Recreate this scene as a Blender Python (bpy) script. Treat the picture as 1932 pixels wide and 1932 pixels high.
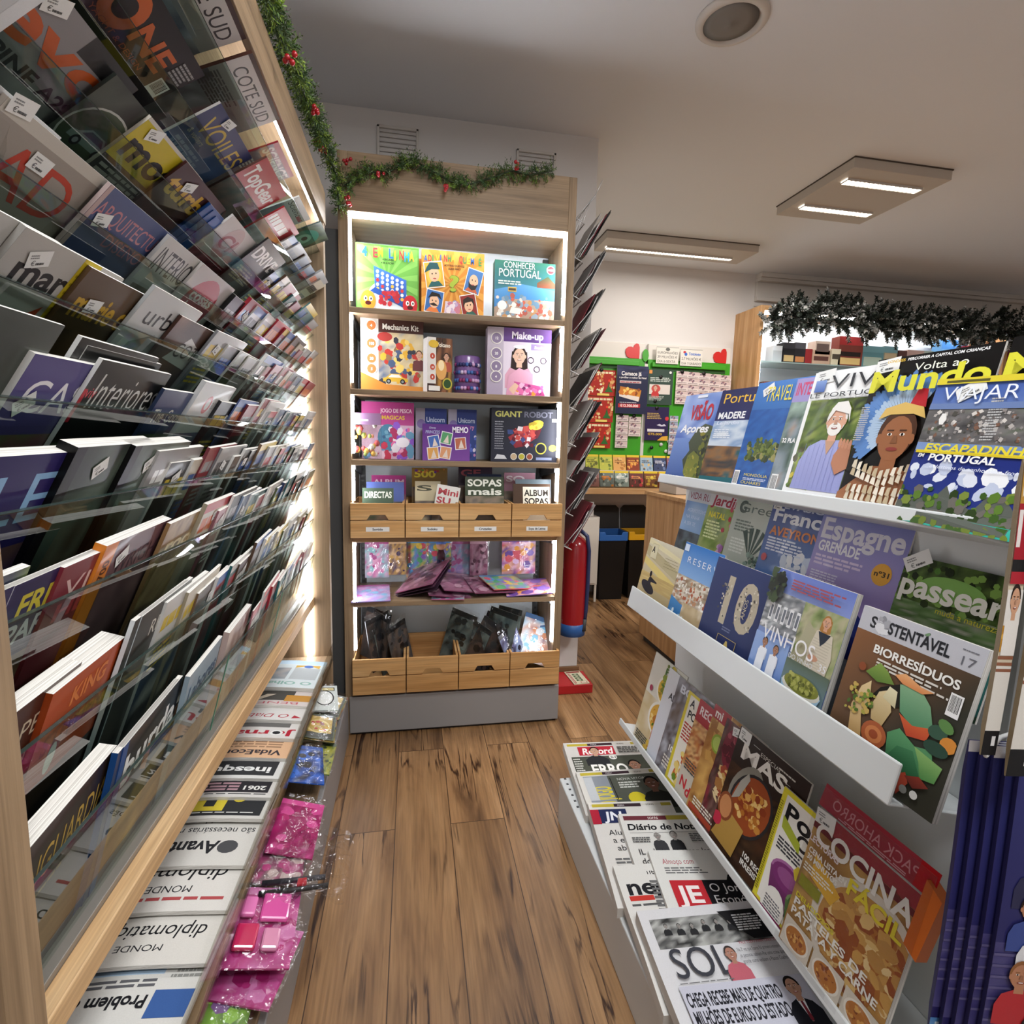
import bpy, bmesh, math, random
from mathutils import Vector, Matrix, noise
random.seed(11)
S = bpy.context.scene
for _o in list(bpy.data.objects): bpy.data.objects.remove(_o, do_unlink=True)
COL = S.collection
rad = math.radians
# ------------------------------------------------------------------ camera
CAM_Z = 1.35
def _basis(yaw, pitch, roll):
    cy, sy, cp, sp, cr, sr = math.cos(yaw), math.sin(yaw), math.cos(pitch), math.sin(pitch), math.cos(roll), math.sin(roll)
    f = Vector((sy*cp, cy*cp, sp)); r = Vector((cy, -sy, 0)); u = r.cross(f)
    return cr*r + sr*u, -sr*r + cr*u, f
CR, CU, CF = _basis(rad(10.5198), rad(-7.4054), rad(1.4085))
FPX = 1016.45
cam = bpy.data.cameras.new('camera'); camo = bpy.data.objects.new('camera', cam); COL.objects.link(camo)
cam.sensor_width = 36; cam.lens = 36*FPX/1932; cam.clip_start = .02
camo.matrix_world = Matrix(((CR.x, CU.x, -CF.x, 0), (CR.y, CU.y, -CF.y, 0), (CR.z, CU.z, -CF.z, CAM_Z), (0, 0, 0, 1)))
S.camera = camo
EYE = Vector((0, 0, CAM_Z))
def ray(px, py): return CR*((px-966)/FPX) - CU*((py-966)/FPX) + CF
def onx(px, py, x): d = ray(px, py); return EYE + d*(x/d.x)
def ony(px, py, y): d = ray(px, py); return EYE + d*(y/d.y)
def onz(px, py, z): d = ray(px, py); return EYE + d*((z-CAM_Z)/d.z)
def onp(px, py, p, n): d = ray(px, py); return EYE + d*((Vector(p)-EYE).dot(n)/d.dot(n))
# ------------------------------------------------------------------ world, lights, exposure
W = bpy.data.worlds.new('world'); S.world = W; W.use_nodes = True
W.node_tree.nodes['Background'].inputs[0].default_value = (.9, .95, 1, 1)
W.node_tree.nodes['Background'].inputs[1].default_value = .05
S.view_settings.view_transform = 'Standard'; S.view_settings.look = 'None'
S.view_settings.gamma = 1; S.view_settings.use_curve_mapping = False
S.view_settings.exposure = 0.06
def area(name, loc, sx, sy, power, col=(1, 1, 1), rot=(0, 0, 0)):
    l = bpy.data.lights.new(name, 'AREA'); l.shape = 'RECTANGLE'; l.size = sx; l.size_y = sy; l.energy = power; l.color = col
    o = bpy.data.objects.new(name, l); COL.objects.link(o); o.location = loc; o.rotation_euler = rot; return o
# added overhead fill lights out of view, then lights at the visible ceiling lamps
area('ceiling_area_light', (.45, -.5, 2.84), .6, .6, 36, (.96, .985, 1))
area('ceiling_area_light', (.5, .95, 2.84), .6, .6, 24, (.96, .985, 1))
area('ceiling_area_light', (2.4, .6, 2.84), .6, .6, 48, (.99, .985, .97))
area('ceiling_area_light', (2.64, 3.02, 2.83), .5, .5, 44, (1, .965, .93))
area('ceiling_area_light', (2.0, 4.1, 2.83), 1.1, .2, 7, (1, .95, .89))
area('front_fill_light', (.9, -2.9, 1.5), 2.6, 1.9, 12, (.93, .97, 1), (rad(90), 0, 0))  # unseen fill light added behind the viewer
# ------------------------------------------------------------------ colour and material helpers
def lin(c):
    if isinstance(c, str):
        c = c.lstrip('#'); c = tuple(int(c[i:i+2], 16)/255 for i in (0, 2, 4))
    return tuple(x/12.92 if x <= .04045 else ((x+.055)/1.055)**2.4 for x in c[:3])
def mix(a, b, t): return tuple(x+(y-x)*t for x, y in zip(a, b))
MATS = {}
def mat(name, col=None, rough=.5, spec=.5, metal=0, emit=None, estr=0, alpha=1, trans=0, coat=0):
    if name in MATS: return MATS[name]
    m = bpy.data.materials.new(name); m.use_nodes = True; MATS[name] = m
    b = m.node_tree.nodes['Principled BSDF']
    if col is not None: b.inputs['Base Color'].default_value = (*lin(col), 1)
    b.inputs['Roughness'].default_value = rough; b.inputs['Specular IOR Level'].default_value = spec
    b.inputs['Metallic'].default_value = metal; b.inputs['Alpha'].default_value = alpha
    b.inputs['Transmission Weight'].default_value = trans; b.inputs['Coat Weight'].default_value = coat
    if emit is not None:
        b.inputs['Emission Color'].default_value = (*lin(emit), 1); b.inputs['Emission Strength'].default_value = estr
    return m
def N(m, t, **kw):
    n = m.node_tree.nodes.new(t)
    for k, v in kw.items():
        if k.startswith('i_'): n.inputs[int(k[2:])].default_value = v
        else: setattr(n, k, v)
    return n
def L(m, a, b): m.node_tree.links.new(a, b)
def ramp(m, stops):
    r = N(m, 'ShaderNodeValToRGB'); e = r.color_ramp.elements
    while len(e) < len(stops): e.new(.5)
    for x, (p, c) in zip(e, stops): x.position = p; x.color = (*lin(c), 1)
    return r
def attr_mat(name, rough, spec=.5, coat=0, grain=.06, gscale=900):
    m = mat(name, '#808080', rough, spec, coat=coat); b = m.node_tree.nodes['Principled BSDF']
    a = N(m, 'ShaderNodeVertexColor', layer_name='Col')
    tc = N(m, 'ShaderNodeTexCoord'); nz = N(m, 'ShaderNodeTexNoise'); nz.inputs['Scale'].default_value = gscale
    mp = N(m, 'ShaderNodeMapRange'); mp.inputs[3].default_value = 1-grain; mp.inputs[4].default_value = 1+grain
    L(m, tc.outputs['Object'], nz.inputs['Vector']); L(m, nz.outputs[0], mp.inputs[0])
    mx = N(m, 'ShaderNodeVectorMath', operation='MULTIPLY'); L(m, a.outputs[0], mx.inputs[0]); L(m, mp.outputs[0], mx.inputs[1])
    L(m, mx.outputs[0], b.inputs['Base Color']); return m
PRINT = attr_mat('glossy_print', .3, .22, .03)
SATIN = attr_mat('satin_print', .5, .25)
NEWS = attr_mat('newsprint', .9, .15, 0, .08, 500)
PAINT = attr_mat('painted_surface', .45, .4, 0, .02, 60)
def pages_mat():
    m = mat('page_edges', '#d9d6d0', .8, .2); b = m.node_tree.nodes['Principled BSDF']
    tc = N(m, 'ShaderNodeTexCoord'); mp = N(m, 'ShaderNodeMapping'); mp.inputs['Scale'].default_value = (3, 3, 1500)
    nz = N(m, 'ShaderNodeTexNoise'); nz.inputs['Scale'].default_value = 1
    r = ramp(m, [(.3, '#a9a49c'), (.7, '#efece6')])
    L(m, tc.outputs['Object'], mp.inputs[0]); L(m, mp.outputs[0], nz.inputs['Vector']); L(m, nz.outputs[0], r.inputs[0]); L(m, r.outputs[0], b.inputs['Base Color'])
    return m
PAGES = pages_mat()
def wood(name, axis, c0, c1, c2, rough=.5, scale=1.0, fine=60, knots=False):
    m = mat(name, c1, rough, .35); b = m.node_tree.nodes['Principled BSDF']
    tc = N(m, 'ShaderNodeTexCoord'); mp = N(m, 'ShaderNodeMapping')
    s = [22*scale]*3; s[axis] = 1.6*scale; mp.inputs['Scale'].default_value = s
    n1 = N(m, 'ShaderNodeTexNoise'); n1.inputs['Scale'].default_value = 1.0; n1.inputs['Detail'].default_value = 8; n1.inputs['Distortion'].default_value = .6
    mp2 = N(m, 'ShaderNodeMapping'); s2 = [fine*4]*3; s2[axis] = 5; mp2.inputs['Scale'].default_value = s2
    n2 = N(m, 'ShaderNodeTexNoise'); n2.inputs['Scale'].default_value = 1; n2.inputs['Detail'].default_value = 3
    L(m, tc.outputs['Object'], mp.inputs[0]); L(m, tc.outputs['Object'], mp2.inputs[0]); L(m, mp.outputs[0], n1.inputs['Vector']); L(m, mp2.outputs[0], n2.inputs['Vector'])
    r = ramp(m, [(.28, c0), (.5, c1), (.72, c2)]); L(m, n1.outputs[0], r.inputs[0])
    mr = N(m, 'ShaderNodeMapRange'); mr.inputs[1].default_value = .3; mr.inputs[2].default_value = .7; mr.inputs[3].default_value = .82; mr.inputs[4].default_value = 1.12
    L(m, n2.outputs[0], mr.inputs[0])
    mx = N(m, 'ShaderNodeVectorMath', operation='MULTIPLY'); L(m, r.outputs[0], mx.inputs[0]); L(m, mr.outputs[0], mx.inputs[1])
    out = mx.outputs[0]
    if knots:
        v = N(m, 'ShaderNodeTexVoronoi'); v.inputs['Scale'].default_value = 3.1; L(m, tc.outputs['Object'], v.inputs['Vector'])
        k = ramp(m, [(.02, '#5a3a1c'), (.1, '#ffffff')]); L(m, v.outputs['Distance'], k.inputs[0])
        mk = N(m, 'ShaderNodeVectorMath', operation='MULTIPLY'); L(m, out, mk.inputs[0]); L(m, k.outputs[0], mk.inputs[1]); out = mk.outputs[0]
    L(m, out, b.inputs['Base Color'])
    bp = N(m, 'ShaderNodeBump'); bp.inputs['Strength'].default_value = .08; L(m, n2.outputs[0], bp.inputs['Height']); L(m, bp.outputs[0], b.inputs['Normal'])
    return m
OAKC = ('#735e47', '#8e765b', '#a0876a')
OAK_X = wood('oak_laminate_x', 0, *OAKC); OAK_Y = wood('oak_laminate_y', 1, *OAKC); OAK_Z = wood('oak_laminate_z', 2, *OAKC)
TAN_Z = wood('tan_oak_z', 2, '#a67c4e', '#bd9264', '#cda577'); TAN_X = wood('tan_oak_x', 0, '#a67c4e', '#bd9264', '#cda577')
RAILW = wood('rail_oak', 1, '#a8845a', '#bd9a70', '#cdae86')
PINE = wood('pine_boards', 0, '#b5854f', '#cb9d66', '#dbb480', .6, .7, 45, True)
WHITE = mat('white_metal', '#ced1d1', .32, .5); OFFW = mat('white_plastic', '#d8d5d0', .45)
GREYM = mat('grey_metal', '#8f8c8b', .45, .4); DARKM = mat('dark_steel', '#3b3b3c', .5, .4); CHAR = mat('charcoal_panel', '#4a4a4a', .6, .3)
ALU = mat('brushed_aluminium', '#8d877f', .4, .5, .5)
LED = mat('led_strip_glow', '#ffffff', .5, emit='#f4f8ff', estr=38)
BLACK = mat('black_plastic', '#141415', .4); WIRE = mat('white_wire', '#cfcfcf', .35, .5, .4)
def pane_mat(name, tint, refl=1.0, rough=.02, base=.03):
    m = bpy.data.materials.new(name); m.use_nodes = True; MATS[name] = m; nt = m.node_tree; nt.nodes.clear()
    o = N(m, 'ShaderNodeOutputMaterial'); t = N(m, 'ShaderNodeBsdfTransparent'); t.inputs[0].default_value = (*lin(tint), 1)
    g = N(m, 'ShaderNodeBsdfGlossy'); g.inputs['Roughness'].default_value = rough
    f = N(m, 'ShaderNodeFresnel'); f.inputs[0].default_value = 1.5
    a = N(m, 'ShaderNodeMath', operation='MULTIPLY_ADD'); a.inputs[1].default_value = refl; a.inputs[2].default_value = base; a.use_clamp = True
    x = N(m, 'ShaderNodeMixShader'); L(m, f.outputs[0], a.inputs[0]); ge = N(m, 'ShaderNodeNewGeometry'); bf = N(m, 'ShaderNodeMath', operation='SUBTRACT'); bf.inputs[0].default_value = 1; L(m, ge.outputs['Backfacing'], bf.inputs[1]); fm = N(m, 'ShaderNodeMath', operation='MULTIPLY'); L(m, a.outputs[0], fm.inputs[0]); L(m, bf.outputs[0], fm.inputs[1]); L(m, fm.outputs[0], x.inputs[0]); L(m, t.outputs[0], x.inputs[1]); L(m, g.outputs[0], x.inputs[2]); L(m, x.outputs[0], o.inputs[0])
    return m
GLASS = pane_mat('tier_glass', '#e6eeea', .9); GEDGE = mat('glass_edge', '#2f7f66', .15, .6, emit=None)
FILM = pane_mat('clear_film', '#fafafa', .8, .12, .025); ACRYL = pane_mat('clear_acrylic', '#eeeeec', .8, .05)
def film_mat():
    m = FILM; nz = N(m, 'ShaderNodeTexNoise'); nz.inputs['Scale'].default_value = 38; nz.inputs['Detail'].default_value = 2
    tc = N(m, 'ShaderNodeTexCoord'); bp = N(m, 'ShaderNodeBump'); bp.inputs['Strength'].default_value = .45; bp.inputs['Distance'].default_value = .012
    L(m, tc.outputs['Object'], nz.inputs['Vector']); L(m, nz.outputs[0], bp.inputs['Height'])
    for n in m.node_tree.nodes:
        if n.type in ('BSDF_GLOSSY', 'FRESNEL'): L(m, bp.outputs[0], n.inputs['Normal'])
film_mat()
# ------------------------------------------------------------------ object helpers
def link(o, parent=None):
    COL.objects.link(o)
    if parent is not None: o.parent = parent
    return o
def tag(o, label, cat, group=None):
    o['label'] = label; o['category'] = cat
    if group: o['group'] = group
    return o
def thing(name, label, cat, loc=(0, 0, 0), group=None):
    o = bpy.data.objects.new(name, None); COL.objects.link(o); o.location = loc; o.empty_display_size = .05
    return tag(o, label, cat, group)
class MB:
    """collects boxes, tubes and polygons in world (or local) space and links them as one mesh"""
    def __init__(s): s.v = []; s.f = []; s.c = []; s.m = []; s.sm = []
    def add(s, vs, fs, col=(.5, .5, .5), mi=0, smooth=False):
        k = len(s.v); s.v += [tuple(v) for v in vs]
        for f in fs: s.f.append([i+k for i in f]); s.c.append(col); s.m.append(mi); s.sm.append(smooth)
        return s
    def box(s, a, b, col='#808080', mi=0, M=None):
        x0, y0, z0 = a; x1, y1, z1 = b
        vs = [(x0, y0, z0), (x1, y0, z0), (x1, y1, z0), (x0, y1, z0), (x0, y0, z1), (x1, y0, z1), (x1, y1, z1), (x0, y1, z1)]
        if M is not None: vs = [M @ Vector(v) for v in vs]
        return s.add(vs, [(0, 3, 2, 1), (4, 5, 6, 7), (0, 1, 5, 4), (1, 2, 6, 5), (2, 3, 7, 6), (3, 0, 4, 7)], lin(col) if isinstance(col, str) else col, mi)
    def tube(s, pts, r, n=8, col='#808080', mi=0, cap=True):
        pts = [Vector(p) for p in pts]; rs = r if isinstance(r, (list, tuple)) else [r]*len(pts); vs = []; fs = []
        for i, p in enumerate(pts):
            d = (pts[min(i+1, len(pts)-1)]-pts[max(i-1, 0)]).normalized()
            a = d.cross(Vector((0, 0, 1)) if abs(d.z) < .9 else Vector((1, 0, 0))).normalized(); b = d.cross(a)
            for k in range(n): t = 2*math.pi*k/n; vs.append(p+(a*math.cos(t)+b*math.sin(t))*rs[i])
        for i in range(len(pts)-1):
            for k in range(n): fs.append((i*n+k, i*n+(k+1) % n, (i+1)*n+(k+1) % n, (i+1)*n+k))
        if cap: fs += [tuple(range(n))[::-1], tuple(range((len(pts)-1)*n, len(pts)*n))]
        return s.add(vs, fs, lin(col) if isinstance(col, str) else col, mi, True)
    def lathe(s, prof, c=(0, 0, 0), n=24, col='#808080', mi=0):
        vs = []; fs = []
        for r, z in prof:
            for k in range(n): t = 2*math.pi*k/n; vs.append((c[0]+r*math.cos(t), c[1]+r*math.sin(t), c[2]+z))
        for i in range(len(prof)-1):
            for k in range(n): fs.append((i*n+k, i*n+(k+1) % n, (i+1)*n+(k+1) % n, (i+1)*n+k))
        fs += [tuple(range(n))[::-1], tuple(range((len(prof)-1)*n, len(prof)*n))]
        return s.add(vs, fs, lin(col) if isinstance(col, str) else col, mi, True)
    def prism(s, poly, a, b, axis, col='#808080', mi=0):
        """poly: 2D points in the two other axes (in axis order), extruded from a to b along axis"""
        def P(p, t): q = list(p); q.insert(axis, t); return q
        n = len(poly); vs = [P(p, a) for p in poly]+[P(p, b) for p in poly]
        fs = [tuple(range(n))[::-1], tuple(range(n, 2*n))]+[(i, (i+1) % n, n+(i+1) % n, n+i) for i in range(n)]
        return s.add(vs, fs, lin(col) if isinstance(col, str) else col, mi)
    def build(s, name, mats, parent=None, bevel=0, loc=None):
        me = bpy.data.meshes.new(name); off = Vector(loc) if loc is not None else Vector((0, 0, 0))
        me.from_pydata([Vector(v)-off for v in s.v], [], s.f)
        mats = mats if isinstance(mats, (list, tuple)) else [mats]
        for m in mats: me.materials.append(m)
        me.polygons.foreach_set('material_index', s.m); me.polygons.foreach_set('use_smooth', s.sm)
        ca = me.color_attributes.new('Col', 'FLOAT_COLOR', 'CORNER'); d = []
        for f, c in zip(s.f, s.c): d += [c[0], c[1], c[2], 1]*len(f)
        ca.data.foreach_set('color', d)
        bm = bmesh.new(); bm.from_mesh(me); bmesh.ops.recalc_face_normals(bm, faces=bm.faces); bm.to_mesh(me); bm.free()
        o = bpy.data.objects.new(name, me); o.location = off
        if parent is not None and parent.type == 'EMPTY': o.location = off-parent.location
        link(o, parent)
        if bevel:
            bv = o.modifiers.new('edge', 'BEVEL'); bv.width = bevel; bv.segments = 2; bv.limit_method = 'ANGLE'
        return o
def structure(o): o['kind'] = 'structure'; return o
def boxpart(name, a, b, m, parent=None, bevel=.002, col='#808080'):
    return MB().box(a, b, col).build(name, m, parent, bevel)
# ------------------------------------------------------------------ lettering
GL = {}
def make_glyphs():
    chars = "ABCDEFGHIJKLMNOPQRSTUVWXYZabcdefghijklmnopqrstuvwxyz0123456789.,:!?-&'+€/ÁÃÇÉÍÓÔÕÊÂáãâçéíóõôêÑÈñºª°%"
    jobs = []
    for st, off in (('r', 0), ('b', .028), ('l', -.006)):
        for c in chars:
            for body in (c, c+'I'):
                cu = bpy.data.curves.new('g', 'FONT'); cu.body = body; cu.resolution_u = 4; cu.offset = off if body == c else 0
                o = bpy.data.objects.new('g', cu); COL.objects.link(o); jobs.append((st, c, body, o, cu))
    dg = bpy.context.evaluated_depsgraph_get(); dg.update(); raw = {}
    for st, c, body, o, cu in jobs:
        e = o.evaluated_get(dg); me = e.to_mesh()
        raw[(st, c, len(body) > 1)] = ([(v.co.x, v.co.y) for v in me.vertices], [tuple(p.vertices) for p in me.polygons]); e.to_mesh_clear()
    for st, c, body, o, cu in jobs: bpy.data.objects.remove(o, do_unlink=True)
    for cu in list(bpy.data.curves): bpy.data.curves.remove(cu)
    H = raw[('r', 'H', False)][0]; cap = max(v[1] for v in H)
    iw = max(v[0] for v in raw[('r', 'I', False)][0])
    for st in 'rbl':
        for c in chars:
            vs, fs = raw[(st, c, False)]; adv = max(v[0] for v in raw[(st, c, True)][0])-iw
            GL[(st, c)] = ([(x/cap, y/cap) for x, y in vs], fs, adv/cap)
make_glyphs()
ZL = .00007
class Art:
    """flat printed artwork for one cover: shapes in cover coordinates (0..1 across, 0..1 up), stacked in print order"""
    def __init__(s, w, h, base=None):
        s.w = w; s.h = h; s.v = []; s.f = []; s.c = []; s.k = 1
        if base: s.rect(0, 0, 1, 1, base)
    def _add(s, pts, faces, cols, fan=0):
        k = len(s.v); z = s.k*ZL; s.k += 1
        s.v += [(u*s.w, v*s.h, z) for u, v in pts]
        if fan:   # overlapping scraps lie one upon another
            st = min(8e-6, .0005/len(faces)); s.k += int(st*len(faces)/ZL)+1
            for n_, f in enumerate(faces):
                for i in f: x, y, z_ = s.v[k+i]; s.v[k+i] = (x, y, z+st*n_)
        for f in faces: s.f.append([i+k for i in f]); s.c.append([cols[i] for i in f])
        return s
    def rect(s, u0, v0, u1, v1, c, c2=None):
        a = lin(c); b = lin(c2) if c2 else a
        return s._add([(u0, v0), (u1, v0), (u1, v1), (u0, v1)], [(0, 1, 2, 3)], [a, a, b, b])
    def poly(s, pts, c, c2=None):
        a = lin(c); b = lin(c2) if c2 else a; vs = [p[1] for p in pts]; lo, hi = min(vs), max(vs)
        return s._add(pts, [tuple(range(len(pts)))], [mix(a, b, (p[1]-lo)/max(hi-lo, 1e-6)) for p in pts])
    def ell(s, cu, cv, ru, rv, c, n=18, rot=0, c2=None):
        """ru in widths; rv in widths too, so that equal radii make a circle"""
        q = s.w/s.h; ca, sa = math.cos(rot), math.sin(rot); P = []
        for i in range(n):
            t = 2*math.pi*i/n; x, y = ru*math.cos(t), rv*math.sin(t); P.append((cu+x*ca-y*sa, cv+(x*sa+y*ca)*q))
        return s.poly(P, c, c2)
    def ring(s, cu, cv, r, th, c, n=24):
        q = s.w/s.h; P = []; F = []
        for i in range(n):
            t = 2*math.pi*i/n
            for rr in (r, r-th): P.append((cu+rr*math.cos(t), cv+rr*math.sin(t)*q))
            j = (i+1) % n; F.append((2*i, 2*j, 2*j+1, 2*i+1))
        return s._add(P, F, [lin(c)]*len(P))
    def txt(s, t, u, v, hgt, c, w=None, st='b', it=0, al='l', rot=0, sp=0, maxw=None):
        """hgt: capital height as a share of the cover's height; w: squeeze to this share of the width"""
        x = 0; P = []; F = []
        for ch in t:
            if ch == ' ': x += .42; continue
            g = GL.get((st, ch))
            if g is None: continue
            k = len(P); P += [(x+a+it*b, b) for a, b in g[0]]; F += [tuple(i+k for i in f) for f in g[1]]; x += g[2]+sp
        if not P: return s
        W = max(p[0] for p in P); hs = hgt*s.h; xs = hs
        if w: xs = w*s.w/W
        elif maxw and W*xs > maxw*s.w: xs = maxw*s.w/W
        wd = W*xs; ox = {'l': 0, 'c': -wd/2, 'r': -wd}[al]; ca, sa = math.cos(rot), math.sin(rot); Q = []
        for a, b in P:
            X = ox+a*xs; Y = b*hs; Q.append((u+(X*ca-Y*sa)/s.w, v+(X*sa+Y*ca)/s.h))
        return s._add(Q, F, [lin(c)]*len(Q))
    def lines(s, u0, v0, u1, v1, n, c, fill=.55, ragged=.25, words=True):
        """columns of small print too fine to read"""
        P = []; F = []; rr = random.Random(int(u0*1e4+v0*977+n)); dv = (v1-v0)/n
        for i in range(n):
            a = v0+dv*i; x = u0; e = u1-(u1-u0)*ragged*rr.random()
            while x < e:
                b = min(x+(u1-u0)*(.08+.16*rr.random()) if words else e, e); k = len(P)
                P += [(x, a), (b, a), (b, a+dv*fill), (x, a+dv*fill)]; F.append((k, k+1, k+2, k+3)); x = b+(u1-u0)*.025
        return s._add(P, F, [lin(c)]*len(P))
    def grid(s, u0, v0, u1, v1, nx, ny, fn):
        P = []; C = []; F = []
        for j in range(ny+1):
            for i in range(nx+1):
                a, b = i/nx, j/ny; P.append((u0+(u1-u0)*a, v0+(v1-v0)*b)); C.append(fn(a, b))
        for j in range(ny):
            for i in range(nx): k = j*(nx+1)+i; F.append((k, k+1, k+nx+2, k+nx+1))
        return s._add(P, F, C)
    def cloudy(s, u0, v0, u1, v1, cols, sc=4, nx=14, ny=18, seed=0, stretch=1, detail=0):
        """a picture area of mottled colour, palette by noise"""
        L_ = [lin(c) for c in cols]
        def fn(a, b):
            t = noise.noise(Vector((a*sc, b*sc*stretch, seed*7.31)))*.5+.5
            if detail: t += detail*noise.noise(Vector((a*sc*4, b*sc*4*stretch, seed*3.3+9)))
            t = max(0, min(.999, (t-.5)*1.5+.5))*(len(L_)-1); i = int(t); return mix(L_[i], L_[min(i+1, len(L_)-1)], t-i)
        return s.grid(u0, v0, u1, v1, nx, ny, fn)
    def speck(s, u0, v0, u1, v1, n, cols, r0, r1, seed=1, sides=6, flat=.7):
        """many small blobs: leaves, roofs, crumbs, pasta"""
        rr = random.Random(seed); P = []; F = []; C = []; q = s.w/s.h
        for i in range(n):
            cu, cv, r = u0+(u1-u0)*rr.random(), v0+(v1-v0)*rr.random(), r0+(r1-r0)*rr.random(); a0 = rr.random()*6; col = lin(rr.choice(cols)); k = len(P)
            el = flat+(1-flat)*rr.random(); ro = rr.random()*3.1
            for j in range(sides):
                t = a0+2*math.pi*j/sides; x, y = r*math.cos(t), r*el*math.sin(t)
                P.append((cu+x*math.cos(ro)-y*math.sin(ro), cv+(x*math.sin(ro)+y*math.cos(ro))*q)); C.append(col)
            F.append(tuple(range(k, k+sides)))
        return s._add(P, F, C, 1)
    def person(s, cu, cv, r, skin='#c98f6f', hair='#2a1c14', cloth='#333a4a', body=True, beard=None, long=False, tie=None, shoulder=2.1, smile=True):
        """head and shoulders; r = head half width in widths of the cover"""
        q = s.w/s.h
        def y(d): return cv+d*r*q
        def x(d): return cu+d*r
        if body:
            s.poly([(x(-shoulder), y(-5)), (x(shoulder), y(-5)), (x(shoulder), y(-3.0)), (x(1.5), y(-1.9)), (x(.5), y(-1.45)), (x(-.5), y(-1.45)), (x(-1.5), y(-1.9)), (x(-shoulder), y(-3.0))], cloth)
            if tie: s.poly([(x(-.55), y(-1.5)), (x(.55), y(-1.5)), (x(.1), y(-4.2)), (x(-.1), y(-4.2))], '#e6e6ea'); s.poly([(x(-.16), y(-1.75)), (x(.16), y(-1.75)), (x(.24), y(-3.9)), (x(0), y(-4.3)), (x(-.24), y(-3.9))], tie)
        if long: s.poly([(x(-1.2), y(.6)), (x(-1.35), y(-1.9)), (x(-.6), y(-2.2)), (x(.6), y(-2.2)), (x(1.35), y(-1.9)), (x(1.2), y(.6))], hair)
        s.poly([(x(-.45), y(-1.8)), (x(.45), y(-1.8)), (x(.42), y(-.8)), (x(-.42), y(-.8))], skin)
        s.ell(cu, y(.15), r*1.08, r*1.32, hair); s.ell(cu, y(-.1), r*.9, r*1.2, skin)
        for d in (-1, 1): s.ell(x(d*.93), y(-.12), r*.16, r*.28, skin, 8)
        if beard: s.ell(cu, y(-.75), r*.72, r*.6, beard, 14)
        for d in (-.36, .36):
            s.ell(x(d), y(.12), r*.15, r*.08, '#f0e8e0', 8); s.ell(x(d), y(.12), r*.08, r*.08, '#20140e', 8); s.rect(x(d-.2), y(.3), x(d+.2), y(.37), hair)
        s.poly([(x(-.1), y(.05)), (x(.1), y(.05)), (x(.2), y(-.35)), (x(-.2), y(-.35))], tuple(k*.86 for k in _srgb(skin)))
        s.ell(cu, y(-.66), r*.34, r*.1, '#8a3a34', 10)
        if smile: s.ell(cu, y(-.63), r*.24, r*.05, '#efe6df', 8)
        return s
    def plate(s, cu, cv, r, rim='#e9e4da', food=('#d9942f', '#b5532a', '#eec46a', '#8a3a1e'), n=40, seed=1, squash=.8, green=True):
        s.ell(cu, cv, r, r*squash, rim, 28); s.ell(cu, cv, r*.86, r*.86*squash, food[0], 24); q = s.w/s.h; rr = random.Random(seed); P = []; F = []; C = []
        cols = list(food)+(['#4f7a2a'] if green else [])
        for i in range(n):
            a, d = rr.random()*6.28, r*.72*math.sqrt(rr.random()); x0, y0 = cu+d*math.cos(a), cv+d*math.sin(a)*squash*q; e = r*(.07+.12*rr.random()); f = e*(.3+.6*rr.random()); ro = rr.random()*3.1; k = len(P); col = lin(rr.choice(cols))
            for j in range(7):
                t = 6.283*j/7; X, Y = e*math.cos(t), f*math.sin(t); P.append((x0+X*math.cos(ro)-Y*math.sin(ro), y0+(X*math.sin(ro)+Y*math.cos(ro))*q)); C.append(col)
            F.append(tuple(range(k, k+7)))
        return s._add(P, F, C, 1)
    def car(s, u, v, w, c='#7a8088', glass='#20262c'):
        q = s.w/s.h; h = w*.36*q
        s.poly([(u, v+h*.15), (u+w, v+h*.15), (u+w, v+h*.5), (u+w*.82, v+h*.6), (u+w*.66, v+h), (u+w*.3, v+h), (u+w*.12, v+h*.58), (u, v+h*.5)], c)
        s.poly([(u+w*.2, v+h*.6), (u+w*.75, v+h*.6), (u+w*.63, v+h*.92), (u+w*.33, v+h*.92)], glass)
        for d in (.22, .78): s.ell(u+w*d, v+h*.18, w*.1, w*.1, '#111114', 12); s.ell(u+w*d, v+h*.18, w*.055, w*.055, '#8b8f94', 10)
        return s
    def barcode(s, u, v, w, h):
        s.rect(u, v, u+w, v+h, '#efefef'); P = []; F = []; x = u+w*.1; rr = random.Random(3)
        while x < u+w*.88:
            b = x+w*(.02+.04*rr.random()); k = len(P); P += [(x, v+h*.2), (b, v+h*.2), (b, v+h*.92), (x, v+h*.92)]; F.append((k, k+1, k+2, k+3)); x = b+w*.035
        return s._add(P, F, [lin('#1a1a1a')]*len(P))
    def build(s, name, m, parent, z=0, bend=None, M=None):
        me = bpy.data.meshes.new(name); me.from_pydata(s.v, [], s.f); me.materials.append(m)
        ca = me.color_attributes.new('Col', 'FLOAT_COLOR', 'CORNER'); d = []
        for cs in s.c:
            for c in cs: d += [c[0], c[1], c[2], 1]
        ca.data.foreach_set('color', d)
        us = [p[0] for p in s.v]; vs_ = [p[1] for p in s.v]; e = 1e-5
        if min(us) < -e or min(vs_) < -e or max(us) > s.w+e or max(vs_) > s.h+e:   # print stops at the cover's edge
            bm = bmesh.new(); bm.from_mesh(me)
            for co, no in (((0, 0, 0), (-1, 0, 0)), ((s.w, 0, 0), (1, 0, 0)), ((0, 0, 0), (0, -1, 0)), ((0, s.h, 0), (0, 1, 0))):
                bmesh.ops.bisect_plane(bm, geom=bm.verts[:]+bm.edges[:]+bm.faces[:], plane_co=co, plane_no=no, dist=1e-7, clear_outer=True)
            bm.to_mesh(me); bm.free()
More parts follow.
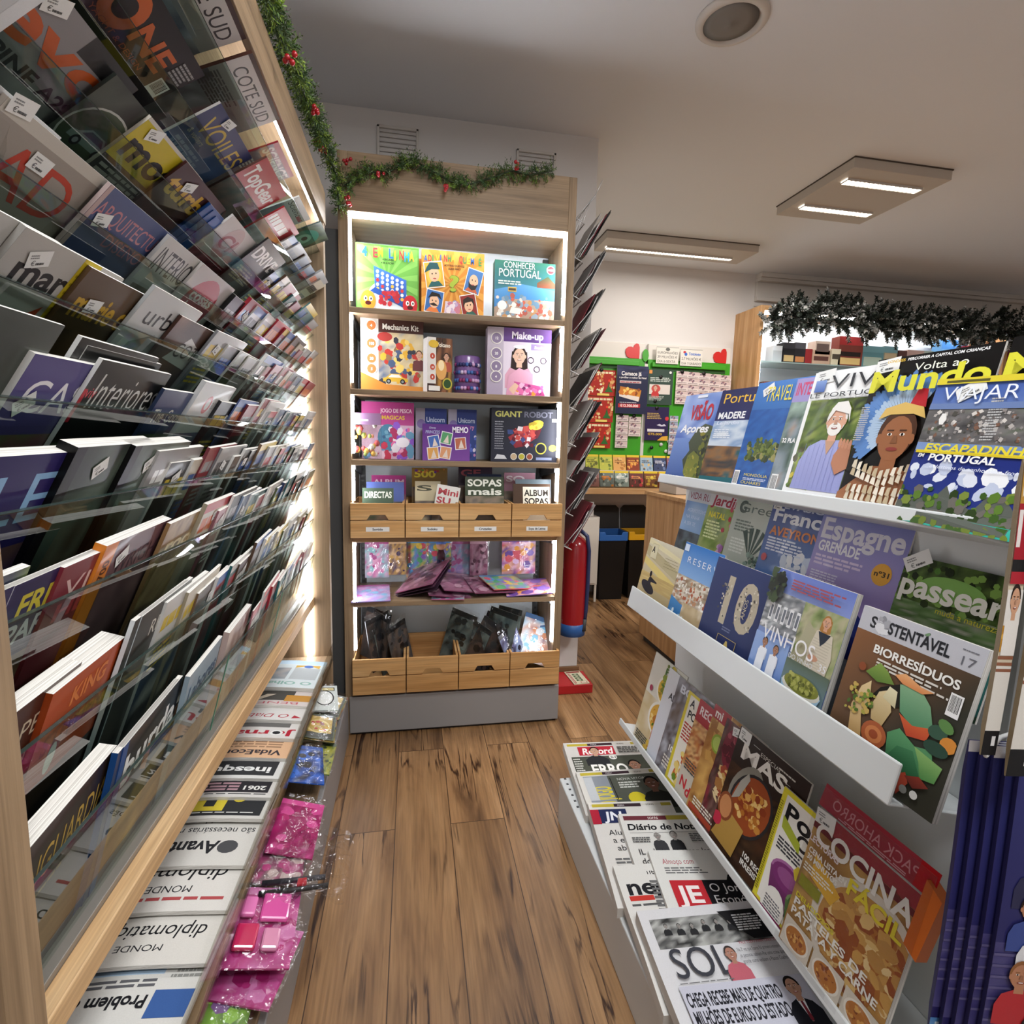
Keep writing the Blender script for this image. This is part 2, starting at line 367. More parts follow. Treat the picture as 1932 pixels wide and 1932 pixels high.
        if bend:
            bm = bmesh.new(); bm.from_mesh(me)
            ax, n = bend['cuts']
            for i in range(1, n):
                p = [0, 0, 0]; no = [0, 0, 0]; p[ax] = (s.w, s.h)[ax]*i/n; no[ax] = 1
                bmesh.ops.bisect_plane(bm, geom=bm.verts[:]+bm.edges[:]+bm.faces[:], plane_co=p, plane_no=no, dist=1e-6)
            bm.to_mesh(me); bm.free()
            def seg(u, v, z):   # follow the facets of the page block exactly
                t = (u, v)[ax]*n; i = min(max(int(t), 0), n-1); f = t-i
                A, B = ((bend['fn'](i/n, v, 0), bend['fn']((i+1)/n, v, 0)) if ax == 0 else (bend['fn'](u, i/n, 0), bend['fn'](u, (i+1)/n, 0)))
                p = Vector(A).lerp(Vector(B), f); p.z += z; return p
            for v in me.vertices: v.co = seg(v.co.x/s.w, v.co.y/s.h, v.co.z)
        o = bpy.data.objects.new(name, me); o.location = (0, 0, z)
        if M is not None: o.matrix_local = M
        return link(o, parent)
def _srgb(c): c = c.lstrip('#'); return tuple(int(c[i:i+2], 16)/255 for i in (0, 2, 4))
def frame(origin, right, up):
    r = Vector(right).normalized(); u = Vector(up); u = (u-r*u.dot(r)).normalized(); n = r.cross(u); o = Vector(origin)
    return Matrix(((r.x, u.x, n.x, o.x), (r.y, u.y, n.y, o.y), (r.z, u.z, n.z, o.z), (0, 0, 0, 1)))
LABELS = {}
def sheet(name, label, cat, T, w, h, t, art, group=None, cover='#cccccc', spine=None, m=None, pages=None, bend=None, stickers=(), printname='cover_print', wavy=0):
    """a bound or folded publication: page block with covers (one mesh) and its printed front as a part"""
    m = m or PRINT; pages = pages or PAGES
    if art is not None and (abs(art.w-w) > 1e-6 or abs(art.h-h) > 1e-6): art.v = [(x*w/art.w, y*h/art.h, z) for x, y, z in art.v]; art.w, art.h = w, h
    n = bend['cuts'][1] if bend else 1; ax = bend['cuts'][0] if bend else 0
    fn = bend['fn'] if bend else (lambda a, b, z: (a*w, b*h, z))
    mb = MB(); cc = lin(cover); sc = lin(spine) if spine else cc
    nu = n if ax == 0 else 1; nv = n if ax == 1 else 1
    def V(i, j, z): return fn(i/nu, j/nv, z)
    idx = {}; vs = []
    for k, z in enumerate((-t, 0)):
        for j in range(nv+1):
            for i in range(nu+1): idx[(i, j, k)] = len(vs); vs.append(V(i, j, z))
    F = []; C = []; MI = []
    for j in range(nv):
        for i in range(nu):
            F.append((idx[(i, j, 1)], idx[(i+1, j, 1)], idx[(i+1, j+1, 1)], idx[(i, j+1, 1)])); C.append(cc); MI.append(0)
            F.append((idx[(i, j, 0)], idx[(i, j+1, 0)], idx[(i+1, j+1, 0)], idx[(i+1, j, 0)])); C.append(cc); MI.append(0)
    for i in range(nu):
        F.append((idx[(i, nv, 1)], idx[(i+1, nv, 1)], idx[(i+1, nv, 0)], idx[(i, nv, 0)])); C.append(cc); MI.append(1)
        F.append((idx[(i, 0, 0)], idx[(i+1, 0, 0)], idx[(i+1, 0, 1)], idx[(i, 0, 1)])); C.append(cc); MI.append(1)
    for j in range(nv):
        F.append((idx[(nu, j, 0)], idx[(nu, j+1, 0)], idx[(nu, j+1, 1)], idx[(nu, j, 1)])); C.append(cc); MI.append(1)
        F.append((idx[(0, j, 0)], idx[(0, j, 1)], idx[(0, j+1, 1)], idx[(0, j+1, 0)])); C.append(sc); MI.append(0)
    me = bpy.data.meshes.new(name); me.from_pydata(vs, [], F); me.materials.append(m); me.materials.append(pages)
    me.polygons.foreach_set('material_index', MI)
    ca = me.color_attributes.new('Col', 'FLOAT_COLOR', 'CORNER'); d = []
    for f, c in zip(F, C): d += [c[0], c[1], c[2], 1]*len(f)
    ca.data.foreach_set('color', d)
    o = bpy.data.objects.new(name, me); COL.objects.link(o); o.matrix_world = T; tag(o, label, cat, group)
    if art is not None: art.build(printname, m, o, 0, bend)
    for (su, sv, sw, sh, rot) in stickers:
        a = Art(sw, sh, '#e8e8e6'); a.lines(.12, .55, .5, .85, 2, '#8a8a8a'); a.txt('€', .2, .12, .3, '#555555', st='r'); a.lines(.4, .15, .85, .4, 1, '#555555')
        Mx = Matrix.Translation((su*w, sv*h, .0012 if not bend else .0016+fn(su, sv, 0)[2])) @ Matrix.Rotation(rot, 4, 'Z'); st_ = a.build('price_sticker', SATIN, o, 0, None, Mx)
    return o
WORDS = ['first', 'second', 'third', 'fourth', 'fifth', 'sixth', 'seventh', 'eighth', 'ninth', 'tenth', 'eleventh', 'twelfth', 'thirteenth', 'fourteenth', 'fifteenth', 'sixteenth', 'seventeenth', 'eighteenth', 'nineteenth', 'twentieth', 'twenty-first', 'twenty-second', 'twenty-third', 'twenty-fourth', 'twenty-fifth', 'twenty-sixth']
# ================================================================== room shell
ZC = 2.9
def floor_mat():
    m = mat('oak_plank_floor', '#8a5f3a', .38, .4); b = m.node_tree.nodes['Principled BSDF']
    tc = N(m, 'ShaderNodeTexCoord'); mp = N(m, 'ShaderNodeMapping'); mp.inputs['Rotation'].default_value = (0, 0, rad(90)); mp.inputs['Location'].default_value = (.47, .06, 0)
    L(m, tc.outputs['Object'], mp.inputs[0])
    br = N(m, 'ShaderNodeTexBrick'); br.offset = .37; br.inputs['Scale'].default_value = 1; br.inputs['Brick Width'].default_value = 1.29; br.inputs['Row Height'].default_value = .193
    br.inputs['Mortar Size'].default_value = .0016; br.inputs['Mortar Smooth'].default_value = .2; br.inputs['Color1'].default_value = (0, 0, 0, 1); br.inputs['Color2'].default_value = (1, 1, 1, 1); br.inputs['Mortar'].default_value = (.5, .5, .5, 1)
    L(m, mp.outputs[0], br.inputs['Vector'])
    off = N(m, 'ShaderNodeVectorMath', operation='MULTIPLY_ADD'); off.inputs[1].default_value = (7.7, 3.1, 5.3); L(m, br.outputs['Color'], off.inputs[0]); L(m, tc.outputs['Object'], off.inputs[2])
    g = N(m, 'ShaderNodeMapping'); g.inputs['Scale'].default_value = (9, 1.1, 1); L(m, off.outputs[0], g.inputs[0])
    n1 = N(m, 'ShaderNodeTexNoise'); n1.inputs['Scale'].default_value = 1.3; n1.inputs['Detail'].default_value = 9; n1.inputs['Distortion'].default_value = 1.1; L(m, g.outputs[0], n1.inputs['Vector'])
    g2 = N(m, 'ShaderNodeMapping'); g2.inputs['Scale'].default_value = (150, 5, 1); L(m, off.outputs[0], g2.inputs[0])
    n2 = N(m, 'ShaderNodeTexNoise'); n2.inputs['Scale'].default_value = 1; n2.inputs['Detail'].default_value = 4; L(m, g2.outputs[0], n2.inputs['Vector'])
    r = ramp(m, [(.25, '#5c4028'), (.42, '#82603f'), (.58, '#94704b'), (.78, '#ae8861')]); L(m, n1.outputs[0], r.inputs[0])
    # dark splits along the grain
    g3 = N(m, 'ShaderNodeMapping'); g3.inputs['Scale'].default_value = (13, .9, 1); L(m, off.outputs[0], g3.inputs[0])
    n3 = N(m, 'ShaderNodeTexNoise'); n3.inputs['Scale'].default_value = 1.1; n3.inputs['Detail'].default_value = 5; n3.inputs['Distortion'].default_value = .7; L(m, g3.outputs[0], n3.inputs['Vector'])
    ab = N(m, 'ShaderNodeMath', operation='SUBTRACT'); ab.inputs[1].default_value = .5; L(m, n3.outputs[0], ab.inputs[0]); a2 = N(m, 'ShaderNodeMath', operation='ABSOLUTE'); L(m, ab.outputs[0], a2.inputs[0])
    cr = ramp(m, [(.004, '#5f4a3a'), (.03, '#ffffff')]); L(m, a2.outputs[0], cr.inputs[0])
    ms = N(m, 'ShaderNodeTexNoise'); ms.inputs['Scale'].default_value = 3.2; L(m, off.outputs[0], ms.inputs['Vector']); mr0 = N(m, 'ShaderNodeMapRange'); mr0.inputs[1].default_value = .46; mr0.inputs[2].default_value = .6; L(m, ms.outputs[0], mr0.inputs[0])
    cm = N(m, 'ShaderNodeMix', data_type='RGBA'); L(m, mr0.outputs[0], cm.inputs[0]); cm.inputs[6].default_value = (1, 1, 1, 1); L(m, cr.outputs[0], cm.inputs[7])
    mr = N(m, 'ShaderNodeMapRange'); mr.inputs[1].default_value = .3; mr.inputs[2].default_value = .7; mr.inputs[3].default_value = .78; mr.inputs[4].default_value = 1.15; L(m, n2.outputs[0], mr.inputs[0])
    x1 = N(m, 'ShaderNodeVectorMath', operation='MULTIPLY'); L(m, r.outputs[0], x1.inputs[0]); L(m, mr.outputs[0], x1.inputs[1])
    x2 = N(m, 'ShaderNodeVectorMath', operation='MULTIPLY'); L(m, x1.outputs[0], x2.inputs[0]); L(m, cm.outputs[2], x2.inputs[1])
    tint = N(m, 'ShaderNodeMapRange'); tint.inputs[3].default_value = .84; tint.inputs[4].default_value = 1.1; L(m, br.outputs['Color'], tint.inputs[0])
    x3 = N(m, 'ShaderNodeVectorMath', operation='MULTIPLY'); L(m, x2.outputs[0], x3.inputs[0]); L(m, tint.outputs[0], x3.inputs[1])
    seam = N(m, 'ShaderNodeMix', data_type='RGBA'); L(m, br.outputs['Fac'], seam.inputs[0]); L(m, x3.outputs[0], seam.inputs[6]); seam.inputs[7].default_value = (*lin('#3a2616'), 1)
    L(m, seam.outputs[2], b.inputs['Base Color'])
    bp = N(m, 'ShaderNodeBump'); bp.inputs['Strength'].default_value = .12; bp.inputs['Distance'].default_value = .004; L(m, n2.outputs[0], bp.inputs['Height']); L(m, bp.outputs[0], b.inputs['Normal'])
    return m
FLOOR = floor_mat()
def wallmat(name, col, bump=.05):
    m = mat(name, col, .85, .2); b = m.node_tree.nodes['Principled BSDF']; nz = N(m, 'ShaderNodeTexNoise'); nz.inputs['Scale'].default_value = 120
    tc = N(m, 'ShaderNodeTexCoord'); L(m, tc.outputs['Object'], nz.inputs['Vector']); bp = N(m, 'ShaderNodeBump'); bp.inputs['Strength'].default_value = bump; bp.inputs['Distance'].default_value = .005
    L(m, nz.outputs[0], bp.inputs['Height']); L(m, bp.outputs[0], b.inputs['Normal']); return m
WALL = wallmat('painted_wall', '#d9d5d2'); CEIL = wallmat('painted_ceiling', '#e2e6ec')
X0, X1, Y0, Y1 = -.86, 6.2, -3.2, 4.62
def slab(name, a, b, m): return structure(MB().box(a, b).build(name, m))
slab('floor', (X0-.1, Y0-.1, -.1), (X1+.1, Y1+.1, 0), FLOOR)
slab('ceiling', (X0-.1, Y0-.1, ZC), (X1+.1, Y1+.1, ZC+.1), CEIL)
slab('wall_left', (X0-.1, Y0, 0), (X0, Y1, ZC), WALL)
slab('wall_far', (X0, Y1, 0), (X1, Y1+.1, ZC), WALL)
slab('wall_right', (X1, Y0, 0), (X1+.1, Y1, ZC), WALL)
slab('wall_behind', (X0, Y0-.1, 0), (X1, Y0, ZC), WALL)
slab('wall_back', (X0, 2.86, 0), (.935, Y1, ZC), WALL)
slab('baseboard_back', (.5, 2.845, 0), (.945, 2.86, .075), wood('dark_skirting', 0, '#5d4228', '#76563a', '#8a6a4a'))
MOLD = mat('white_moulding', '#cfcac4', .6)
mb = MB()
for (z0, z1, d) in ((2.86, 2.9, .09), (2.83, 2.86, .075), (2.70, 2.83, .03), (2.665, 2.70, .05), (2.62, 2.635, .015)): mb.box((3.04, Y1-d, z0), (X1, Y1, z1))
structure(mb.build('trim_1', MOLD, None, .004))
# ------------------------------------------------------------------ vents, loudspeaker and lamps on wall and ceiling
def vent(px0, px1, pz, label):
    a = ony(*px0, 2.852); b = ony(*px1, 2.852); w = b.x-a.x; t = thing('wall_vent', label, 'air vent', (a.x, 2.852, pz-.2), 'air vents on the grey wall')
    mb = MB(); z0, z1 = pz-.2, pz
    for q in (((a.x, 2.846, z0), (a.x+.012, 2.86, z1)), ((b.x-.012, 2.846, z0), (b.x, 2.86, z1)), ((a.x, 2.846, z1-.012), (b.x, 2.86, z1)), ((a.x, 2.846, z0), (b.x, 2.86, z0+.012))): mb.box(*q)
    mb.build('vent_frame', MOLD, t, .002); mb = MB()
    for i in range(8): z = z0+.02+i*.0215; mb.prism([(2.85, z), (2.858, z+.012), (2.859, z+.012), (2.851, z)], a.x+.01, b.x-.01, 0)
    mb.build('vent_grille', WALL, t)
vent((711, 240), (790, 240), 2.83, 'white louvred wall vent above the lit shelving unit, closest to the garland corner')
vent((975, 270), (1050, 270), 2.80, 'white louvred wall vent close to the corner where the wall steps back')
sp = onz(1381, 37, ZC); t = thing('ceiling_speaker', 'round white ceiling loudspeaker with a grey mesh grille', 'loudspeaker', (sp.x, sp.y, ZC))
MB().lathe([(.128, 0), (.128, -.006), (.118, -.014), (.1, -.016), (.098, -.006)], (sp.x, sp.y, ZC), 40).build('speaker_rim', MOLD, t)
MB().lathe([(.098, -.013), (.06, -.019), (.01, -.021), (.008, -.024), (0.001, -.024)], (sp.x-.012, sp.y-.008, ZC), 36).build('speaker_grille', mat('grey_mesh', '#7d7873', .7), t)
LAMPGLOW = mat('lamp_glow', '#ffffff', .5, emit='#fff3e2', estr=7)
def lamp(name, label, x0, x1, y0, y1, strips, hang=.055):
    t = thing(name, label, 'ceiling light', ((x0+x1)/2, (y0+y1)/2, ZC)); H = hang
    mb = MB(); mb.box((x0, y0, ZC-H), (x1, y1, ZC-.004)); mb.build('lamp_housing', mat('lamp_white', '#bdb5ab', .5), t, .002)
    MB().box((x0-.004, y0-.004, ZC-.006), (x1+.004, y1+.004, ZC)).build('painted_shadow_line', mat('lamp_shadow_tone', '#4a4038', .7), t)  # dark plate paints the shadow line round the housing
    for (a, b, c, d) in strips:
        o = MB().box((a, c, ZC-H-.006), (b, d, ZC-H-.001)).build('light_strip', LAMPGLOW, t)
        mb = MB(); n = int((b-a)/.028)
        for i in range(n+1): x = a+(b-a)*i/n; mb.box((x-.002, c, ZC-H-.012), (x+.002, d, ZC-H-.0055))
        mb.box((a, c-.003, ZC-H-.012), (b, c, ZC-H)); mb.box((a, d, ZC-H-.012), (b, d+.003, ZC-H)); mb.build('louvre', MOLD, o)
lamp('ceiling_panel_lamp', 'square white ceiling lamp with two short glowing louvred strips', 2.31, 2.93, 2.71, 3.34, [(2.37, 2.86, 2.82, 2.87), (2.37, 2.86, 3.16, 3.21)])
lamp('linear_ceiling_lamp', 'long white ceiling lamp with one glowing strip above the lottery boards', 1.39, 2.62, 3.97, 4.26, [(1.45, 2.5, 4.13, 4.17)])
# ================================================================== lit shelving unit in the middle
UX0, UX1, UY, UB, UZ = -.30, .70, 2.41, 2.775, 2.49
U = thing('shelving_unit', 'tall oak shelving unit with white LED edge lighting and a grey plinth', 'shelf', (.2, 2.6, 0))
boxpart('side_panel', (UX0, UY, 0), (UX0+.04, UB, UZ), OAK_Z, U); boxpart('side_panel', (UX1-.035, UY, 0), (UX1, UB, UZ), OAK_Z, U)
boxpart('header_panel', (UX0+.04, UY, 2.265), (UX1-.035, UY+.022, UZ), OAK_X, U); boxpart('top_panel', (UX0+.04, UY+.022, 2.262), (UX1-.035, UB-.02, 2.28), OAK_X, U)
BACKP = mat('pale_back_panel', '#e2ecf2', .55); boxpart('back_panel', (UX0+.04, UB-.02, .1), (UX1-.035, UB, 2.262), BACKP, U)
SH = [1.892, 1.558, 1.258, .919, .625]
IX0, IX1 = UX0+.04, UX1-.035
for z in SH:
    boxpart('shelf', (IX0, UY+.004, z-.024), (IX1, UB-.02, z), OAK_X, U)
    for x in (IX0+.004, IX1-.014): MB().prism([(UB-.03, z-.026), (UY+.04, z-.026), (UY+.04, z-.045), (UB-.03, z-.085)], x, x+.01, 0).build('shelf_bracket', DARKM, U)
boxpart('base_shelf', (IX0, UY, .186), (IX1, UB-.02, .2), OAK_X, U)
for x in (IX0+.004, IX1-.03):
    o = MB().box((x, UB-.035, .2), (x+.026, UB-.02, 2.25)).build('slotted_upright', DARKM, U); mb = MB()
    for i in range(70): mb.box((x+.006, UB-.0362, .24+i*.028), (x+.02, UB-.035, .252+i*.028))
    mb.build('slot_pattern', BLACK, o)
boxpart('plinth', (UX0+.018, UY-.012, .012), (UX1-.002, UB, .185), GREYM, U, .003); boxpart('plinth_gap', (UX0+.02, UY, 0), (UX1-.01, UB, .012), BLACK, U)
MB().box((IX0, UY+.002, 2.252), (IX1, UY+.04, 2.262)).build('led_strip', LED, U)
for x0, x1 in ((IX0+.001, IX0+.011), (IX1-.011, IX1-.001)):
    for a, b in ((1.92, 2.246), (1.585, 1.862), (1.285, 1.53), (1.08, 1.23), (.645, .895), (.40, .6)): MB().box((x0, UY+.004, a), (x1, UY+.026, b)).build('led_strip', LED, U)
boxpart('filler_panel', (-.385, 2.44, 0), (-.302, 2.86, 2.2), CHAR, None, .002).name = 'wall_filler'
structure(bpy.data.objects['wall_filler'])
# ================================================================== glass-fronted newsagent rack along the left wall
RY0, RY1 = .545, 2.28
R = thing('magazine_rack', 'oak wall rack with ten tilted glass tiers packed with magazines', 'magazine rack', (-.6, 1.4, 0))
boxpart('side_panel', (-.84, RY0-.05, 0), (-.36, RY0, 2.3), OAK_Z, R); boxpart('side_panel', (-.84, RY1, 0), (-.338, RY1+.04, 2.3), OAK_Z, R)
boxpart('back_panel', (-.84, RY0, .2), (-.82, RY1, 2.28), mat('rack_back', '#6a6660', .7), R)
boxpart('canopy_panel', (-.352, RY0-.05, 2.165), (-.334, RY1+.04, 2.285), OAK_Y, R); boxpart('canopy_top', (-.84, RY0, 2.27), (-.352, RY1, 2.285), OAK_Y, R)
MB().box((-.360, 1.46, 2.168), (-.353, RY1-.01, 2.19)).build('led_strip', LED, R)
MB().box((-.432, RY1-.012, .44), (-.415, RY1-.001, 1.83)).build('led_strip', LED, R)
boxpart('plinth', (-.84, RY0-.05, 0), (-.285, RY1+.1, .2), GREYM, R, .003)
boxpart('wood_ledge', (-.84, RY0, .2), (-.30, RY1+.06, .212), OAK_Y, R)
boxpart('newspaper_shelf', (-.82, RY0, .415), (-.335, RY1, .435), OAK_Y, R); boxpart('acrylic_lip', (-.335, RY0, .415), (-.332, RY1, .49), ACRYL, R, 0)
boxpart('rail', (-.428, RY0, .655), (-.402, RY1, .692), RAILW, R); boxpart('rail_channel', (-.452, RY0, .66), (-.428, RY1, .70), ALU, R, .001)
# tiers from bottom to top: lip x, lip z, tilt
TIER = [(-.400, .872, 15), (-.400, 1.020, 20), (-.400, 1.159, 24), (-.400, 1.268, 27), (-.400, 1.383, 32), (-.400, 1.500, 38), (-.400, 1.614, 41), (-.385, 1.747, 50), (-.370, 1.894, 58), (-.355, 2.060, 66)]
def tier_frame(i):
    x, z, a = TIER[i]; s, c = math.sin(rad(a)), math.cos(rad(a)); return Vector((x, 0, z)), Vector((s, 0, c)), Vector((c, 0, -s))
for i in range(10):
    o_, up, n = tier_frame(i); T = frame((o_.x, RY0, o_.z), (0, 1, 0), up); mb = MB()
    mb.box((0, -.2, 0), (RY1-RY0, 0, .004), '#ffffff', 0, T); g = mb.build('glass_tier', GLASS, R)
    mb = MB(); mb.box((0, 0, 0), (RY1-RY0, .0012, .004), '#2a5a4a', 0, T); mb.build('glass_edge', mat('dark_glass_edge', '#27332f', .2), g)
    mb = MB(); mb.box((0, -.235, -.1), (RY1-RY0, -.228, .004), '#ffffff', 0, T); mb.build('tier_floor', mat('tier_floor_grey', '#57544f', .6), R)
for y in (1.22, 1.72):
    o_, up, n = tier_frame(0); T = frame((o_.x, y, o_.z), (0, 1, 0), up)
    MB().box((0, -.2, .0042), (.004, 0, .0052), '#2f9f76', 0, T).build('glass_joint', GEDGE, R)
# ================================================================== white stepped display stand on the other side of the aisle
DY0, DY1 = .66, 1.72
D = thing('display_stand', 'white metal stepped stand of slanted magazine shelves', 'display stand', (.75, 1.2, 0))
boxpart('base', (.515, .12, 0), (.95, DY1, .165), WHITE, D, .004); boxpart('back_panel', (.93, .12, .165), (.95, DY1, 1.42), WHITE, D, .003)
for i in range(6): MB().box((.53, DY1-.012-i*.03, .165), (.538, DY1-.004-i*.03, .1658)).build('perforation', DARKM, D)
def shelf_part(x, z, lip, ylo, yhi, back=.93, tk=.006):
    s, c = math.sin(rad(13)), math.cos(rad(13)); d = (back-x)/c
    mb = MB(); o = (x, z); f = lambda a, b: (x+a*c+b*s, z-a*s+b*c)   # a along the floor to the back, b up the lip
    mb.prism([f(0, 0), f(d, 0), f(d, -tk), f(-tk, -tk), f(-tk, lip), f(0, lip)], ylo, yhi, 1)
    return mb.build('shelf', WHITE, D, .003)
shelf_part(.828, 1.232, .024, DY0, DY1); shelf_part(.742, .80, .066, DY0, DY1); shelf_part(.734, .362, .016, DY0-.1, DY1)
MB().prism([(.9, .80), (.93, .80), (.93, 1.2), (.915, 1.2)], DY0-.012, DY0-.004, 1).build('end_bracket', ACRYL, D)
# ================================================================== magazines on the white stand
TI = rad(13); DUP = Vector((math.sin(TI), 0, math.cos(TI))); DN = Vector((-math.cos(TI), 0, math.sin(TI)))
DROW = {1: (.842, 1.236), 2: (.862, .93), 3: (.775, .803), 4: (.748, .366)}
def stand_mag(row, yl, w, h, t, art, label, cover, dz=0, fwd=0, phi=2.2, spine=None, m=None, roll=0, pages=None, bend=None, stickers=(), cat='magazine', name='magazine', group='magazines on the white stand'):
    x, z = DROW[row]; p = Vector((x, yl, z)) + DUP*dz + DN*(t+fwd+.001)
    T = frame(p, (0, -1, 0), DUP) @ Matrix.Rotation(rad(phi), 4, 'Y') @ Matrix.Rotation(rad(roll), 4, 'Z')
    return sheet(name, label, cat, T, w, h, t, art, group, cover, spine, m, pages, bend, stickers)
def dy(row, px, py):
    x, z = DROW[row]; return onp(px, py, (x, 0, z), DN).y
def big(w, h, c): return Art(w, h, c)
# --- first row
a = big(.222, .287, '#5f78b8'); a.cloudy(0, .45, 1, 1, ['#4a66b0', '#6a86c6', '#9fb2dc', '#5b78ba'], 3, seed=2); a.rect(0, 0, 1, .5, '#3d5796', '#6f8cc6')
a.poly([(1, .62), (.72, .66), (.55, .6), (.42, .45), (.5, .36), (.38, .25), (.52, .1), (.62, 0), (1, 0)], '#39412f', '#4c5540'); a.speck(.62, .02, 1, .6, 60, ['#4d5a33', '#6e7434', '#2d3528', '#8a8638'], .02, .06, 3)
a.poly([(.62, .02), (.48, .12), (.5, .3), (.62, .36), (.8, .3), (.85, .02)], '#8c8a3c', '#6b7336'); a.speck(.52, .04, .84, .3, 30, ['#a39c44', '#77803a', '#5d6a33'], .015, .035, 4)
a.txt('VISÃO', .28, .71, .16, '#b8242f', w=.55, st='b'); a.txt('Açores', .12, .565, .085, '#f2f2f2', w=.72, it=.15, st='b'); a.rect(.35, .955, .6, .985, '#dfe3ee'); a.txt('A FORÇA DA NATUREZA', .05, .035, .03, '#f0f0f0', w=.75)
stand_mag(1, 1.705, .222, .287, .004, a, "magazine with a wooded blue coast, at the far end of the stand's top shelf", '#5f78b8', spine='#e8e8e8')
a = big(.21, .285, '#8aa3c4'); a.rect(0, .62, 1, 1, '#252a5e', '#1c2152'); a.cloudy(0, .4, 1, .68, ['#9db4cf', '#cdd7e2', '#7f9cc2', '#dfe5ea'], 3, seed=3); a.cloudy(0, 0, 1, .42, ['#3a2c20', '#7a5230', '#2c3a40', '#94683c', '#1e5a62'], 4, seed=5); a.poly([(0, 0), (1, 0), (1, .12), (0, .1)], '#1f6670')
a.txt('Portugal', .08, .86, .1, '#e6b93f', w=1.0, st='r'); a.txt('MADÈRE'.replace('È', 'E'), .06, .7, .065, '#f4f4f4', w=.6); a.txt('Le jardin', .07, .64, .035, '#d8e0f0', w=.5, it=.1); a.lines(.07, .5, .5, .6, 5, '#e6ebf2')
stand_mag(1, 1.487, .21, .285, .004, a, 'magazine with a waterfall and rocks below an indigo masthead, second on the top shelf', '#2a2f66', spine='#e9e9e9')
a = big(.225, .29, '#2e6ab5'); a.rect(0, 0, 1, 1, '#10264e', '#3b78c4'); a.cloudy(0, .05, 1, .75, ['#173f80', '#2a64b0', '#1f5299', '#3572bd'], 7, 16, 20, seed=4, stretch=2)
a.speck(.12, .3, .66, .44, 90, ['#5b6b2c', '#3c4d22', '#7a8540', '#2c3a1c', '#948f55'], .015, .05, 6); a.speck(.25, .38, .52, .48, 40, ['#6d7c38', '#45562a'], .015, .04, 8)
a.txt('TRAVEL', .2, .82, .13, '#e6d552', w=.42, st='r'); a.txt('MONGÓLIA', .2, .145, .024, '#e6d552', w=.4, st='r'); a.lines(.2, .11, .62, .135, 2, '#c8d4e8'); a.txt('OLHARES', .18, .075, .026, '#e6d552', w=.35, st='r'); a.lines(.18, .03, .62, .06, 2, '#c8d4e8'); a.barcode(.02, .04, .1, .15)
stand_mag(1, 1.318, .225, .29, .004, a, 'magazine with a small green islet in deep blue sea on its cover', '#2e6ab5', stickers=[(.16, .86, .04, .022, .5)])
a = big(.205, .285, '#6f7f86'); a.cloudy(0, 0, 1, .8, ['#5c7466', '#9fb4a8', '#3e5348', '#8a97a0', '#b98a5c'], 4, seed=6); a.rect(0, .8, 1, 1, '#9a8fc4'); a.txt('INTER', .03, .86, .1, '#c23a6a', w=.3, st='b'); a.txt('32 PLA', .03, .46, .035, '#f0f0f0'); a.barcode(.03, .03, .11, .16)
stand_mag(1, 1.168, .205, .285, .004, a, 'mostly covered lilac and grey-green magazine behind the one of the waving man', '#7d8a90')
a = big(.215, .292, '#ececec'); a.rect(0, 0, 1, .07, '#ececec'); a.cloudy(.05, .09, 1, .78, ['#2d3a1c', '#4d6328', '#6b7f33', '#1f2a16', '#8b9a48'], 6, 18, 24, seed=8, detail=.3); a.speck(.05, .1, .45, .4, 50, ['#8fa33a', '#5c7a2c', '#c2b23e', '#4a4a26'], .02, .05, 5)
a.poly([(.1, .09), (.12, .3), (.2, .42), (.34, .47), (.6, .47), (.7, .4), (.74, .28), (.74, .09)], '#9297cc', '#a6abdc')
for i in range(9): a.rect(.16+.06*i, .1, .164+.06*i, .44, '#868bc0')
a.poly([(.4, .47), (.46, .36), (.53, .47)], '#c49a80')
a.person(.47, .615, .115, '#d8a48a', '#e6e3de', body=False, beard='#ece8e2'); a.poly([(.56, .36), (.62, .44), (.74, .42), (.76, .27), (.64, .22), (.56, .3)], '#b97f62'); 
for i in range(4): a.ell(.6+.04*i, .45-.004*i, .02, .05, '#c48a6c', 8)
a.poly([(.38, .705), (.43, .75), (.55, .755), (.61, .7), (.63, .6), (.6, .66), (.43, .69), (.36, .6)], '#e9e6e1')
a.rect(.06, .84, .2, .93, '#3a5ca8', '#7f9ad0'); a.txt('VIVRE', .25, .86, .1, '#26262c', w=.95, st='l', maxw=1); a.txt('LE PORTUGAL', .02, .795, .035, '#26262c', w=.95, st='r'); a.lines(.15, .775, .95, .786, 1, '#8a8a8a')
stand_mag(1, 1.112, .215, .292, .004, a, 'magazine with a white-haired waving man in a lilac shirt on its cover', '#ececec', stickers=[(.05, .9, .05, .03, .1)])
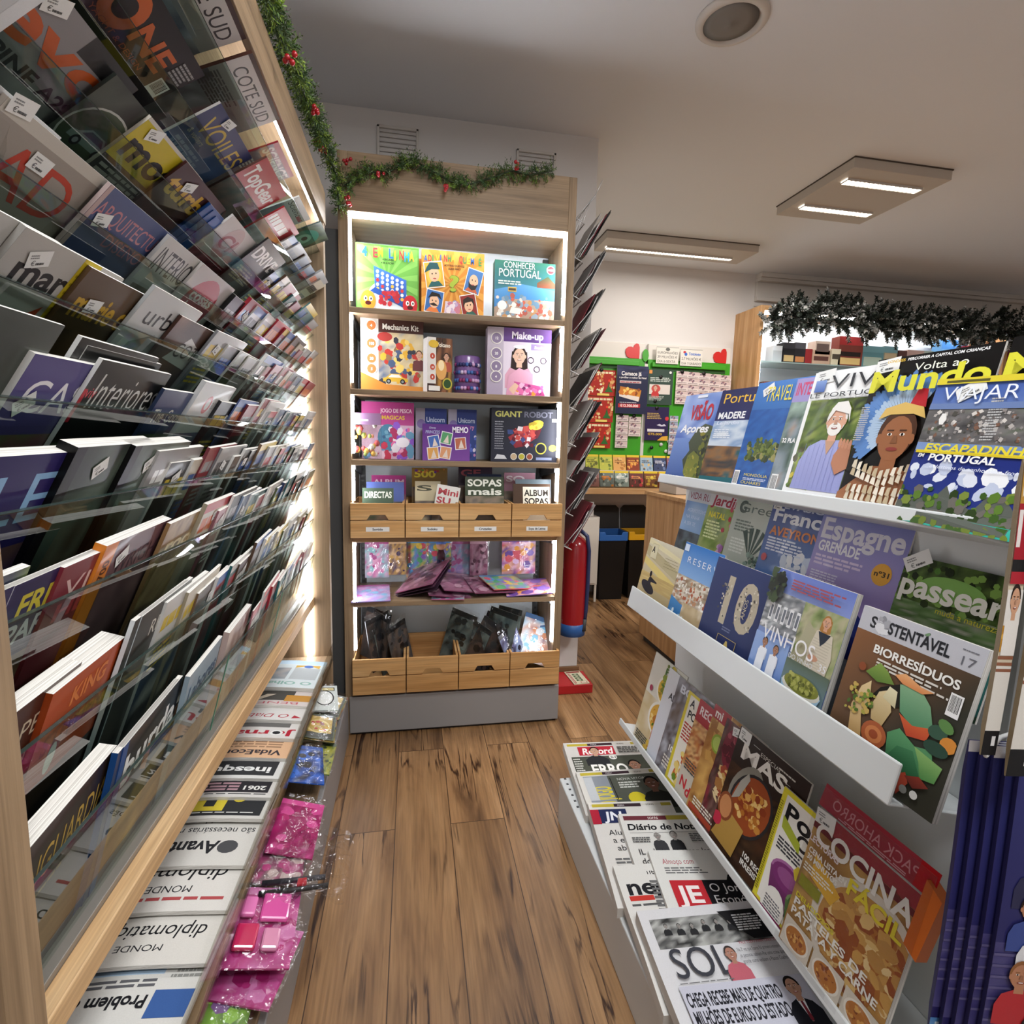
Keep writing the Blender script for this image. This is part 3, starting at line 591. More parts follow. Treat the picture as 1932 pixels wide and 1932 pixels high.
def volta(seed):
    a = big(.228, .298, '#121010'); a.cloudy(0, 0, 1, .8, ['#0b0a0c', '#15110f', '#1c1511'], 3, 6, 8, seed=seed)
    q = a.w/a.h
    for i in range(30):
        t = rad(60+i*5.6); r0, r1 = .12, .42+.02*math.sin(i*2.3); cx, cy = .42, .55; d = .014
        for k, (u, c) in enumerate(((r1, '#5d86c2'), (r1*.7, '#a9bfd8'))):
            a.poly([(cx+r0*math.cos(t-.03), cy+r0*math.sin(t-.03)*q), (cx+u*math.cos(t-.05), cy+u*math.sin(t-.05)*q), (cx+u*1.05*math.cos(t), cy+u*1.05*math.sin(t)*q), (cx+u*math.cos(t+.05), cy+u*math.sin(t+.05)*q), (cx+r0*math.cos(t+.03), cy+r0*math.sin(t+.03)*q)], c)
    a.poly([(.44, .68), (.48, .78), (.56, .77), (.58, .66)], '#b3202a')
    a.poly([(.0, 0), (.0, .1), (.14, .2), (.28, .29), (.52, .29), (.72, .2), (.9, .12), (1, 0)], '#a9714e', '#8d5a3c'); a.person(.4, .48, .155, '#96603f', '#4a2c1c', body=False, smile=False)
    a.poly([(.2, .59), (.24, .66), (.4, .695), (.57, .66), (.61, .59), (.5, .62), (.3, .62)], '#d6b264')
    rr = random.Random(3)
    for row in range(5):
        for i in range(11): x = .1+.055*i; y = .06+.05*row+.012*abs(i-5)*(row > 2); a.poly([(x, y), (x+.03, y+.005), (x+.022+.02*rr.random(), y-.055), (x-.01, y-.045)], rr.choice(['#d9cdb6', '#c4b292', '#efe6d4']))
    a.txt('Volta ao', .4, .885, .045, '#eef0e2', w=.42, st='r'); a.txt('Mundo', .02, .77, .13, '#d8d43e', w=.98); a.txt('LONDRES', .14, .955, .016, '#d8b43e', w=.16); a.txt('PERCORRER A CAPITAL COM CRIANÇAS', .32, .955, .016, '#efefef', w=.62, it=.1); a.lines(.02, .45, .12, .68, 16, '#b8b8b8'); a.txt('AMAZÓNIA', .64, .24, .1, '#e6e6e6', w=.7, st='r'); return a
stand_mag(1, .945, .228, .298, .004, volta(1), 'black travel magazine with a man in a blue feather headdress', '#121010', spine='#e2e2e2', stickers=[(.01, .9, .05, .026, .1)])
stand_mag(1, .70, .228, .298, .004, volta(2), 'black magazine with yellow lettering partly hidden behind the thatched-hut cover', '#121010', fwd=.0, phi=.5)
a = big(.215, .245, '#4a63a8'); a.rect(0, .5, 1, 1, '#7e97c4', '#3e5aa6'); a.cloudy(0, .56, 1, .8, ['#3c3a3c', '#5c5a5a', '#7a7676', '#4a5a3c'], 5, 16, 10, seed=9); a.speck(.05, .57, .98, .78, 170, ['#8c8684', '#6a6462', '#b4aeaa', '#4c4a44', '#d2ccc6', '#7a5a4a'], .008, .025, 11, 4)
a.rect(0, .79, 1, .83, '#6a7fae'); a.rect(0, 0, 1, .5, '#2b3a86', '#22307a'); a.speck(.05, .25, .98, .4, 26, ['#dfe4f0', '#c2cbe2', '#f2f4f8'], .03, .08, 5, 8, .4); a.poly([(0, .14), (.3, .2), (.36, .28), (.42, .2), (.6, .14), (.66, .24), (.78, .24), (.9, .14), (1, .14), (1, 0), (0, 0)], '#5a5f58'); a.speck(0, .05, 1, .25, 90, ['#3c5a22', '#5a7a2e', '#2c3f1a', '#7a8a3c', '#6a6660'], .015, .05, 7); a.rect(0, 0, 1, .07, '#2a9a8a', '#3ab0a0'); a.speck(0, 0, 1, .03, 30, ['#6a7a2e', '#3c5a22'], .02, .05, 9)
a.rect(0, .96, 1, 1, '#d9c838'); a.rect(.08, .968, .4, .985, '#5a552a'); a.txt('VIAJAR', .08, .85, .09, '#e8ecf4', w=.55, st='l'); a.rect(.02, .485, .96, .505, '#d9c22e'); a.txt('ESCAPADINHAS', .08, .5, .05, '#e8d63a', w=.85, it=.15); a.txt('EM', .05, .455, .024, '#f2f2f2', it=.1); a.txt('PORTUGAL', .14, .435, .046, '#f4f4f4', w=.5, it=.1); a.txt('...e destinos de sonho além-fronteiras', .14, .385, .024, '#e4e8f4', w=.78, it=.15, st='r'); a.ell(.15, .72, .03, .05, '#e8e6e2', 6)
stand_mag(1, .80, .215, .245, .003, a, 'magazine with thatched huts and red town roofs hanging over the near shelf end', '#4a63a8', dz=-.006, fwd=.012, phi=1, roll=-2, stickers=[(.22, .83, .045, .024, .5)], bend={'cuts': (1, 10), 'fn': lambda u, v, z: (u*.215, v*.245, z+.012*max(0, .3-v)**2*10*(u))})
# --- second row
def row2(label, yl, w, art, cover, h=.292, **k): stand_mag(2, yl, w, h, .004, art, label, cover, **k)
a = big(.2, .292, '#7f95b8'); a.cloudy(0, .35, 1, .85, ['#6f8fc4', '#8fb0d8', '#a9c0dc'], 3, seed=12); a.cloudy(0, 0, 1, .5, ['#2c3138', '#4a5058', '#62707a', '#3a4434'], 5, seed=13); a.rect(0, .84, 1, 1, '#c9ccd2'); a.txt('VIDA RURAL', .06, .87, .075, '#8e2742', w=.86, st='r'); 
for i, t_ in enumerate(('AGRIFOTOVOL', 'NA VINHA', 'A SER TE')): a.txt(t_, .1, .72-.075*i, .04, '#c8d8ee', st='r', maxw=.85)
row2('magazine with a blue hazy landscape, first of the row under the top shelf', 1.675, .2, a, '#8d99ad')
a = big(.205, .292, '#8a9a62'); a.cloudy(0, 0, 1, .85, ['#4f6b2e', '#7d9a4a', '#a3b26a', '#8f9f74', '#5c7a3a'], 4, seed=14, detail=.2); a.rect(0, .84, 1, 1, '#d4d5d6'); a.txt('Jardins', .1, .855, .1, '#a3283f', w=.78, it=.12); a.txt('NATAL', .08, .72, .06, '#e4d83c', w=.42); a.lines(.08, .5, .5, .7, 6, '#dfe8b0'); a.lines(.08, .3, .3, .4, 4, '#e8efd0'); a.speck(.5, .55, .95, .9, 18, ['#c24a5a', '#d98a94', '#b43848'], .03, .06, 3); a.speck(.35, .25, .95, .45, 22, ['#b48ac4', '#d6b4d8', '#a86ab0'], .04, .08, 4)
row2('gardening magazine with pink flowers and a crimson masthead', 1.541, .205, a, '#aab08a')
a = big(.205, .292, '#b9c2b6'); a.cloudy(0, 0, 1, 1, ['#b4beb2', '#c2cabe', '#a9b4a8'], 2, seed=15); a.txt('Greens', .1, .85, .085, '#55655c', w=.95, st='r'); a.txt('G', .09, .84, .11, '#4a5a50', st='b'); a.lines(.1, .66, .5, .78, 4, '#6d7a70'); a.lines(.1, .45, .45, .6, 5, '#e0e6de')
for i in range(5): t = rad(120-i*18); a.poly([(.55, .42), (.55+.4*math.cos(t-.1), .42+.3*math.sin(t-.1)), (.55+.42*math.cos(t+.1), .42+.3*math.sin(t+.1))], '#2e4638')
a.speck(.4, .28, .98, .48, 50, ['#3c5a4a', '#5a7a68', '#2a4034', '#8aa294'], .02, .05, 3); a.rect(0, 0, 1, .2, '#a8323e', '#c25560')
row2('pale sage magazine with a dark green leaf fan beside the gardening magazine', 1.4, .205, a, '#b9c2b6')
a = big(.205, .292, '#34549c'); a.rect(0, 0, 1, 1, '#5f88c4', '#2a3f86'); a.speck(.4, .35, .98, .58, 22, ['#e8ecf2', '#c8d4e6', '#dfe6ee'], .04, .1, 3, 8, .4); a.cloudy(0, 0, 1, .32, ['#5a2c20', '#8a4a30', '#3a2a24', '#b0643c', '#d98a4a'], 6, seed=16, detail=.3); a.speck(.02, .08, .98, .32, 50, ['#7a3a26', '#a85a36', '#c4844a', '#30241e'], .03, .06, 6, 4); a.txt('EVASION', .2, .95, .045, '#c8cfe2', w=.8); a.txt('France', .06, .83, .11, '#e4e8f0', w=.95); a.txt('AVEYRON', .08, .71, .075, '#d27e3c', w=.8); a.lines(.08, .57, .7, .7, 5, '#d6deee'); a.ell(.1, .5, .05, .05, '#b8424a', 12)
row2('blue magazine with orange headline above red-roofed houses', 1.243, .205, a, '#34549c', stickers=[(.02, .93, .03, .02, 0)])
a = big(.222, .292, '#8a86c8'); a.rect(0, .2, 1, 1, '#b39ad2', '#7f86c2'); a.poly([(0, .2), (.0, .42), (.25, .36), (.5, .42), (.75, .3), (1, .34), (1, 0), (0, 0)], '#27306e', '#333c80'); a.poly([(.4, .1), (.4, .27), (.45, .3), (.46, .38), (.48, .3), (.53, .27), (.53, .1)], '#a4663a', '#c88a4c'); a.rect(0, 0, 1, .16, '#1e2560'); a.txt('Espagne', .03, .79, .15, '#dcdae6', w=.93, st='b'); a.txt('GRENADE', .05, .69, .075, '#ecebf2', w=.5); a.lines(.05, .58, .62, .67, 3, '#d8c8e4'); a.lines(.05, .46, .4, .54, 4, '#d8d4ea'); a.ell(.82, .63, .1, .1, '#e0a63a', 20); a.txt('nº31', .745, .615, .035, '#40301a', w=.15)
row2('lilac dusk magazine with a bell tower and an orange disc', 1.067, .222, a, '#8a86c8')
a = big(.195, .235, '#2c4030'); a.cloudy(0, .5, 1, 1, ['#18220f', '#2e4018', '#4f6a2c', '#253614', '#6f8a44'], 6, 16, 14, seed=17, detail=.35); a.rect(0, .05, 1, .6, '#2a5c58', '#4f928c'); a.cloudy(0, .48, 1, .66, ['#8a927c', '#6b8a52', '#4a6a38', '#a8aa98'], 6, seed=18); a.speck(0, .66, 1, .97, 80, ['#4f7a2e', '#24340f', '#7aa04a', '#182408'], .02, .05, 8); a.ell(.5, .8, .3, .12, '#7fae5a', 20); a.person(.45, .4, .06, '#6a4030', '#16120f', '#3a4a90', shoulder=1.6); a.txt('passear', .02, .7, .165, '#e8e8de', w=.95); a.txt('muda a natureza', .42, .62, .045, '#c8c23c', w=.54, st='r'); a.lines(.68, .05, .96, .3, 6, '#c8ccae')
stand_mag(2, .838, .19, .235, .004, a, 'magazine with a child in a green pool, largest masthead in white slab letters', '#2c4030', stickers=[(.05, .86, .05, .028, .6)])
# --- third row, behind the broad white lip
a = big(.235, .232, '#cbbf94'); a.rect(0, 0, 1, 1, '#a8905e', '#cfc9b2'); a.poly([(0, .62), (1, .38), (1, .5), (0, .72)], '#d6c27a'); a.poly([(0, .75), (1, .55), (1, .68), (0, .9)], '#b4a986'); a.poly([(0, .92), (1, .8), (1, .86), (0, 1)], '#d8cfa8'); a.cloudy(0, .3, 1, .5, ['#c9b173', '#b49a64', '#d6c48a'], 2, seed=19, stretch=4)
a.ell(.28, .3, .2, .075, '#26242e', 22, -.2); a.poly([(.22, .3), (.27, .45), (.31, .46), (.5, .42), (.5, .4), (.34, .39), (.36, .28)], '#221f28'); a.ell(.285, .5, .035, .045, '#1e1a20', 10)
a.rect(.12, .72, .3, .94, '#b9b08c'); a.rect(.125, .727, .295, .933, '#d2cbac'); a.txt('A', .15, .81, .085, '#22222a', st='b'); a.lines(.55, .68, .95, .84, 4, '#8a835f', .12, .2, False); a.txt("Pan' SURF", .66, .06, .03, '#4a4330', w=.25, it=.2, st='r')
stand_mag(3, 1.742, .235, .232, .005, a, 'square sand-coloured magazine with a dark surfboard carrier, far end of lipped shelf', '#cbbf94')
a = big(.2, .262, '#4f8ac8'); a.rect(0, .55, 1, 1, '#8ab0dc', '#2f74c0'); a.cloudy(0, .3, 1, .62, ['#c9bba8', '#e2dacd', '#a89a84', '#8a6a50', '#f0ece4'], 6, seed=20, detail=.3); a.speck(0, .34, 1, .6, 90, ['#f2efe8', '#dcd2c2', '#b98a68', '#8a7a64', '#a85a3c'], .02, .045, 7, 4); a.poly([(0, 0), (0, .35), (.4, .28), (.6, .1), (.6, 0)], '#2c5f9a', '#3f82bc'); a.cloudy(.35, 0, 1, .34, ['#c8b490', '#b29a74', '#e0d4ba'], 4, seed=21); a.speck(0, .02, .5, .2, 30, ['#dfe8ee', '#a8c4da', '#5a92c2'], .02, .05, 9)
a.txt('RESERVA', .16, .78, .07, '#e8eef6', w=.95, st='l', sp=.25); a.rect(.02, .9, .14, .98, '#c8d8ea')
stand_mag(3, 1.508, .2, .262, .004, a, 'magazine with a whitewashed seaside town under bright blue sky, beside the sand-coloured one', '#e8ebee')
a = big(.238, .255, '#2c3763'); a.rect(.0, 0, 1, 1, '#27315c', '#303b68'); a.txt('10', .18, .38, .46, '#b6ab96', w=.66); a.speck(.22, .4, .36, .82, 26, ['#e0dacb', '#4a4a4c', '#8a8478', '#c9c2b2', '#35506a'], .012, .02, 5, 4); a.speck(.53, .42, .62, .82, 22, ['#dfd8c8', '#5a5650', '#9a9488'], .01, .02, 6, 4); a.speck(.72, .42, .8, .82, 22, ['#d8d0c0', '#4e4a46', '#a8a092'], .01, .02, 8, 4)
a.txt('ANOS', .685, .5, .05, '#c8bfa6', rot=rad(90), st='r'); a.lines(.4, .31, .55, .36, 2, '#6b7496'); a.rect(.36, .04, .68, .26, '#c9b268'); a.rect(.367, .045, .673, .255, '#27315c'); a.txt('A', .46, .08, .14, '#c9b268')
stand_mag(3, 1.322, .238, .255, .006, a, 'navy anniversary magazine with large silver numerals', '#2c3763', m=SATIN)
a = big(.225, .285, '#7c8fc0'); a.rect(0, .5, 1, 1, '#a9b6da', '#6a7cc4'); a.cloudy(0, .5, .55, .82, ['#c2c4c8', '#8a8c90', '#5c6064', '#dcdcde'], 5, seed=22, detail=.3)
for i in range(5): a.rect(.08+.09*i, .58, .13+.09*i, .72, '#dfe0e2'); a.rect(.09+.09*i, .6, .12+.09*i, .7, '#6a6e78')
a.cloudy(.5, .3, 1, .82, ['#5f7040', '#8a9a64', '#b4ae8e', '#4a5a34'], 5, seed=23, detail=.2); a.poly([(.5, .34), (.6, .7), (.75, .62), (.7, .34)], '#a9a488'); a.person(.8, .735, .045, '#d2a184', '#a8773e', '#cfc6b4', long=True); a.poly([(.7, .32), (.68, .5), (.72, .66), (.9, .66), (.95, .5), (.93, .32)], '#cdc4b2'); a.lines(.71, .34, .92, .62, 14, '#bdb4a2', .3, .1, False); a.ell(.76, .46, .06, .03, '#c99a80', 10); a.poly([(.74, .66), (.88, .66), (.84, .6), (.8, .56), (.77, .61)], '#2e3440')
a.rect(0, 0, .48, .46, '#4f74b8', '#8ea8d8'); a.rect(.48, 0, 1, .38, '#6f8ea8', '#5c6a58'); a.person(.16, .4, .035, '#a8765a', '#20180f', '#e6e8ee', shoulder=1.7); a.person(.33, .38, .035, '#a8765a', '#3a2a1c', '#e9eaf0', shoulder=1.7)
for x in (.16, .33): a.rect(x-.055, .15, x+.055, .33, '#e4e7ee'); a.rect(x-.05, 0, x+.05, .16, '#4a5470')
a.poly([(.5, .22), (.56, .04), (.9, .04), (.98, .22)], '#7fa8c8', '#a8c8dc'); a.ell(.74, .22, .23, .09, '#d8d4c8', 22); a.ell(.74, .24, .21, .085, '#7d8038', 22); a.speck(.57, .2, .9, .29, 90, ['#8f9440', '#6a6e2c', '#a8a858', '#565a24'], .012, .025, 4); 
a.txt('VINHOS', .1, .43, .115, '#eceaec', w=.68, st='r'); a.txt('DO VINHO', .5, .385, .035, '#d8dade', w=.3, st='r'); a.txt('35', .86, .4, .05, '#e4e4e8', st='r'); a.lines(.3, .87, .95, .96, 4, '#a0505c'); a.speck(0, .75, .2, 1, 30, ['#1e2418', '#3a4a2c', '#0f120c'], .03, .06, 5)
stand_mag(3, 1.083, .222, .282, .014, a, 'thick magazine with a smiling woman in a cream jumper and a boat of grapes', '#7c8fc0', phi=2.5, stickers=[(.1, .86, .03, .02, .9)])
a = big(.225, .282, '#3a3d34'); a.grid(0, 0, 1, 1, 12, 14, lambda u, v: mix(lin('#8a5c3a'), mix(lin('#2a322b'), lin('#3e3428'), .4), min(1, max(0, (u*.75+(1-v)*.75)))))
a.rect(0, .845, 1, 1, '#b9b9c0'); a.txt('S', .1, .88, .07, '#26262a'); a.speck(.18, .87, .26, .96, 26, ['#8a8a90', '#d4d4d8', '#a0a0a6'], .02, .035, 4); a.txt('STENTÁVEL', .27, .88, .07, '#24252a', w=.5, st='b'); a.poly([(.555, .955), (.585, .975), (.6, .965), (.58, .95)], '#6f8f6a'); a.txt('17', .83, .872, .05, '#62626a', w=.12, st='l'); a.lines(.84, .955, .96, .965, 1, '#6a6a72')
a.txt('BIORRESÍDUOS', .2, .735, .05, '#ecebe6', w=.7); a.lines(.26, .655, .86, .72, 3, '#d8d4cc'); a.barcode(.86, .58, .09, .13)
lf = lambda pts, c, d: a.poly(pts, c, d)
lf([(.2, .2), (.16, .36), (.2, .5), (.27, .56), (.3, .46), (.27, .33), (.33, .18)], '#b9945e', '#e0c898'); lf([(.28, .44), (.36, .55), (.5, .62), (.68, .6), (.8, .5), (.62, .52), (.5, .47), (.4, .5)], '#16140f', '#1e1a14')
lf([(.5, .62), (.64, .66), (.76, .58), (.82, .47), (.68, .42), (.56, .47)], '#4f8a64', '#8ab48c'); lf([(.56, .46), (.68, .43), (.82, .47), (.8, .39), (.66, .36)], '#b8442a', '#d9683c'); lf([(.33, .42), (.36, .52), (.44, .56), (.5, .44), (.46, .33), (.36, .34)], '#b59a68', '#e2cfa2'); lf([(.4, .5), (.43, .58), (.5, .57), (.52, .47)], '#cabf98', '#e6deba')
lf([(.52, .32), (.6, .38), (.74, .33), (.86, .36), (.9, .27), (.84, .18), (.68, .13), (.56, .18)], '#2f6a44', '#5c9a68'); lf([(.74, .33), (.96, .3), (.94, .2), (.84, .18), (.8, .26)], '#4f8a4c', '#8ab46a'); lf([(.56, .18), (.62, .28), (.74, .3), (.84, .18), (.68, .12)], '#1f5234', '#3f7a50'); a.ell(.42, .26, .11, .1, '#a85a34', 18); a.ell(.42, .26, .075, .065, '#c77a48', 16); a.ell(.42, .26, .04, .035, '#9a4a2a', 14)
lf([(.44, .66), (.52, .695), (.66, .66), (.76, .66), (.68, .625), (.52, .63)], '#d98a52', '#e8b07a'); lf([(.2, .6), (.3, .69), (.38, .66), (.46, .6), (.32, .57)], '#5a7a34', '#86a24c'); a.ell(.86, .47, .07, .05, '#3a5a48', 14, .3); a.ell(.9, .52, .06, .04, '#5f8a4c', 12, -.4); a.ell(.95, .43, .06, .055, '#d98e3c', 12, .4); a.ell(.88, .38, .09, .05, '#2e4a3c', 14); a.ell(.16, .62, .035, .035, '#8a4a2c', 10); a.speck(.12, .32, .34, .5, 40, ['#6f8a34', '#a8a04a', '#4f6a2c', '#c4a65a'], .012, .028, 5)
lf([(.66, .12), (.72, .02), (.78, .12), (.74, .17)], '#7a2e24', '#a8452f'); lf([(.74, .15), (.84, .19), (.92, .16), (.82, .11)], '#5c2620', '#8a3a2c'); a.ell(.84, .08, .03, .03, '#d8d8d4', 12); a.ell(.76, .075, .03, .03, '#7a7a76', 12)
stand_mag(3, .832, .218, .276, .012, a, 'large magazine with paper-folded vegetables on brown and black, leaning past the shelf end', '#33382f', dz=-.008, m=SATIN, phi=1.5)
# --- fourth row, food magazines
def food(w=.21, h=.3, base='#a8672e', cols=('#c98a3c', '#8a4a24', '#e0b058', '#5a2c1a'), seed=1):
    a = big(w, h, base); a.cloudy(0, 0, 1, 1, cols, 4, 12, 16, seed=seed, detail=.3); return a
y4 = lambda px, py: dy(4, px, py)
a = big(.2, .3, '#dcd8cc'); a.cloudy(0, 0, 1, .55, ['#d8cdb4', '#c9b487', '#e4ddcc'], 3, seed=30); a.plate(.62, .38, .36, '#e8e4da', ('#d9a846', '#c28a2e', '#ead28a', '#b3702a'), 50, 2); a.plate(.6, .7, .3, '#efe9da', ('#d8b23c', '#b5892c', '#7d8a2c'), 40, 3); a.speck(.45, .75, .95, .98, 30, ['#c9b040', '#8a9a34', '#6a7a28'], .03, .07, 4); a.txt('Prima', .42, .86, .07, '#4a6a1f', w=.6); a.rect(.5, .14, .95, .24, '#b83a2a'); a.lines(.06, .02, .5, .12, 4, '#4a4a44'); a.speck(.4, 0, 1, .12, 40, ['#b3492c', '#5a7a2a', '#d9b24a'], .03, .06, 6); a.ell(.16, .62, .05, .05, '#a83a5a', 12)
stand_mag(4, y4(1197, 1385), .2, .3, .004, a, 'food magazine with yellow dishes on white, at the far end of the lowest shelf', '#dcd8cc')
a = big(.2, .29, '#d3d4dc'); a.rect(0, 0, .3, 1, '#cfd2dc', '#dfe1e6'); a.txt('V A', .3, .82, .06, '#2a2a32', st='r'); a.txt('ALI', .18, .7, .07, '#26262c'); a.cloudy(.3, 0, 1, .35, ['#4a2a1c', '#8a5a34', '#6a3a22'], 4, seed=31); a.txt('100', .36, .2, .07, '#ecece6')
stand_mag(4, y4(1224, 1408)-.002, .2, .29, .004, a, 'pale grey-blue magazine in clear wrap between two food magazines', '#d3d4dc')
a = big(.2, .29, '#8a8f9c'); a.cloudy(0, 0, 1, 1, ['#6a5a50', '#9a9aa4', '#4a3a34', '#b4b6c0'], 4, seed=32, detail=.3); a.txt('BONA', .1, .86, .08, '#d4d8e2', w=.75); a.txt('100', .2, .25, .06, '#eeeeea'); a.lines(.15, .06, .6, .2, 4, '#dcd8d0')
stand_mag(4, y4(1240, 1432), .2, .29, .003, a, 'grey magazine with pale lettering showing only a narrow strip', '#8a8f9c')
a = big(.19, .275, '#d8c63a'); a.rect(.07, .03, 1, .97, '#ece8dc'); a.txt('A', .12, .86, .08, '#1e1e1e'); a.txt('PO', .12, .74, .08, '#1e1e1e'); a.lines(.1, .5, .6, .7, 6, '#b03a34'); a.speck(.1, .05, .6, .4, 30, ['#d9a23c', '#6a8a2c', '#c85a2c', '#e8d07a'], .04, .08, 3)
stand_mag(4, y4(1258, 1458), .19, .275, .003, a, 'small yellow-edged recipe booklet, the far one of two', '#d8c63a')
a = big(.2, .28, '#c9c2b4'); a.rect(0, .78, 1, 1, '#a82630'); a.txt('REC', .06, .86, .08, '#ecdada'); a.barcode(.42, .62, .16, .2); a.cloudy(0, .3, .7, .78, ['#c98a4a', '#a85a34', '#e2b87c', '#7a3a22'], 5, seed=33, detail=.4); a.lines(.06, .28, .4, .4, 4, '#4a4a48'); a.txt('N', .06, .1, .1, '#c03038'); a.txt('de', .22, .06, .1, '#c03038', it=.1)
stand_mag(4, y4(1278, 1478), .2, .28, .004, a, 'recipe magazine with a crimson heading and barcode beside the pasta cover', '#c9c2b4')
a = food(.21, .3, '#a8763a', ('#c28e48', '#9a6430', '#d9ac62', '#7d4a24'), 34); a.speck(0, .55, 1, 1, 60, ['#c99a52', '#d9b66e', '#a8743a'], .02, .14, 5, 4, .15); a.rect(0, .88, .35, 1, '#a3262c'); a.txt('mi', .05, .9, .075, '#ece2da'); a.txt('VEG', .3, .72, .1, '#efebe2', w=.66); a.ell(.24, .7, .12, .12, '#8fa83c', 16); a.ell(.24, .7, .09, .09, '#b4c864', 16); a.ell(.62, .42, .36, .42, '#3a2a20', 26); a.ell(.62, .42, .33, .38, '#26465e', 26); a.ell(.64, .42, .27, .31, '#2a241e', 24); a.speck(.42, .28, .86, .58, 90, ['#d8b878', '#c49a58', '#e6d0a0', '#a87440', '#a04a34'], .02, .1, 7, 5, .2); a.lines(.1, .08, .6, .16, 3, '#e8e2d4'); a.rect(.04, .02, .6, .07, '#a8432c')
stand_mag(4, y4(1301, 1506), .21, .3, .004, a, 'vegan cookery magazine with noodles in a blue bowl', '#a8763a')
a = big(.12, .29, '#4a3430'); a.cloudy(0, 0, 1, 1, ['#4a2a26', '#7a5a54', '#3a2420', '#8a3040'], 5, seed=35, detail=.3); a.ell(.5, .78, .4, .5, '#7a2436', 18); a.speck(.2, .68, .8, .9, 30, ['#8a2a3c', '#5a1826', '#a84a58'], .06, .12, 4)
stand_mag(4, y4(1330, 1548)+.025, .12, .29, .003, a, 'narrow dark magazine with a jar of red berries, in clear wrap', '#4a3430', stickers=[(.3, .9, .035, .022, .2)])
a = big(.235, .3, '#2c1e18'); a.cloudy(0, 0, 1, .7, ['#2a1a12', '#4a2e1c', '#1f140e', '#5c4028'], 3, seed=36, detail=.2); a.txt('MAS', .1, .78, .12, '#ece9e2', w=.66, st='b'); a.txt('ESPECIAL', .36, .9, .032, '#d8d4cc', w=.3, st='l'); a.rect(.24, .94, .34, .943, '#d8d4cc'); a.rect(.7, .87, .8, .873, '#d8d4cc'); a.lines(.62, .925, .86, .945, 1, '#c8c4bc')
a.ell(.3, .58, .18, .3, '#8a867c', 20, -.5); a.ell(.42, .5, .28, .34, '#2c2a2c', 24, -.5); a.ell(.42, .5, .25, .31, '#9a4a24', 24, -.5); a.speck(.25, .38, .6, .62, 80, ['#d8a458', '#b5702c', '#e6c078', '#8a3a1c', '#c98a3c'], .02, .05, 8); a.poly([(.16, .44), (.22, .62), (.3, .72), (.34, .68), (.26, .5)], '#a8a49a'); a.poly([(.02, .06), (.16, .34), (.44, .3), (.38, .04)], '#a8843e', '#b8924a'); a.ell(.12, .34, .12, .15, '#8a4a2c', 18); a.ell(.12, .34, .09, .12, '#c98a5a', 16); a.ell(.05, .2, .07, .07, '#c0304a', 14); a.txt('100 RECETAS', .5, .14, .04, '#e8e6e0', w=.42, st='b'); a.txt('IRRESISTIBLES', .5, .08, .04, '#e8e6e0', w=.45, st='b')
stand_mag(4, y4(1345, 1560), .235, .3, .005, a, 'black-headed cookery magazine with baked gratin dishes', '#2c1e18', stickers=[(.02, .9, .04, .03, 0)])
a = big(.19, .255, '#ddd23c'); a.rect(.07, .06, .95, .96, '#e9e7e0'); a.rect(0, .96, 1, 1, '#d8cc34'); a.txt('Pomé', .1, .78, .13, '#16161a', w=.85, st='b'); a.txt('CASA', .34, .66, .11, '#16161a', w=.6); a.poly([(.1, .8), (.4, .7), (.42, .62), (.12, .7)], '#a8b43c'); a.lines(.12, .53, .55, .64, 4, '#3a3a40')
a.ell(.38, .38, .25, .16, '#a86aa0', 20); a.poly([(.13, .38), (.2, .14), (.5, .12), (.63, .38)], '#5a1e50', '#7a3a70'); a.ell(.38, .38, .22, .13, '#7a3470', 20); a.ell(.38, .39, .15, .08, '#94528a', 16); a.ell(.66, .26, .23, .14, '#7a9a64', 20); a.poly([(.43, .26), (.5, .05), (.82, .05), (.89, .26)], '#2f5a2c', '#4f7a44'); a.ell(.66, .26, .2, .11, '#466e38', 18); a.speck(.5, .44, .95, .62, 14, ['#e4d46a', '#d8c23c', '#efe6a0'], .05, .09, 4); a.ell(.3, .1, .17, .2, '#e6e4de', 18); a.lines(.18, .02, .44, .16, 6, '#6a6a70'); a.rect(0, 0, 1, .035, '#8a2a5c'); a.lines(.012, .1, .055, .9, 40, '#8a8220', .5, .2, False)
stand_mag(4, y4(1427, 1678), .19, .262, .004, a, 'yellow-edged recipe booklet with purple and green smoothies', '#ddd23c', dz=-.002, fwd=.004)
a = big(.222, .285, '#8a7048'); a.cloudy(0, 0, 1, 1, ['#a87c44', '#8a6238', '#c09858', '#6f5034'], 3, seed=37, detail=.2); a.rect(0, .9, 1, 1, '#9a3a40'); a.plate(.7, .43, .5, '#d8d0c4', ('#b98a4c', '#c99a54', '#a86a34', '#dcb878', '#94502c', '#e2c690'), 170, 12, .98, False); a.poly([(.1, .72), (.42, .6), (.36, .5), (.12, .55)], '#d8a83c')
a.rect(0, .86, 1, .9, '#6a2a2c'); a.txt('COCINA', .04, .79, .13, '#eeece6', w=.93, st='b'); a.txt('FÁCIL', .44, .665, .095, '#e2d03c', w=.5, st='b'); a.txt('LECTURAS', .0, .765, .04, '#ecdede', w=.32, st='b'); a.txt('CENA LISTA EN', .03, .69, .035, '#ece9e0', w=.4, st='b'); a.txt('30 MINUTOS', .03, .64, .035, '#ece9e0', w=.33, st='b'); a.lines(.03, .56, .36, .62, 3, '#e6e2d6'); a.rect(.03, .44, .26, .52, '#8a8a2e'); a.txt('DELICIOSOS', .04, .36, .03, '#dccf3c', w=.42, st='b'); a.txt('PASTELES DE', .04, .3, .05, '#efede6', w=.76, st='b'); a.txt('PATATA Y CARNE', .04, .235, .05, '#efede6', w=.88, st='b')
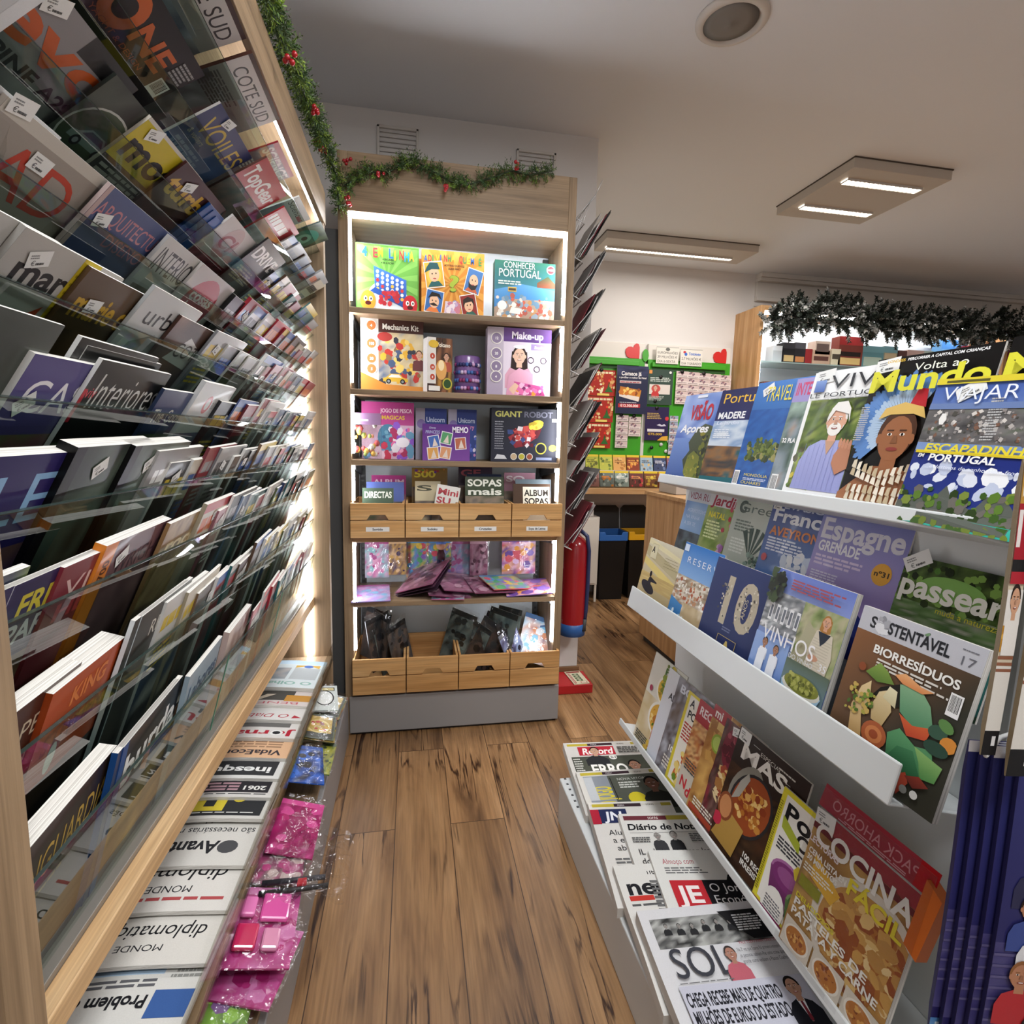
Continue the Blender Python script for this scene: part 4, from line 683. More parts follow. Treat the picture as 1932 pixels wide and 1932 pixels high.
for i in range(3): u = .02+.33*i; a.rect(u, .01, u+.31, .2, '#d4ccbe'); a.plate(u+.155, .105, .135, '#e8e2d6', ('#b5743a', '#d9a45a', '#8a4a2a'), 24, 4+i, .75, False)
mg = stand_mag(4, y4(1487, 1757), .222, .285, .012, a, 'cookery magazine with a baked pasta dish, near end of the lowest shelf', '#8a7048', fwd=.006, m=PRINT, stickers=[(.0, .9, .045, .028, .1)])
b = Art(.232, .045, '#9a2f3c'); b.txt('PACK AHORRO', .12, .25, .42, '#c98a90', w=.76, st='r'); b.rect(0, 0, .14, 1, '#b3141e'); b.lines(.2, .05, .9, .2, 2, '#c99aa0')
b.v = [(b.w-x, y, z) for x, y, z in b.v]; b.build('wrapper_header', PRINT, mg, 0, None, Matrix.Translation((-.006, .288, -.002)) @ Matrix.Rotation(rad(-6), 4, 'X'))
MB().box((-.006, -.004, .0045), (.228, .33, .0055)).build('clear_wrapper', FILM, mg)
MB().prism([(.212, .2), (.236, .19), (.244, .3), (.215, .315)], -.02, .004, 2, '#c9641c').build('orange_tab', PAINT, mg)
# ================================================================== newspapers on the base of the stand
DUMM = None
def paper(label, x, y, w, h, art, rot=0, zt=.22, th=.02, slope=5, group='newspapers on the stand base', cover='#d4d1cc', bendx=.003):
    T = Matrix.Translation((x, y, zt)) @ Matrix.Rotation(rad(rot), 4, 'Z') @ Matrix.Rotation(rad(slope), 4, 'X') @ Matrix.Translation((0, -h, 0))
    return sheet('newspaper', label, 'newspaper', T, w, h, th, art, group, cover, None, NEWS, None, {'cuts': (1, 8), 'fn': lambda u, v, z_: (u*w, v*h, z_+bendx*math.sin(v*6.0)-bendx*.5)}, printname='front_page')
def strip_ads(a): a.rect(.02, .955, .98, .975, '#c8c4ba'); a.rect(.04, .945, .3, .98, '#b9a83c'); a.rect(.3, .945, .62, .98, '#3a2a30'); a.txt('FEIRA', .34, .953, .017, '#d8d0d0', st='r'); a.txt('SOFÁS', .68, .953, .017, '#3a3030', st='r'); a.rect(.86, .945, .98, .98, '#a89a3c')
a = big(.29, .36, '#c9c6c1'); strip_ads(a); a.rect(.16, .8, .62, .93, '#b02a38'); a.txt('Record', .2, .815, .09, '#eee6e4', w=.4, it=.15); a.rect(.05, .2, .97, .78, '#56594c', '#4a4d44'); a.person(.36, .86, .055, '#c49a80', '#241c18', '#2a2b2e', shoulder=2.6); a.person(.78, .62, .07, '#a87e68', '#14110f', '#1c1c1e'); a.ell(.56, .75, .05, .045, '#dcdad4', 12); a.txt('2-1', .53, .735, .03, '#2a2a2a', st='b'); a.txt('ERRO', .24, .5, .14, '#ecebe6', w=.44, st='b'); a.lines(.06, .45, .17, .76, 9, '#c8c8c0'); a.lines(.66, .82, .96, .92, 4, '#4a4a48')
paper('sports newspaper with a crimson masthead, furthest up the stand base', .56, 1.84, .3, .36, a, -4, 0.225, 0.03)
a = big(.29, .36, '#cdcac4'); strip_ads(a); a.rect(.06, .3, .98, .93, '#4a4d44', '#54574e'); a.rect(.06, .5, .34, .93, '#8a9098'); a.txt('O JOGO', .33, .55, .16, '#d8c83a', rot=rad(90), w=.3, st='b'); a.rect(.06, .62, .16, .92, '#b8bcc0'); a.rect(.36, .62, .37, .9, '#1a1a1a'); a.txt('NOVA VITÓRIA', .44, .86, .03, '#c9cbc4', st='r', maxw=.4); a.lines(.44, .76, .7, .85, 3, '#c9cbc4'); a.ell(.58, .62, .1, .1, '#c9b92e', 14); a.person(.82, .8, .08, '#6a4a3c', '#0f0e0d', '#23241f')
paper('sports newspaper with yellow vertical letters, second from the top of the base', .555, 1.66, .3, .36, a, -3, 0.225, 0.03)
a = big(.27, .36, '#d2cfca'); strip_ads(a); a.rect(.0, .76, .1, .92, '#a82438'); a.rect(.1, .77, .42, .92, '#252d52'); a.txt('JN', .16, .8, .09, '#e4e6ee', w=.2, st='b', it=.1); a.txt('Alunos', .14, .64, .055, '#26262a', st='r', maxw=.4); a.txt('a estudar', .16, .56, .055, '#26262a', st='r', maxw=.5); a.txt('abandonam', .18, .48, .055, '#26262a', st='r', maxw=.55); a.lines(.12, .1, .6, .42, 10, '#6a6a6a')
paper('newspaper with white initials on a dark blue square', .545, 1.5, .27, .36, a, -6, 0.225, 0.03)
a = big(.3, .36, '#d4d2cd'); a.rect(.04, .93, .5, .975, '#6a3038'); a.txt('SOFÁS', .3, .94, .022, '#e8dcd8', st='r'); a.rect(.5, .93, .9, .975, '#b0a042'); a.txt('Diário de Notícias', .05, .83, .06, '#1d1d20', w=.9, st='b', it=.08); a.rect(.06, .8, .96, .803, '#4a4a4a'); a.person(.33, .77, .035, '#8a8480', '#c9c6c2', '#3a3a3c', shoulder=2); a.person(.5, .77, .035, '#9a948e', '#4a4644', '#2a2a2c', shoulder=2); a.lines(.66, .7, .95, .79, 5, '#5a5a5a'); a.rect(.86, .72, .98, .79, '#c9a24a'); a.lines(.06, .7, .25, .76, 3, '#5a5a5a')
for i, t_ in enumerate(('IL admite chamar Isabel', 'dos Santos para explicar', 'negócios')): a.txt(t_, .08, .58-.09*i, .055, '#222226', w=(.82, .86, .3)[i], st='r')
a.lines(.08, .05, .9, .36, 10, '#6a6a6a')
paper('newspaper with a long blackletter-style masthead and two suited men', .615, 1.42, .285, .36, a, -7, 0.238, 0.03)
a = big(.27, .36, '#d5d3ce'); a.txt('negócios', .06, .76, .12, '#242428', w=1.05, st='b'); a.rect(.06, .71, .3, .75, '#c23a32'); a.lines(.06, .67, .9, .7, 1, '#5a5a5a'); a.rect(.08, .2, .95, .6, '#d9d2c2', '#cfc8b6'); a.rect(.08, .48, .95, .5, '#8aa4b0'); a.txt('T', .14, .5, .12, '#c2a04a', st='r'); a.person(.62, .5, .13, '#e0b49a', '#1c1816', '#2a3044', smile=False)
paper('newspaper with a drawn portrait of a dark-haired man under heavy black letters', .53, 1.24, .265, .36, a, -4, 0.228, 0.03)
a = big(.29, .36, '#d6d5d0'); a.txt('Almoço com', .1, .88, .045, '#a84a54', w=.3, st='r'); a.lines(.1, .8, .5, .86, 3, '#6a6a6a'); a.person(.74, .86, .05, '#a8826e', '#2a2422', '#17171a'); a.rect(.1, .52, .4, .74, '#b92c34'); a.txt('JE', .15, .56, .13, '#eee4e2', w=.2, st='b'); a.rect(.4, .52, 1, .74, '#19191d'); a.txt('O Jornal', .44, .645, .065, '#eaeaea', w=.4, st='r'); a.txt('Económico', .44, .55, .065, '#eaeaea', w=.52, st='r'); a.rect(.4, .25, .98, .46, '#a8a9aa'); a.ell(.82, .45, .12, .12, '#1a1a1a', 16)
for i, t_ in enumerate(('Padaria', 'Portuguesa', 'vende')): a.txt(t_, .12, .42-.06*i, .035, '#4a4a4a', st='r')
paper('newspaper with a black and scarlet economy banner lying across its neighbour', .64, 1.262, .285, .36, a, -8, 0.242, 0.03)
a = big(.31, .41, '#cfced0'); a.rect(.07, .77, .97, .94, '#8a8a88', '#5a5a58'); a.cloudy(.07, .77, .97, .94, ['#2a2a2a', '#6e6e6c', '#b4b4b0', '#4a4a4a', '#8e8e8a'], 5, 18, 8, seed=40, detail=.4)
for i in range(6): a.person(.18+.1*i, .895-.006*(i % 3), .014, '#8a8682', '#1e1e1e', '#2a2a2c', shoulder=2.2)
a.poly([(.62, .94), (.97, .94), (.97, .77), (.8, .77), (.7, .85)], '#1c1c1e'); a.lines(.72, .82, .94, .92, 7, '#c8c8c8'); a.txt('SOL', .1, .6, .155, '#3c3d44', w=.44, st='r'); a.person(.56, .7, .04, '#a87a68', '#3a3230', '#b8606c', shoulder=2.1); a.txt('VALE TUDO PARA CRESCER', .66, .745, .014, '#a83848', w=.3, st='r')
for i, t_ in enumerate(('"Na 3ª vez que Soares foi primeiro-ministro,', 'as pessoas sabiam-lhe uma coisa que', 'grande como exibiam a Passos Coelho')): a.txt(t_.strip('"'), .62, .705-.032*i, .02, '#4a4a50', w=.34, st='r')
a.lines(.1, .57, .5, .578, 1, '#6a6a6a'); a.rect(.08, .3, .97, .56, '#bcbcc8'); a.txt('CHEGA RECEBE MAIS DE QUATRO', .1, .46, .062, '#26262c', w=.66, st='b'); a.txt('MILHÕES DE EUROS DO ESTADO', .1, .375, .062, '#26262c', w=.66, st='b'); a.person(.86, .5, .05, '#b58a74', '#1c1816', '#1e1f26', tie='#7a2a34', shoulder=2.2); a.rect(.75, .3, .97, .33, '#1e1f26'); a.lines(.1, .25, .7, .32, 4, '#6a6a70'); a.lines(.1, .19, .7, .24, 2, '#6a6a70'); a.cloudy(.4, .04, .72, .2, ['#2a2224', '#8a3a34', '#4a3a40'], 3, seed=41); a.txt('Um em cada', .76, .22, .022, '#4a4a50', st='r', maxw=.2); a.lines(.76, .06, .95, .2, 6, '#6a6a70')
paper('large newspaper with a three-letter masthead, topmost and closest on the stand base', .525, 1.075, .305, .41, a, -3, .25, .03, 4)
# ================================================================== magazines in the tilted glass tiers of the wall rack
def tier_mag(row, y0, w, h, t, art, label, cover, e=.05, phi=3.0, depth=0, spine=None, stickers=(), m=None, roll=0, group='magazines in the glass tiers'):
    o_, up, n = tier_frame(row); p = Vector((o_.x, y0, o_.z)) + up*(e-h) - n*(.003+depth)
    T = frame(p, (0, 1, 0), up) @ Matrix.Rotation(rad(phi), 4, 'Y') @ Matrix.Rotation(rad(roll), 4, 'Z')
    return sheet('magazine', label, 'magazine', T, w, h, t, art, group, cover, spine, m, None, None, stickers)
def ty(row, px, py):
    o_, up, n = tier_frame(row); return onp(px, py, o_, n).y
PAL = [['#1c1c1e', '#3a3836', '#5c5650'], ['#4a4440', '#7a726a', '#a8a098'], ['#2a3040', '#4a5872', '#7a88a0'], ['#3c2a22', '#6a4a38', '#9a7a5c'], ['#20261f', '#3c4a36', '#6a7a58'], ['#5a5a5e', '#8a8a8e', '#bcbcbe'], ['#3a1f24', '#7a3440', '#a86a70']]
def cov(w, h, base, pal=None, seed=0, top=.0, photo=True, topc=None):
    a = Art(w, h, base)
    if photo: a.cloudy(0, 0, 1, 1-top, pal or PAL[seed % 7], 4, 10, 12, seed=seed, detail=.35)
    if topc: a.rect(0, 1-top, 1, 1, topc)
    return a
ST = lambda u=.1, v=.88, r=.2: (u, v, .031, .02, r)
# --- topmost tier
a = cov(.23, .3, '#8f8a86', PAL[5], 1, .3, True, '#a09a96'); a.rect(0, .8, 1, .97, '#c9c6c2'); a.txt('COTE SUD', .06, .83, .1, '#1c1a1a', w=.88, st='r'); a.rect(0, .97, 1, 1, '#3a2420')
tier_mag(9, .965, .24, .3, .006, a, 'grey interiors magazine in the topmost tier, closer to the camera of two alike', '#8f8a86', .055)
a = cov(.23, .3, '#8f8a86', PAL[5], 2, .3, True, '#a09a96'); a.rect(0, .8, 1, .97, '#d2cfcb'); a.txt('COTE SUD', .1, .83, .1, '#1c1a1a', w=.84, st='r'); a.rect(0, .97, 1, 1, '#3a2420'); a.lines(.05, .6, .6, .76, 8, '#5a5856')
tier_mag(9, 1.225, .245, .3, .006, a, 'second grey interiors magazine of the topmost tier, brown edge along its head', '#8f8a86', .055, spine='#4a2c24')
a = cov(.2, .29, '#8a2430', PAL[6], 3); a.txt('SCIENCE', .06, .84, .1, '#dccac4', w=.9); a.rect(0, .95, 1, 1, '#a83440'); a.lines(.1, .6, .8, .75, 5, '#d8c8c0')
tier_mag(9, 1.53, .2, .29, .004, a, 'crimson magazine with pale capital lettering in the topmost tier', '#8a2430', .03)
a = cov(.2, .29, '#9a9a98', PAL[5], 4, .2, True, '#c9c9c6'); a.txt('Sciences', .06, .86, .075, '#222222', w=.9, st='r'); a.rect(.7, .86, .95, .9, '#b83a40')
tier_mag(9, 1.83, .2, .29, .004, a, 'pale magazine with thin dark lettering near the far end of the topmost tier', '#c9c9c6', .02)
a = cov(.2, .28, '#3c4a48', PAL[4], 5); a.ell(.5, .7, .4, .3, '#2f8a74', 20); a.ell(.5, .7, .22, .16, '#9ad8c0', 16); a.ell(.5, .72, .1, .06, '#20302c', 10)  # pale and green ellipses paint the glare on a CD
tier_mag(9, 2.05, .2, .28, .004, a, 'dark green CD cover with a painted glare disc, last of the topmost tier', '#3c4a48', .05)
# --- tier with the black yacht cover
a = cov(.22, .29, '#1b1a1b', PAL[0], 6); a.rect(.3, .86, .62, .93, '#b4b4b2')
tier_mag(8, .64, .22, .29, .005, a, 'black magazine with a lone price sticker, second tier from the top', '#1b1a1b', .04, stickers=[ST(.5, .84)])
a = Art(.225, .3, '#171415'); a.cloudy(0, 0, 1, .55, PAL[0], 4, seed=7); a.ell(.19, .845, .16, .16, '#c8622a', 22); a.ell(.19, .845, .08, .08, '#171415', 18); a.txt('NE', .36, .78, .125, '#c8622a', w=.4); a.txt('YACHT & DESIGN', .06, .72, .028, '#a8502a', w=.6, st='r'); a.barcode(.82, .7, .14, .1); a.lines(.8, .84, .98, .95, 5, '#9a9a9a')
tier_mag(8, .82, .225, .3, .006, a, 'black yacht magazine with large orange capitals', '#171415', .05, spine='#c8622a')
a = Art(.2, .29, '#7a2a30'); a.rect(0, .85, 1, 1, '#d8d4d0'); a.txt('eta', .1, .86, .1, '#b0242e', w=.8)
tier_mag(9, .78, .2, .29, .004, a, 'white-headed magazine with a rounded red masthead, first of the topmost tier', '#d8d4d0', .05)
a = Art(.21, .29, '#2c3a66'); a.cloudy(0, 0, 1, .8, ['#2c3a66', '#3a4c80', '#5a6c9a', '#24305a'], 3, seed=8); a.txt('VOILES', .12, .79, .14, '#c9b04a', w=.86, st='r'); a.txt('& voiliers', .1, .74, .04, '#b8b4a8', st='r'); a.lines(.1, .5, .7, .7, 5, '#9aa4bc')
tier_mag(8, 1.10, .21, .29, .004, a, 'navy sailing magazine with a tall golden masthead', '#2c3a66', .05, spine='#b8b4b0', stickers=[ST(.25, .93)])
a = Art(.21, .29, '#5a3a34'); a.cloudy(0, 0, 1, .72, ['#4a2a24', '#7a4a3c', '#3a2420', '#94584a'], 4, seed=9, detail=.4); a.rect(0, .74, 1, 1, '#a81f2c'); a.txt('TopGear', .04, .79, .13, '#ece6e2', w=.92, st='b'); a.car(.1, .3, .8, '#8a2e26')
tier_mag(8, 1.31, .21, .29, .004, a, 'car magazine with a broad scarlet head and rounded white letters', '#5a3a34', .078)
a = Art(.21, .29, '#b03038'); a.lines(.06, .82, .9, .94, 1, '#efe6e2', .8); a.cloudy(0, 0, 1, .7, PAL[5], 5, seed=10, detail=.4)
tier_mag(8, 1.54, .21, .29, .004, a, 'bright red-headed magazine just beyond the scarlet car magazine', '#b03038', .06)
# --- tier with the orange-lettered car cover
a = Art(.22, .28, '#d4d6da'); a.cloudy(.02, 0, .72, .99, ['#c02c4a', '#3a1a2c', '#8a2a4a', '#201820', '#d8c8d0'], 3, seed=11); a.rect(.94, 0, 1, 1, '#e6e8ec')
tier_mag(7, .44, .22, .28, .003, a, 'white-bordered magazine with pink figures in clear wrap, first of its tier', '#dfe1e6', .05, -2.2)
a = Art(.225, .29, '#8a8688'); a.cloudy(0, 0, 1, .8, ['#8f8d90', '#6e6c70', '#a8a6a8', '#5c5a5e'], 3, seed=12); a.rect(.55, .9, 1, 1, '#2a2a2c'); a.txt('evo', .1, .77, .17, '#c05a28', w=.82); a.txt('ALPINE A290', .06, .67, .06, '#2a2a2e', w=.86); a.ell(.07, .8, .08, .08, '#b05048', 16); a.car(.08, .3, .85, '#4a5468')
tier_mag(7, .62, .225, .29, .004, a, 'car magazine with fat orange lower-case masthead and a blue hatchback', '#8a8688', .055, stickers=[ST(.25, .9, .5)])
a = Art(.21, .29, '#2c302c'); a.cloudy(0, 0, 1, 1, ['#2a2e2c', '#4a5048', '#20221f'], 4, seed=13); a.ell(.3, .72, .28, .24, '#b8bab4', 26); a.ell(.3, .72, .265, .225, '#3c4a34', 26); a.car(.12, .66, .4, '#7a8a84'); a.ell(.88, .85, .12, .12, '#a8a29c', 18)
tier_mag(7, .79, .21, .29, .004, a, 'dark magazine with an oval framed picture of a jeep', '#2c302c', .045)
a = Art(.21, .29, '#33302f'); a.cloudy(0, 0, 1, .7, PAL[0], 4, seed=14); a.rect(0, .73, 1, .98, '#c9b62a'); a.rect(0, .98, 1, 1, '#cfcac2'); a.txt('moto', .05, .77, .15, '#17171a', w=.9); a.lines(.05, .5, .7, .7, 6, '#a8a49c')
tier_mag(7, .878, .205, .29, .004, a, 'motorcycle magazine with black letters on a yellow band', '#c9b62a', .046, spine='#d8d2c4', stickers=[ST(.12, .9, .4)])
a = Art(.21, .29, '#3a1c1c'); a.cloudy(0, 0, 1, .7, ['#3a1818', '#5a2422', '#24120f', '#6a302a'], 3, seed=15); a.txt('turbo', .06, .8, .13, '#c9a02c', w=.86); a.car(.1, .4, .7, '#8a3a3c')
tier_mag(7, 1.0, .205, .29, .004, a, 'maroon car magazine with a slanted golden masthead', '#3a1c1c', .045, stickers=[ST(.25, .86, .4)])
for k in range(3):
    tier_mag(7, 1.135+.022*k, .2, .29, .005, Art(.2, .29, '#1d4a8a').rect(0, .8, 1, 1, '#2456a0') if k == 2 else None, 'slim royal blue magazine in a stack of three beside the golden masthead', '#1d4a8a', .03-.004*k, spine='#16407e', group='stacked royal blue magazines')
a = Art(.2, .28, '#c8c4c2'); a.cloudy(0, 0, 1, .66, PAL[6], 5, seed=16, detail=.4); a.ell(.45, .83, .22, .22, '#b8a0a0', 18); a.txt('Cl', .22, .77, .12, '#8a2c38', w=.4, it=.15)
tier_mag(7, 1.215, .2, .28, .004, a, 'white magazine with curly crimson initials after the blue stack', '#c8c4c2', .05)
a = Art(.2, .28, '#1e1d1f'); a.cloudy(0, 0, 1, .6, PAL[0], 4, seed=17); a.txt('DRIVE', .06, .8, .12, '#dcdcda', w=.86); a.lines(.1, .55, .8, .7, 5, '#b8a888')
tier_mag(7, 1.39, .2, .28, .004, a, 'black motoring magazine with plain white capitals', '#1e1d1f', .08)
# --- tier with the beige architecture cover
a = Art(.21, .28, '#c2c2c4'); a.txt('A', .3, .84, .08, '#1e1e20', st='r'); a.cloudy(0, 0, 1, .7, ['#b8b8ba', '#cfcfd0', '#a4a4a8'], 2, seed=18)
tier_mag(6, .50, .21, .28, .005, a, 'plain pale grey magazine with one thin letter, first of its tier', '#c2c2c4', .055)
a = Art(.22, .29, '#8e857c'); a.rect(0, 0, 1, .95, '#8e857c', '#9a9188'); a.rect(.0, .95, 1, 1, '#c2bcb2'); a.txt('AD', .13, .7, .2, '#b83a22', w=.58, st='r'); a.txt('lujo', .1, .6, .06, '#8a3024', st='r'); a.poly([(.48, .45), (.8, .5), (.86, .62), (.6, .66), (.44, .58)], '#4a3428'); a.ell(.3, .3, .3, .2, '#6a5a4c', 16)
tier_mag(6, .62, .222, .29, .005, a, 'taupe architecture magazine with two slender vermilion capitals', '#8e857c', .052, stickers=[ST(.3, .85, 0), ST(.02, .96, .2)])
a = Art(.215, .29, '#3a3236'); a.cloudy(0, 0, 1, .75, ['#2c2426', '#4a3c3a', '#1f1a1c', '#5c4a44'], 4, seed=19); a.rect(0, .56, 1, 1, '#3d4a72', '#4a5680'); a.txt('ARQUITECTURA', .04, .845, .085, '#b87a84', w=.94, st='r'); a.txt('DISEÑO'.replace('Ñ', 'N'), .3, .745, .07, '#a86a78', w=.5, st='r'); a.rect(0, 0, .04, 1, '#b8a09e')
tier_mag(6, .795, .215, .29, .005, a, 'dusky blue design magazine with two lines of pink capitals', '#4a4452', .052, spine='#c2aeac', stickers=[ST(.1, .8, .3)])
a = Art(.21, .29, '#b4b2b0'); a.rect(0, .7, 1, 1, '#c4c2be'); a.txt('INTERIORES', .05, .79, .15, '#1c1c1e', w=.92, st='r'); a.cloudy(.05, 0, 1, .68, PAL[1], 4, seed=20)
tier_mag(6, .965, .2, .29, .005, a, 'pale magazine with very narrow black capitals beside the pink-lettered one', '#b4b2b0', .05)
a = Art(.205, .28, '#b8b2ae'); a.cloudy(0, 0, 1, .5, PAL[3], 4, seed=21); a.ell(.5, .74, .36, .3, '#a82c38', 24); a.txt('cosas', .22, .76, .09, '#e6dcd8', w=.56); a.txt('de casa', .2, .66, .08, '#e6dcd8', w=.56)
tier_mag(6, 1.10, .205, .28, .005, a, 'magazine with rounded white letters on a crimson disc', '#b8b2ae', .05)
# --- tier with the yellow-spined cover
a = Art(.21, .28, '#c2c1be'); a.txt('NE', .45, .8, .15, '#2a2a2c', w=.45, st='r'); a.lines(.05, .2, .8, .66, 10, '#8a8a88')
tier_mag(5, .50, .2, .28, .005, a, 'white magazine with tall narrow capitals, first of its tier', '#c2c1be', .055, spine='#d6d6d4')
a = Art(.21, .28, '#a8a5a0'); a.rect(0, .6, 1, 1, '#b4b1ac'); a.txt('mari', .1, .8, .11, '#1d1d1f', w=.5, st='b'); a.rect(.54, 0, .72, 1, '#cdb62a'); a.lines(.56, .1, .7, .95, 20, '#9a8418', .3, .1); a.lines(.05, .3, .5, .6, 6, '#7a7874'); a.poly([(.3, .62), (.5, .74), (.48, .66)], '#b0482c')
tier_mag(5, .63, .2, .28, .006, a, 'grey magazine with heavy black lower-case letters and a broad yellow stripe', '#a8a5a0', .055, stickers=[ST(.16, .86, .4)])
a = Art(.215, .28, '#54402c'); a.cloudy(0, 0, 1, .7, ['#4a3828', '#6a5038', '#3a2c20'], 3, seed=22); a.txt('marie claire', .07, .77, .13, '#c29a2c', w=.92, st='b')
tier_mag(5, .745, .215, .28, .005, a, 'brown magazine with golden lower-case lettering', '#54402c', .05, stickers=[ST(.18, .8, .1)])
a = Art(.21, .29, '#aeb0b0'); a.rect(0, .5, 1, 1, '#c2c4c4'); a.poly([(.1, .4), (.2, .68), (.5, .76), (.85, .6), (.95, .3), (.1, .3)], '#8d9092'); a.cloudy(0, 0, 1, .45, PAL[3], 3, seed=23); a.txt('urban', .14, .8, .11, '#26262a', w=.8, st='r')
tier_mag(5, .88, .2, .29, .005, a, 'pale magazine with a grey jumper and thin lower-case letters', '#aeb0b0', .07)
a = Art(.21, .29, '#4a342c'); a.cloudy(0, 0, 1, 1, PAL[3], 3, seed=24); a.poly([(.2, .72), (.45, .9), (.95, .8), (.9, .66)], '#c9c6c2'); a.txt('COTE', .3, .75, .1, '#3a2c28', w=.6, st='r')
tier_mag(5, 1.0, .21, .29, .005, a, 'brown interiors magazine with a white lettered patch', '#4a342c', .05)
# --- tier with the lilac house cover
a = Art(.215, .29, '#3e423e'); a.cloudy(0, 0, 1, 1, ['#343834', '#4a504a', '#5c605c'], 3, seed=25); a.rect(0, .86, .42, 1, '#8a2c3c'); a.txt('S', .2, .88, .09, '#e0d4d4'); a.txt('EDICAO', .05, .68, .06, '#dcdcd8', w=.6, st='r'); a.txt('LIVRE', .2, .5, .05, '#dcdcd8', st='r')
tier_mag(4, .455, .215, .29, .004, a, 'smoky green magazine in glossy wrap with a wine-red corner', '#3e423e', .085, 2)
a = Art(.21, .29, '#4c4478'); a.cloudy(0, 0, 1, .66, ['#4a3a3c', '#7a4a52', '#5a6a44', '#3a3430'], 4, seed=26); a.rect(0, .7, 1, 1, '#4f4780'); a.txt('CASA', .08, .76, .14, '#e6e4ea', w=.78, st='r')
tier_mag(4, .64, .205, .29, .007, a, 'violet-headed magazine with large white capitals', '#4c4478', .05, spine='#dcdcda', stickers=[ST(.1, .74, .6)])
for k in range(3):
    a = None
    if k == 2:
        a = Art(.215, .3, '#1b1c1b'); a.cloudy(0, 0, 1, .6, ['#22281f', '#3c4a34', '#5a4a34', '#1a1c18'], 4, seed=27, detail=.3); a.txt('Interiores', .08, .77, .17, '#c9cac6', w=.9, st='l', it=.15); a.rect(-.0, .7, .035, .86, '#b01f30'); a.txt('viv', .03, .82, .05, '#c8404c', st='r')
    tier_mag(4, .715+.018*k, .215, .3, .005, a, 'black magazine with thin slanted letters and red and white spine, front of three' if k == 2 else 'black copy with red and white spine stacked behind the slanted-letter cover', '#1b1c1b', .078-.008*k, depth=.012 if k < 2 else 0, spine='#d4d4d2', group='black magazines with red and white spines')
a = Art(.2, .28, '#28324a'); a.rect(0, .72, 1, 1, '#2e3c66'); a.txt('The Good Life', .06, .78, .09, '#dcdad2', w=.9, st='r'); a.cloudy(0, 0, 1, .7, PAL[4], 4, seed=28)
tier_mag(4, .945, .195, .28, .005, a, 'navy-headed magazine with small white title beside the slanted-letter covers', '#28324a', .04)
a = Art(.2, .29, '#b8b9ba'); a.rect(0, .6, 1, 1, '#c6c7c6'); a.ell(.4, .84, .1, .1, '#b03a40', 16); a.ell(.4, .84, .06, .06, '#c6c7c6', 14); a.txt('art', .52, .81, .08, '#8a8a8a', st='r'); a.rect(0, .5, 1, .62, '#5a6a80')
tier_mag(4, 1.075, .2, .29, .008, a, 'thick light grey magazine with a small red ring in its title', '#b8b9ba', .07)
# --- tier with the purple fashion cover
a = Art(.23, .3, '#2b2460'); a.cloudy(0, 0, 1, .62, ['#241e50', '#3a2c60', '#6a4a48', '#1c1840'], 3, seed=29); a.txt('ELLE', .02, .72, .2, '#8ab4dc', w=.94, st='r'); a.person(.45, .5, .13, '#b08468', '#2a1c16', '#1c1834', long=True)
tier_mag(3, .475, .23, .3, .016, a, 'thick purple fashion magazine with tall sky-blue capitals', '#2b2460', .06, 2)
for k, (yy, c) in enumerate(((.69, '#232325'), (.82, '#1d1d20'))):
    a = Art(.215, .3, c); a.cloudy(.1, 0, 1, 1, ['#1c1f1c', '#38423a', '#58645a', '#232725'], 3, seed=30+k); a.txt('uzel', .07, .78, .03, '#c8c8c8', rot=rad(90), st='r') if False else None; a.rect(0, 0, .1, 1, '#0f0f10')
    tier_mag(3, yy, .215, .3, .02, a, ('black-spined glossy magazine beside the purple one', 'second black-spined glossy magazine, closer to the striped page edges')[k], c, .07, spine='#0d0d0e', stickers=[ST(.3, .84, .5)])
a = Art(.21, .29, '#9a9896'); a.cloudy(0, 0, 1, .7, PAL[5], 3, seed=33); a.rect(0, .7, 1, 1, '#8a8886'); a.lines(.1, .8, .9, .9, 1, '#e2e2e0', .8)
tier_mag(3, .90, .205, .29, .008, a, 'black and white portrait magazine in the tier of the purple cover', '#9a9896', .06)
# --- tier with the orange spine
a = Art(.2, .28, '#5a6a3c'); a.cloudy(0, 0, 1, 1, ['#4a5a2c', '#7a8a4a', '#3a3a5a'], 3, seed=34)
tier_mag(2, .44, .19, .28, .008, a, 'green and blue magazine under a thick page edge, first of its tier', '#5a6a3c', .05)
for k in range(3):
    a = None
    if k == 2: a = Art(.21, .28, '#322c58'); a.rect(.02, .02, .98, .985, '#2a2550'); a.txt('FREIZEIT', .1, .83, .1, '#c9ba3a', w=.82); a.txt('PARTSCH', .08, .71, .09, '#d8d6e0', w=.84); a.cloudy(.02, 0, .98, .64, ['#8a6a52', '#5a4a3c', '#a88a6a'], 3, seed=35)
    tier_mag(2, .57+.014*k, .205, .28, .005, a, 'indigo magazine with yellow and white capitals, front copy of three' if k == 2 else 'indigo copy with a white spine edge behind the yellow-lettered front copy', '#322c58', .04, spine='#c9c6d4', group='indigo magazines with yellow capitals')
a = Art(.2, .28, '#7a2c38'); a.txt('VIDA', .1, .83, .09, '#d4b4b0', w=.8, st='r'); a.txt('HERO', .1, .72, .08, '#b8424c', w=.8); a.cloudy(0, 0, 1, .66, PAL[6], 3, seed=36)
tier_mag(2, .675, .2, .28, .006, a, 'wine-red magazine with rosy capitals beside the indigo stack', '#7a2c38', .04)
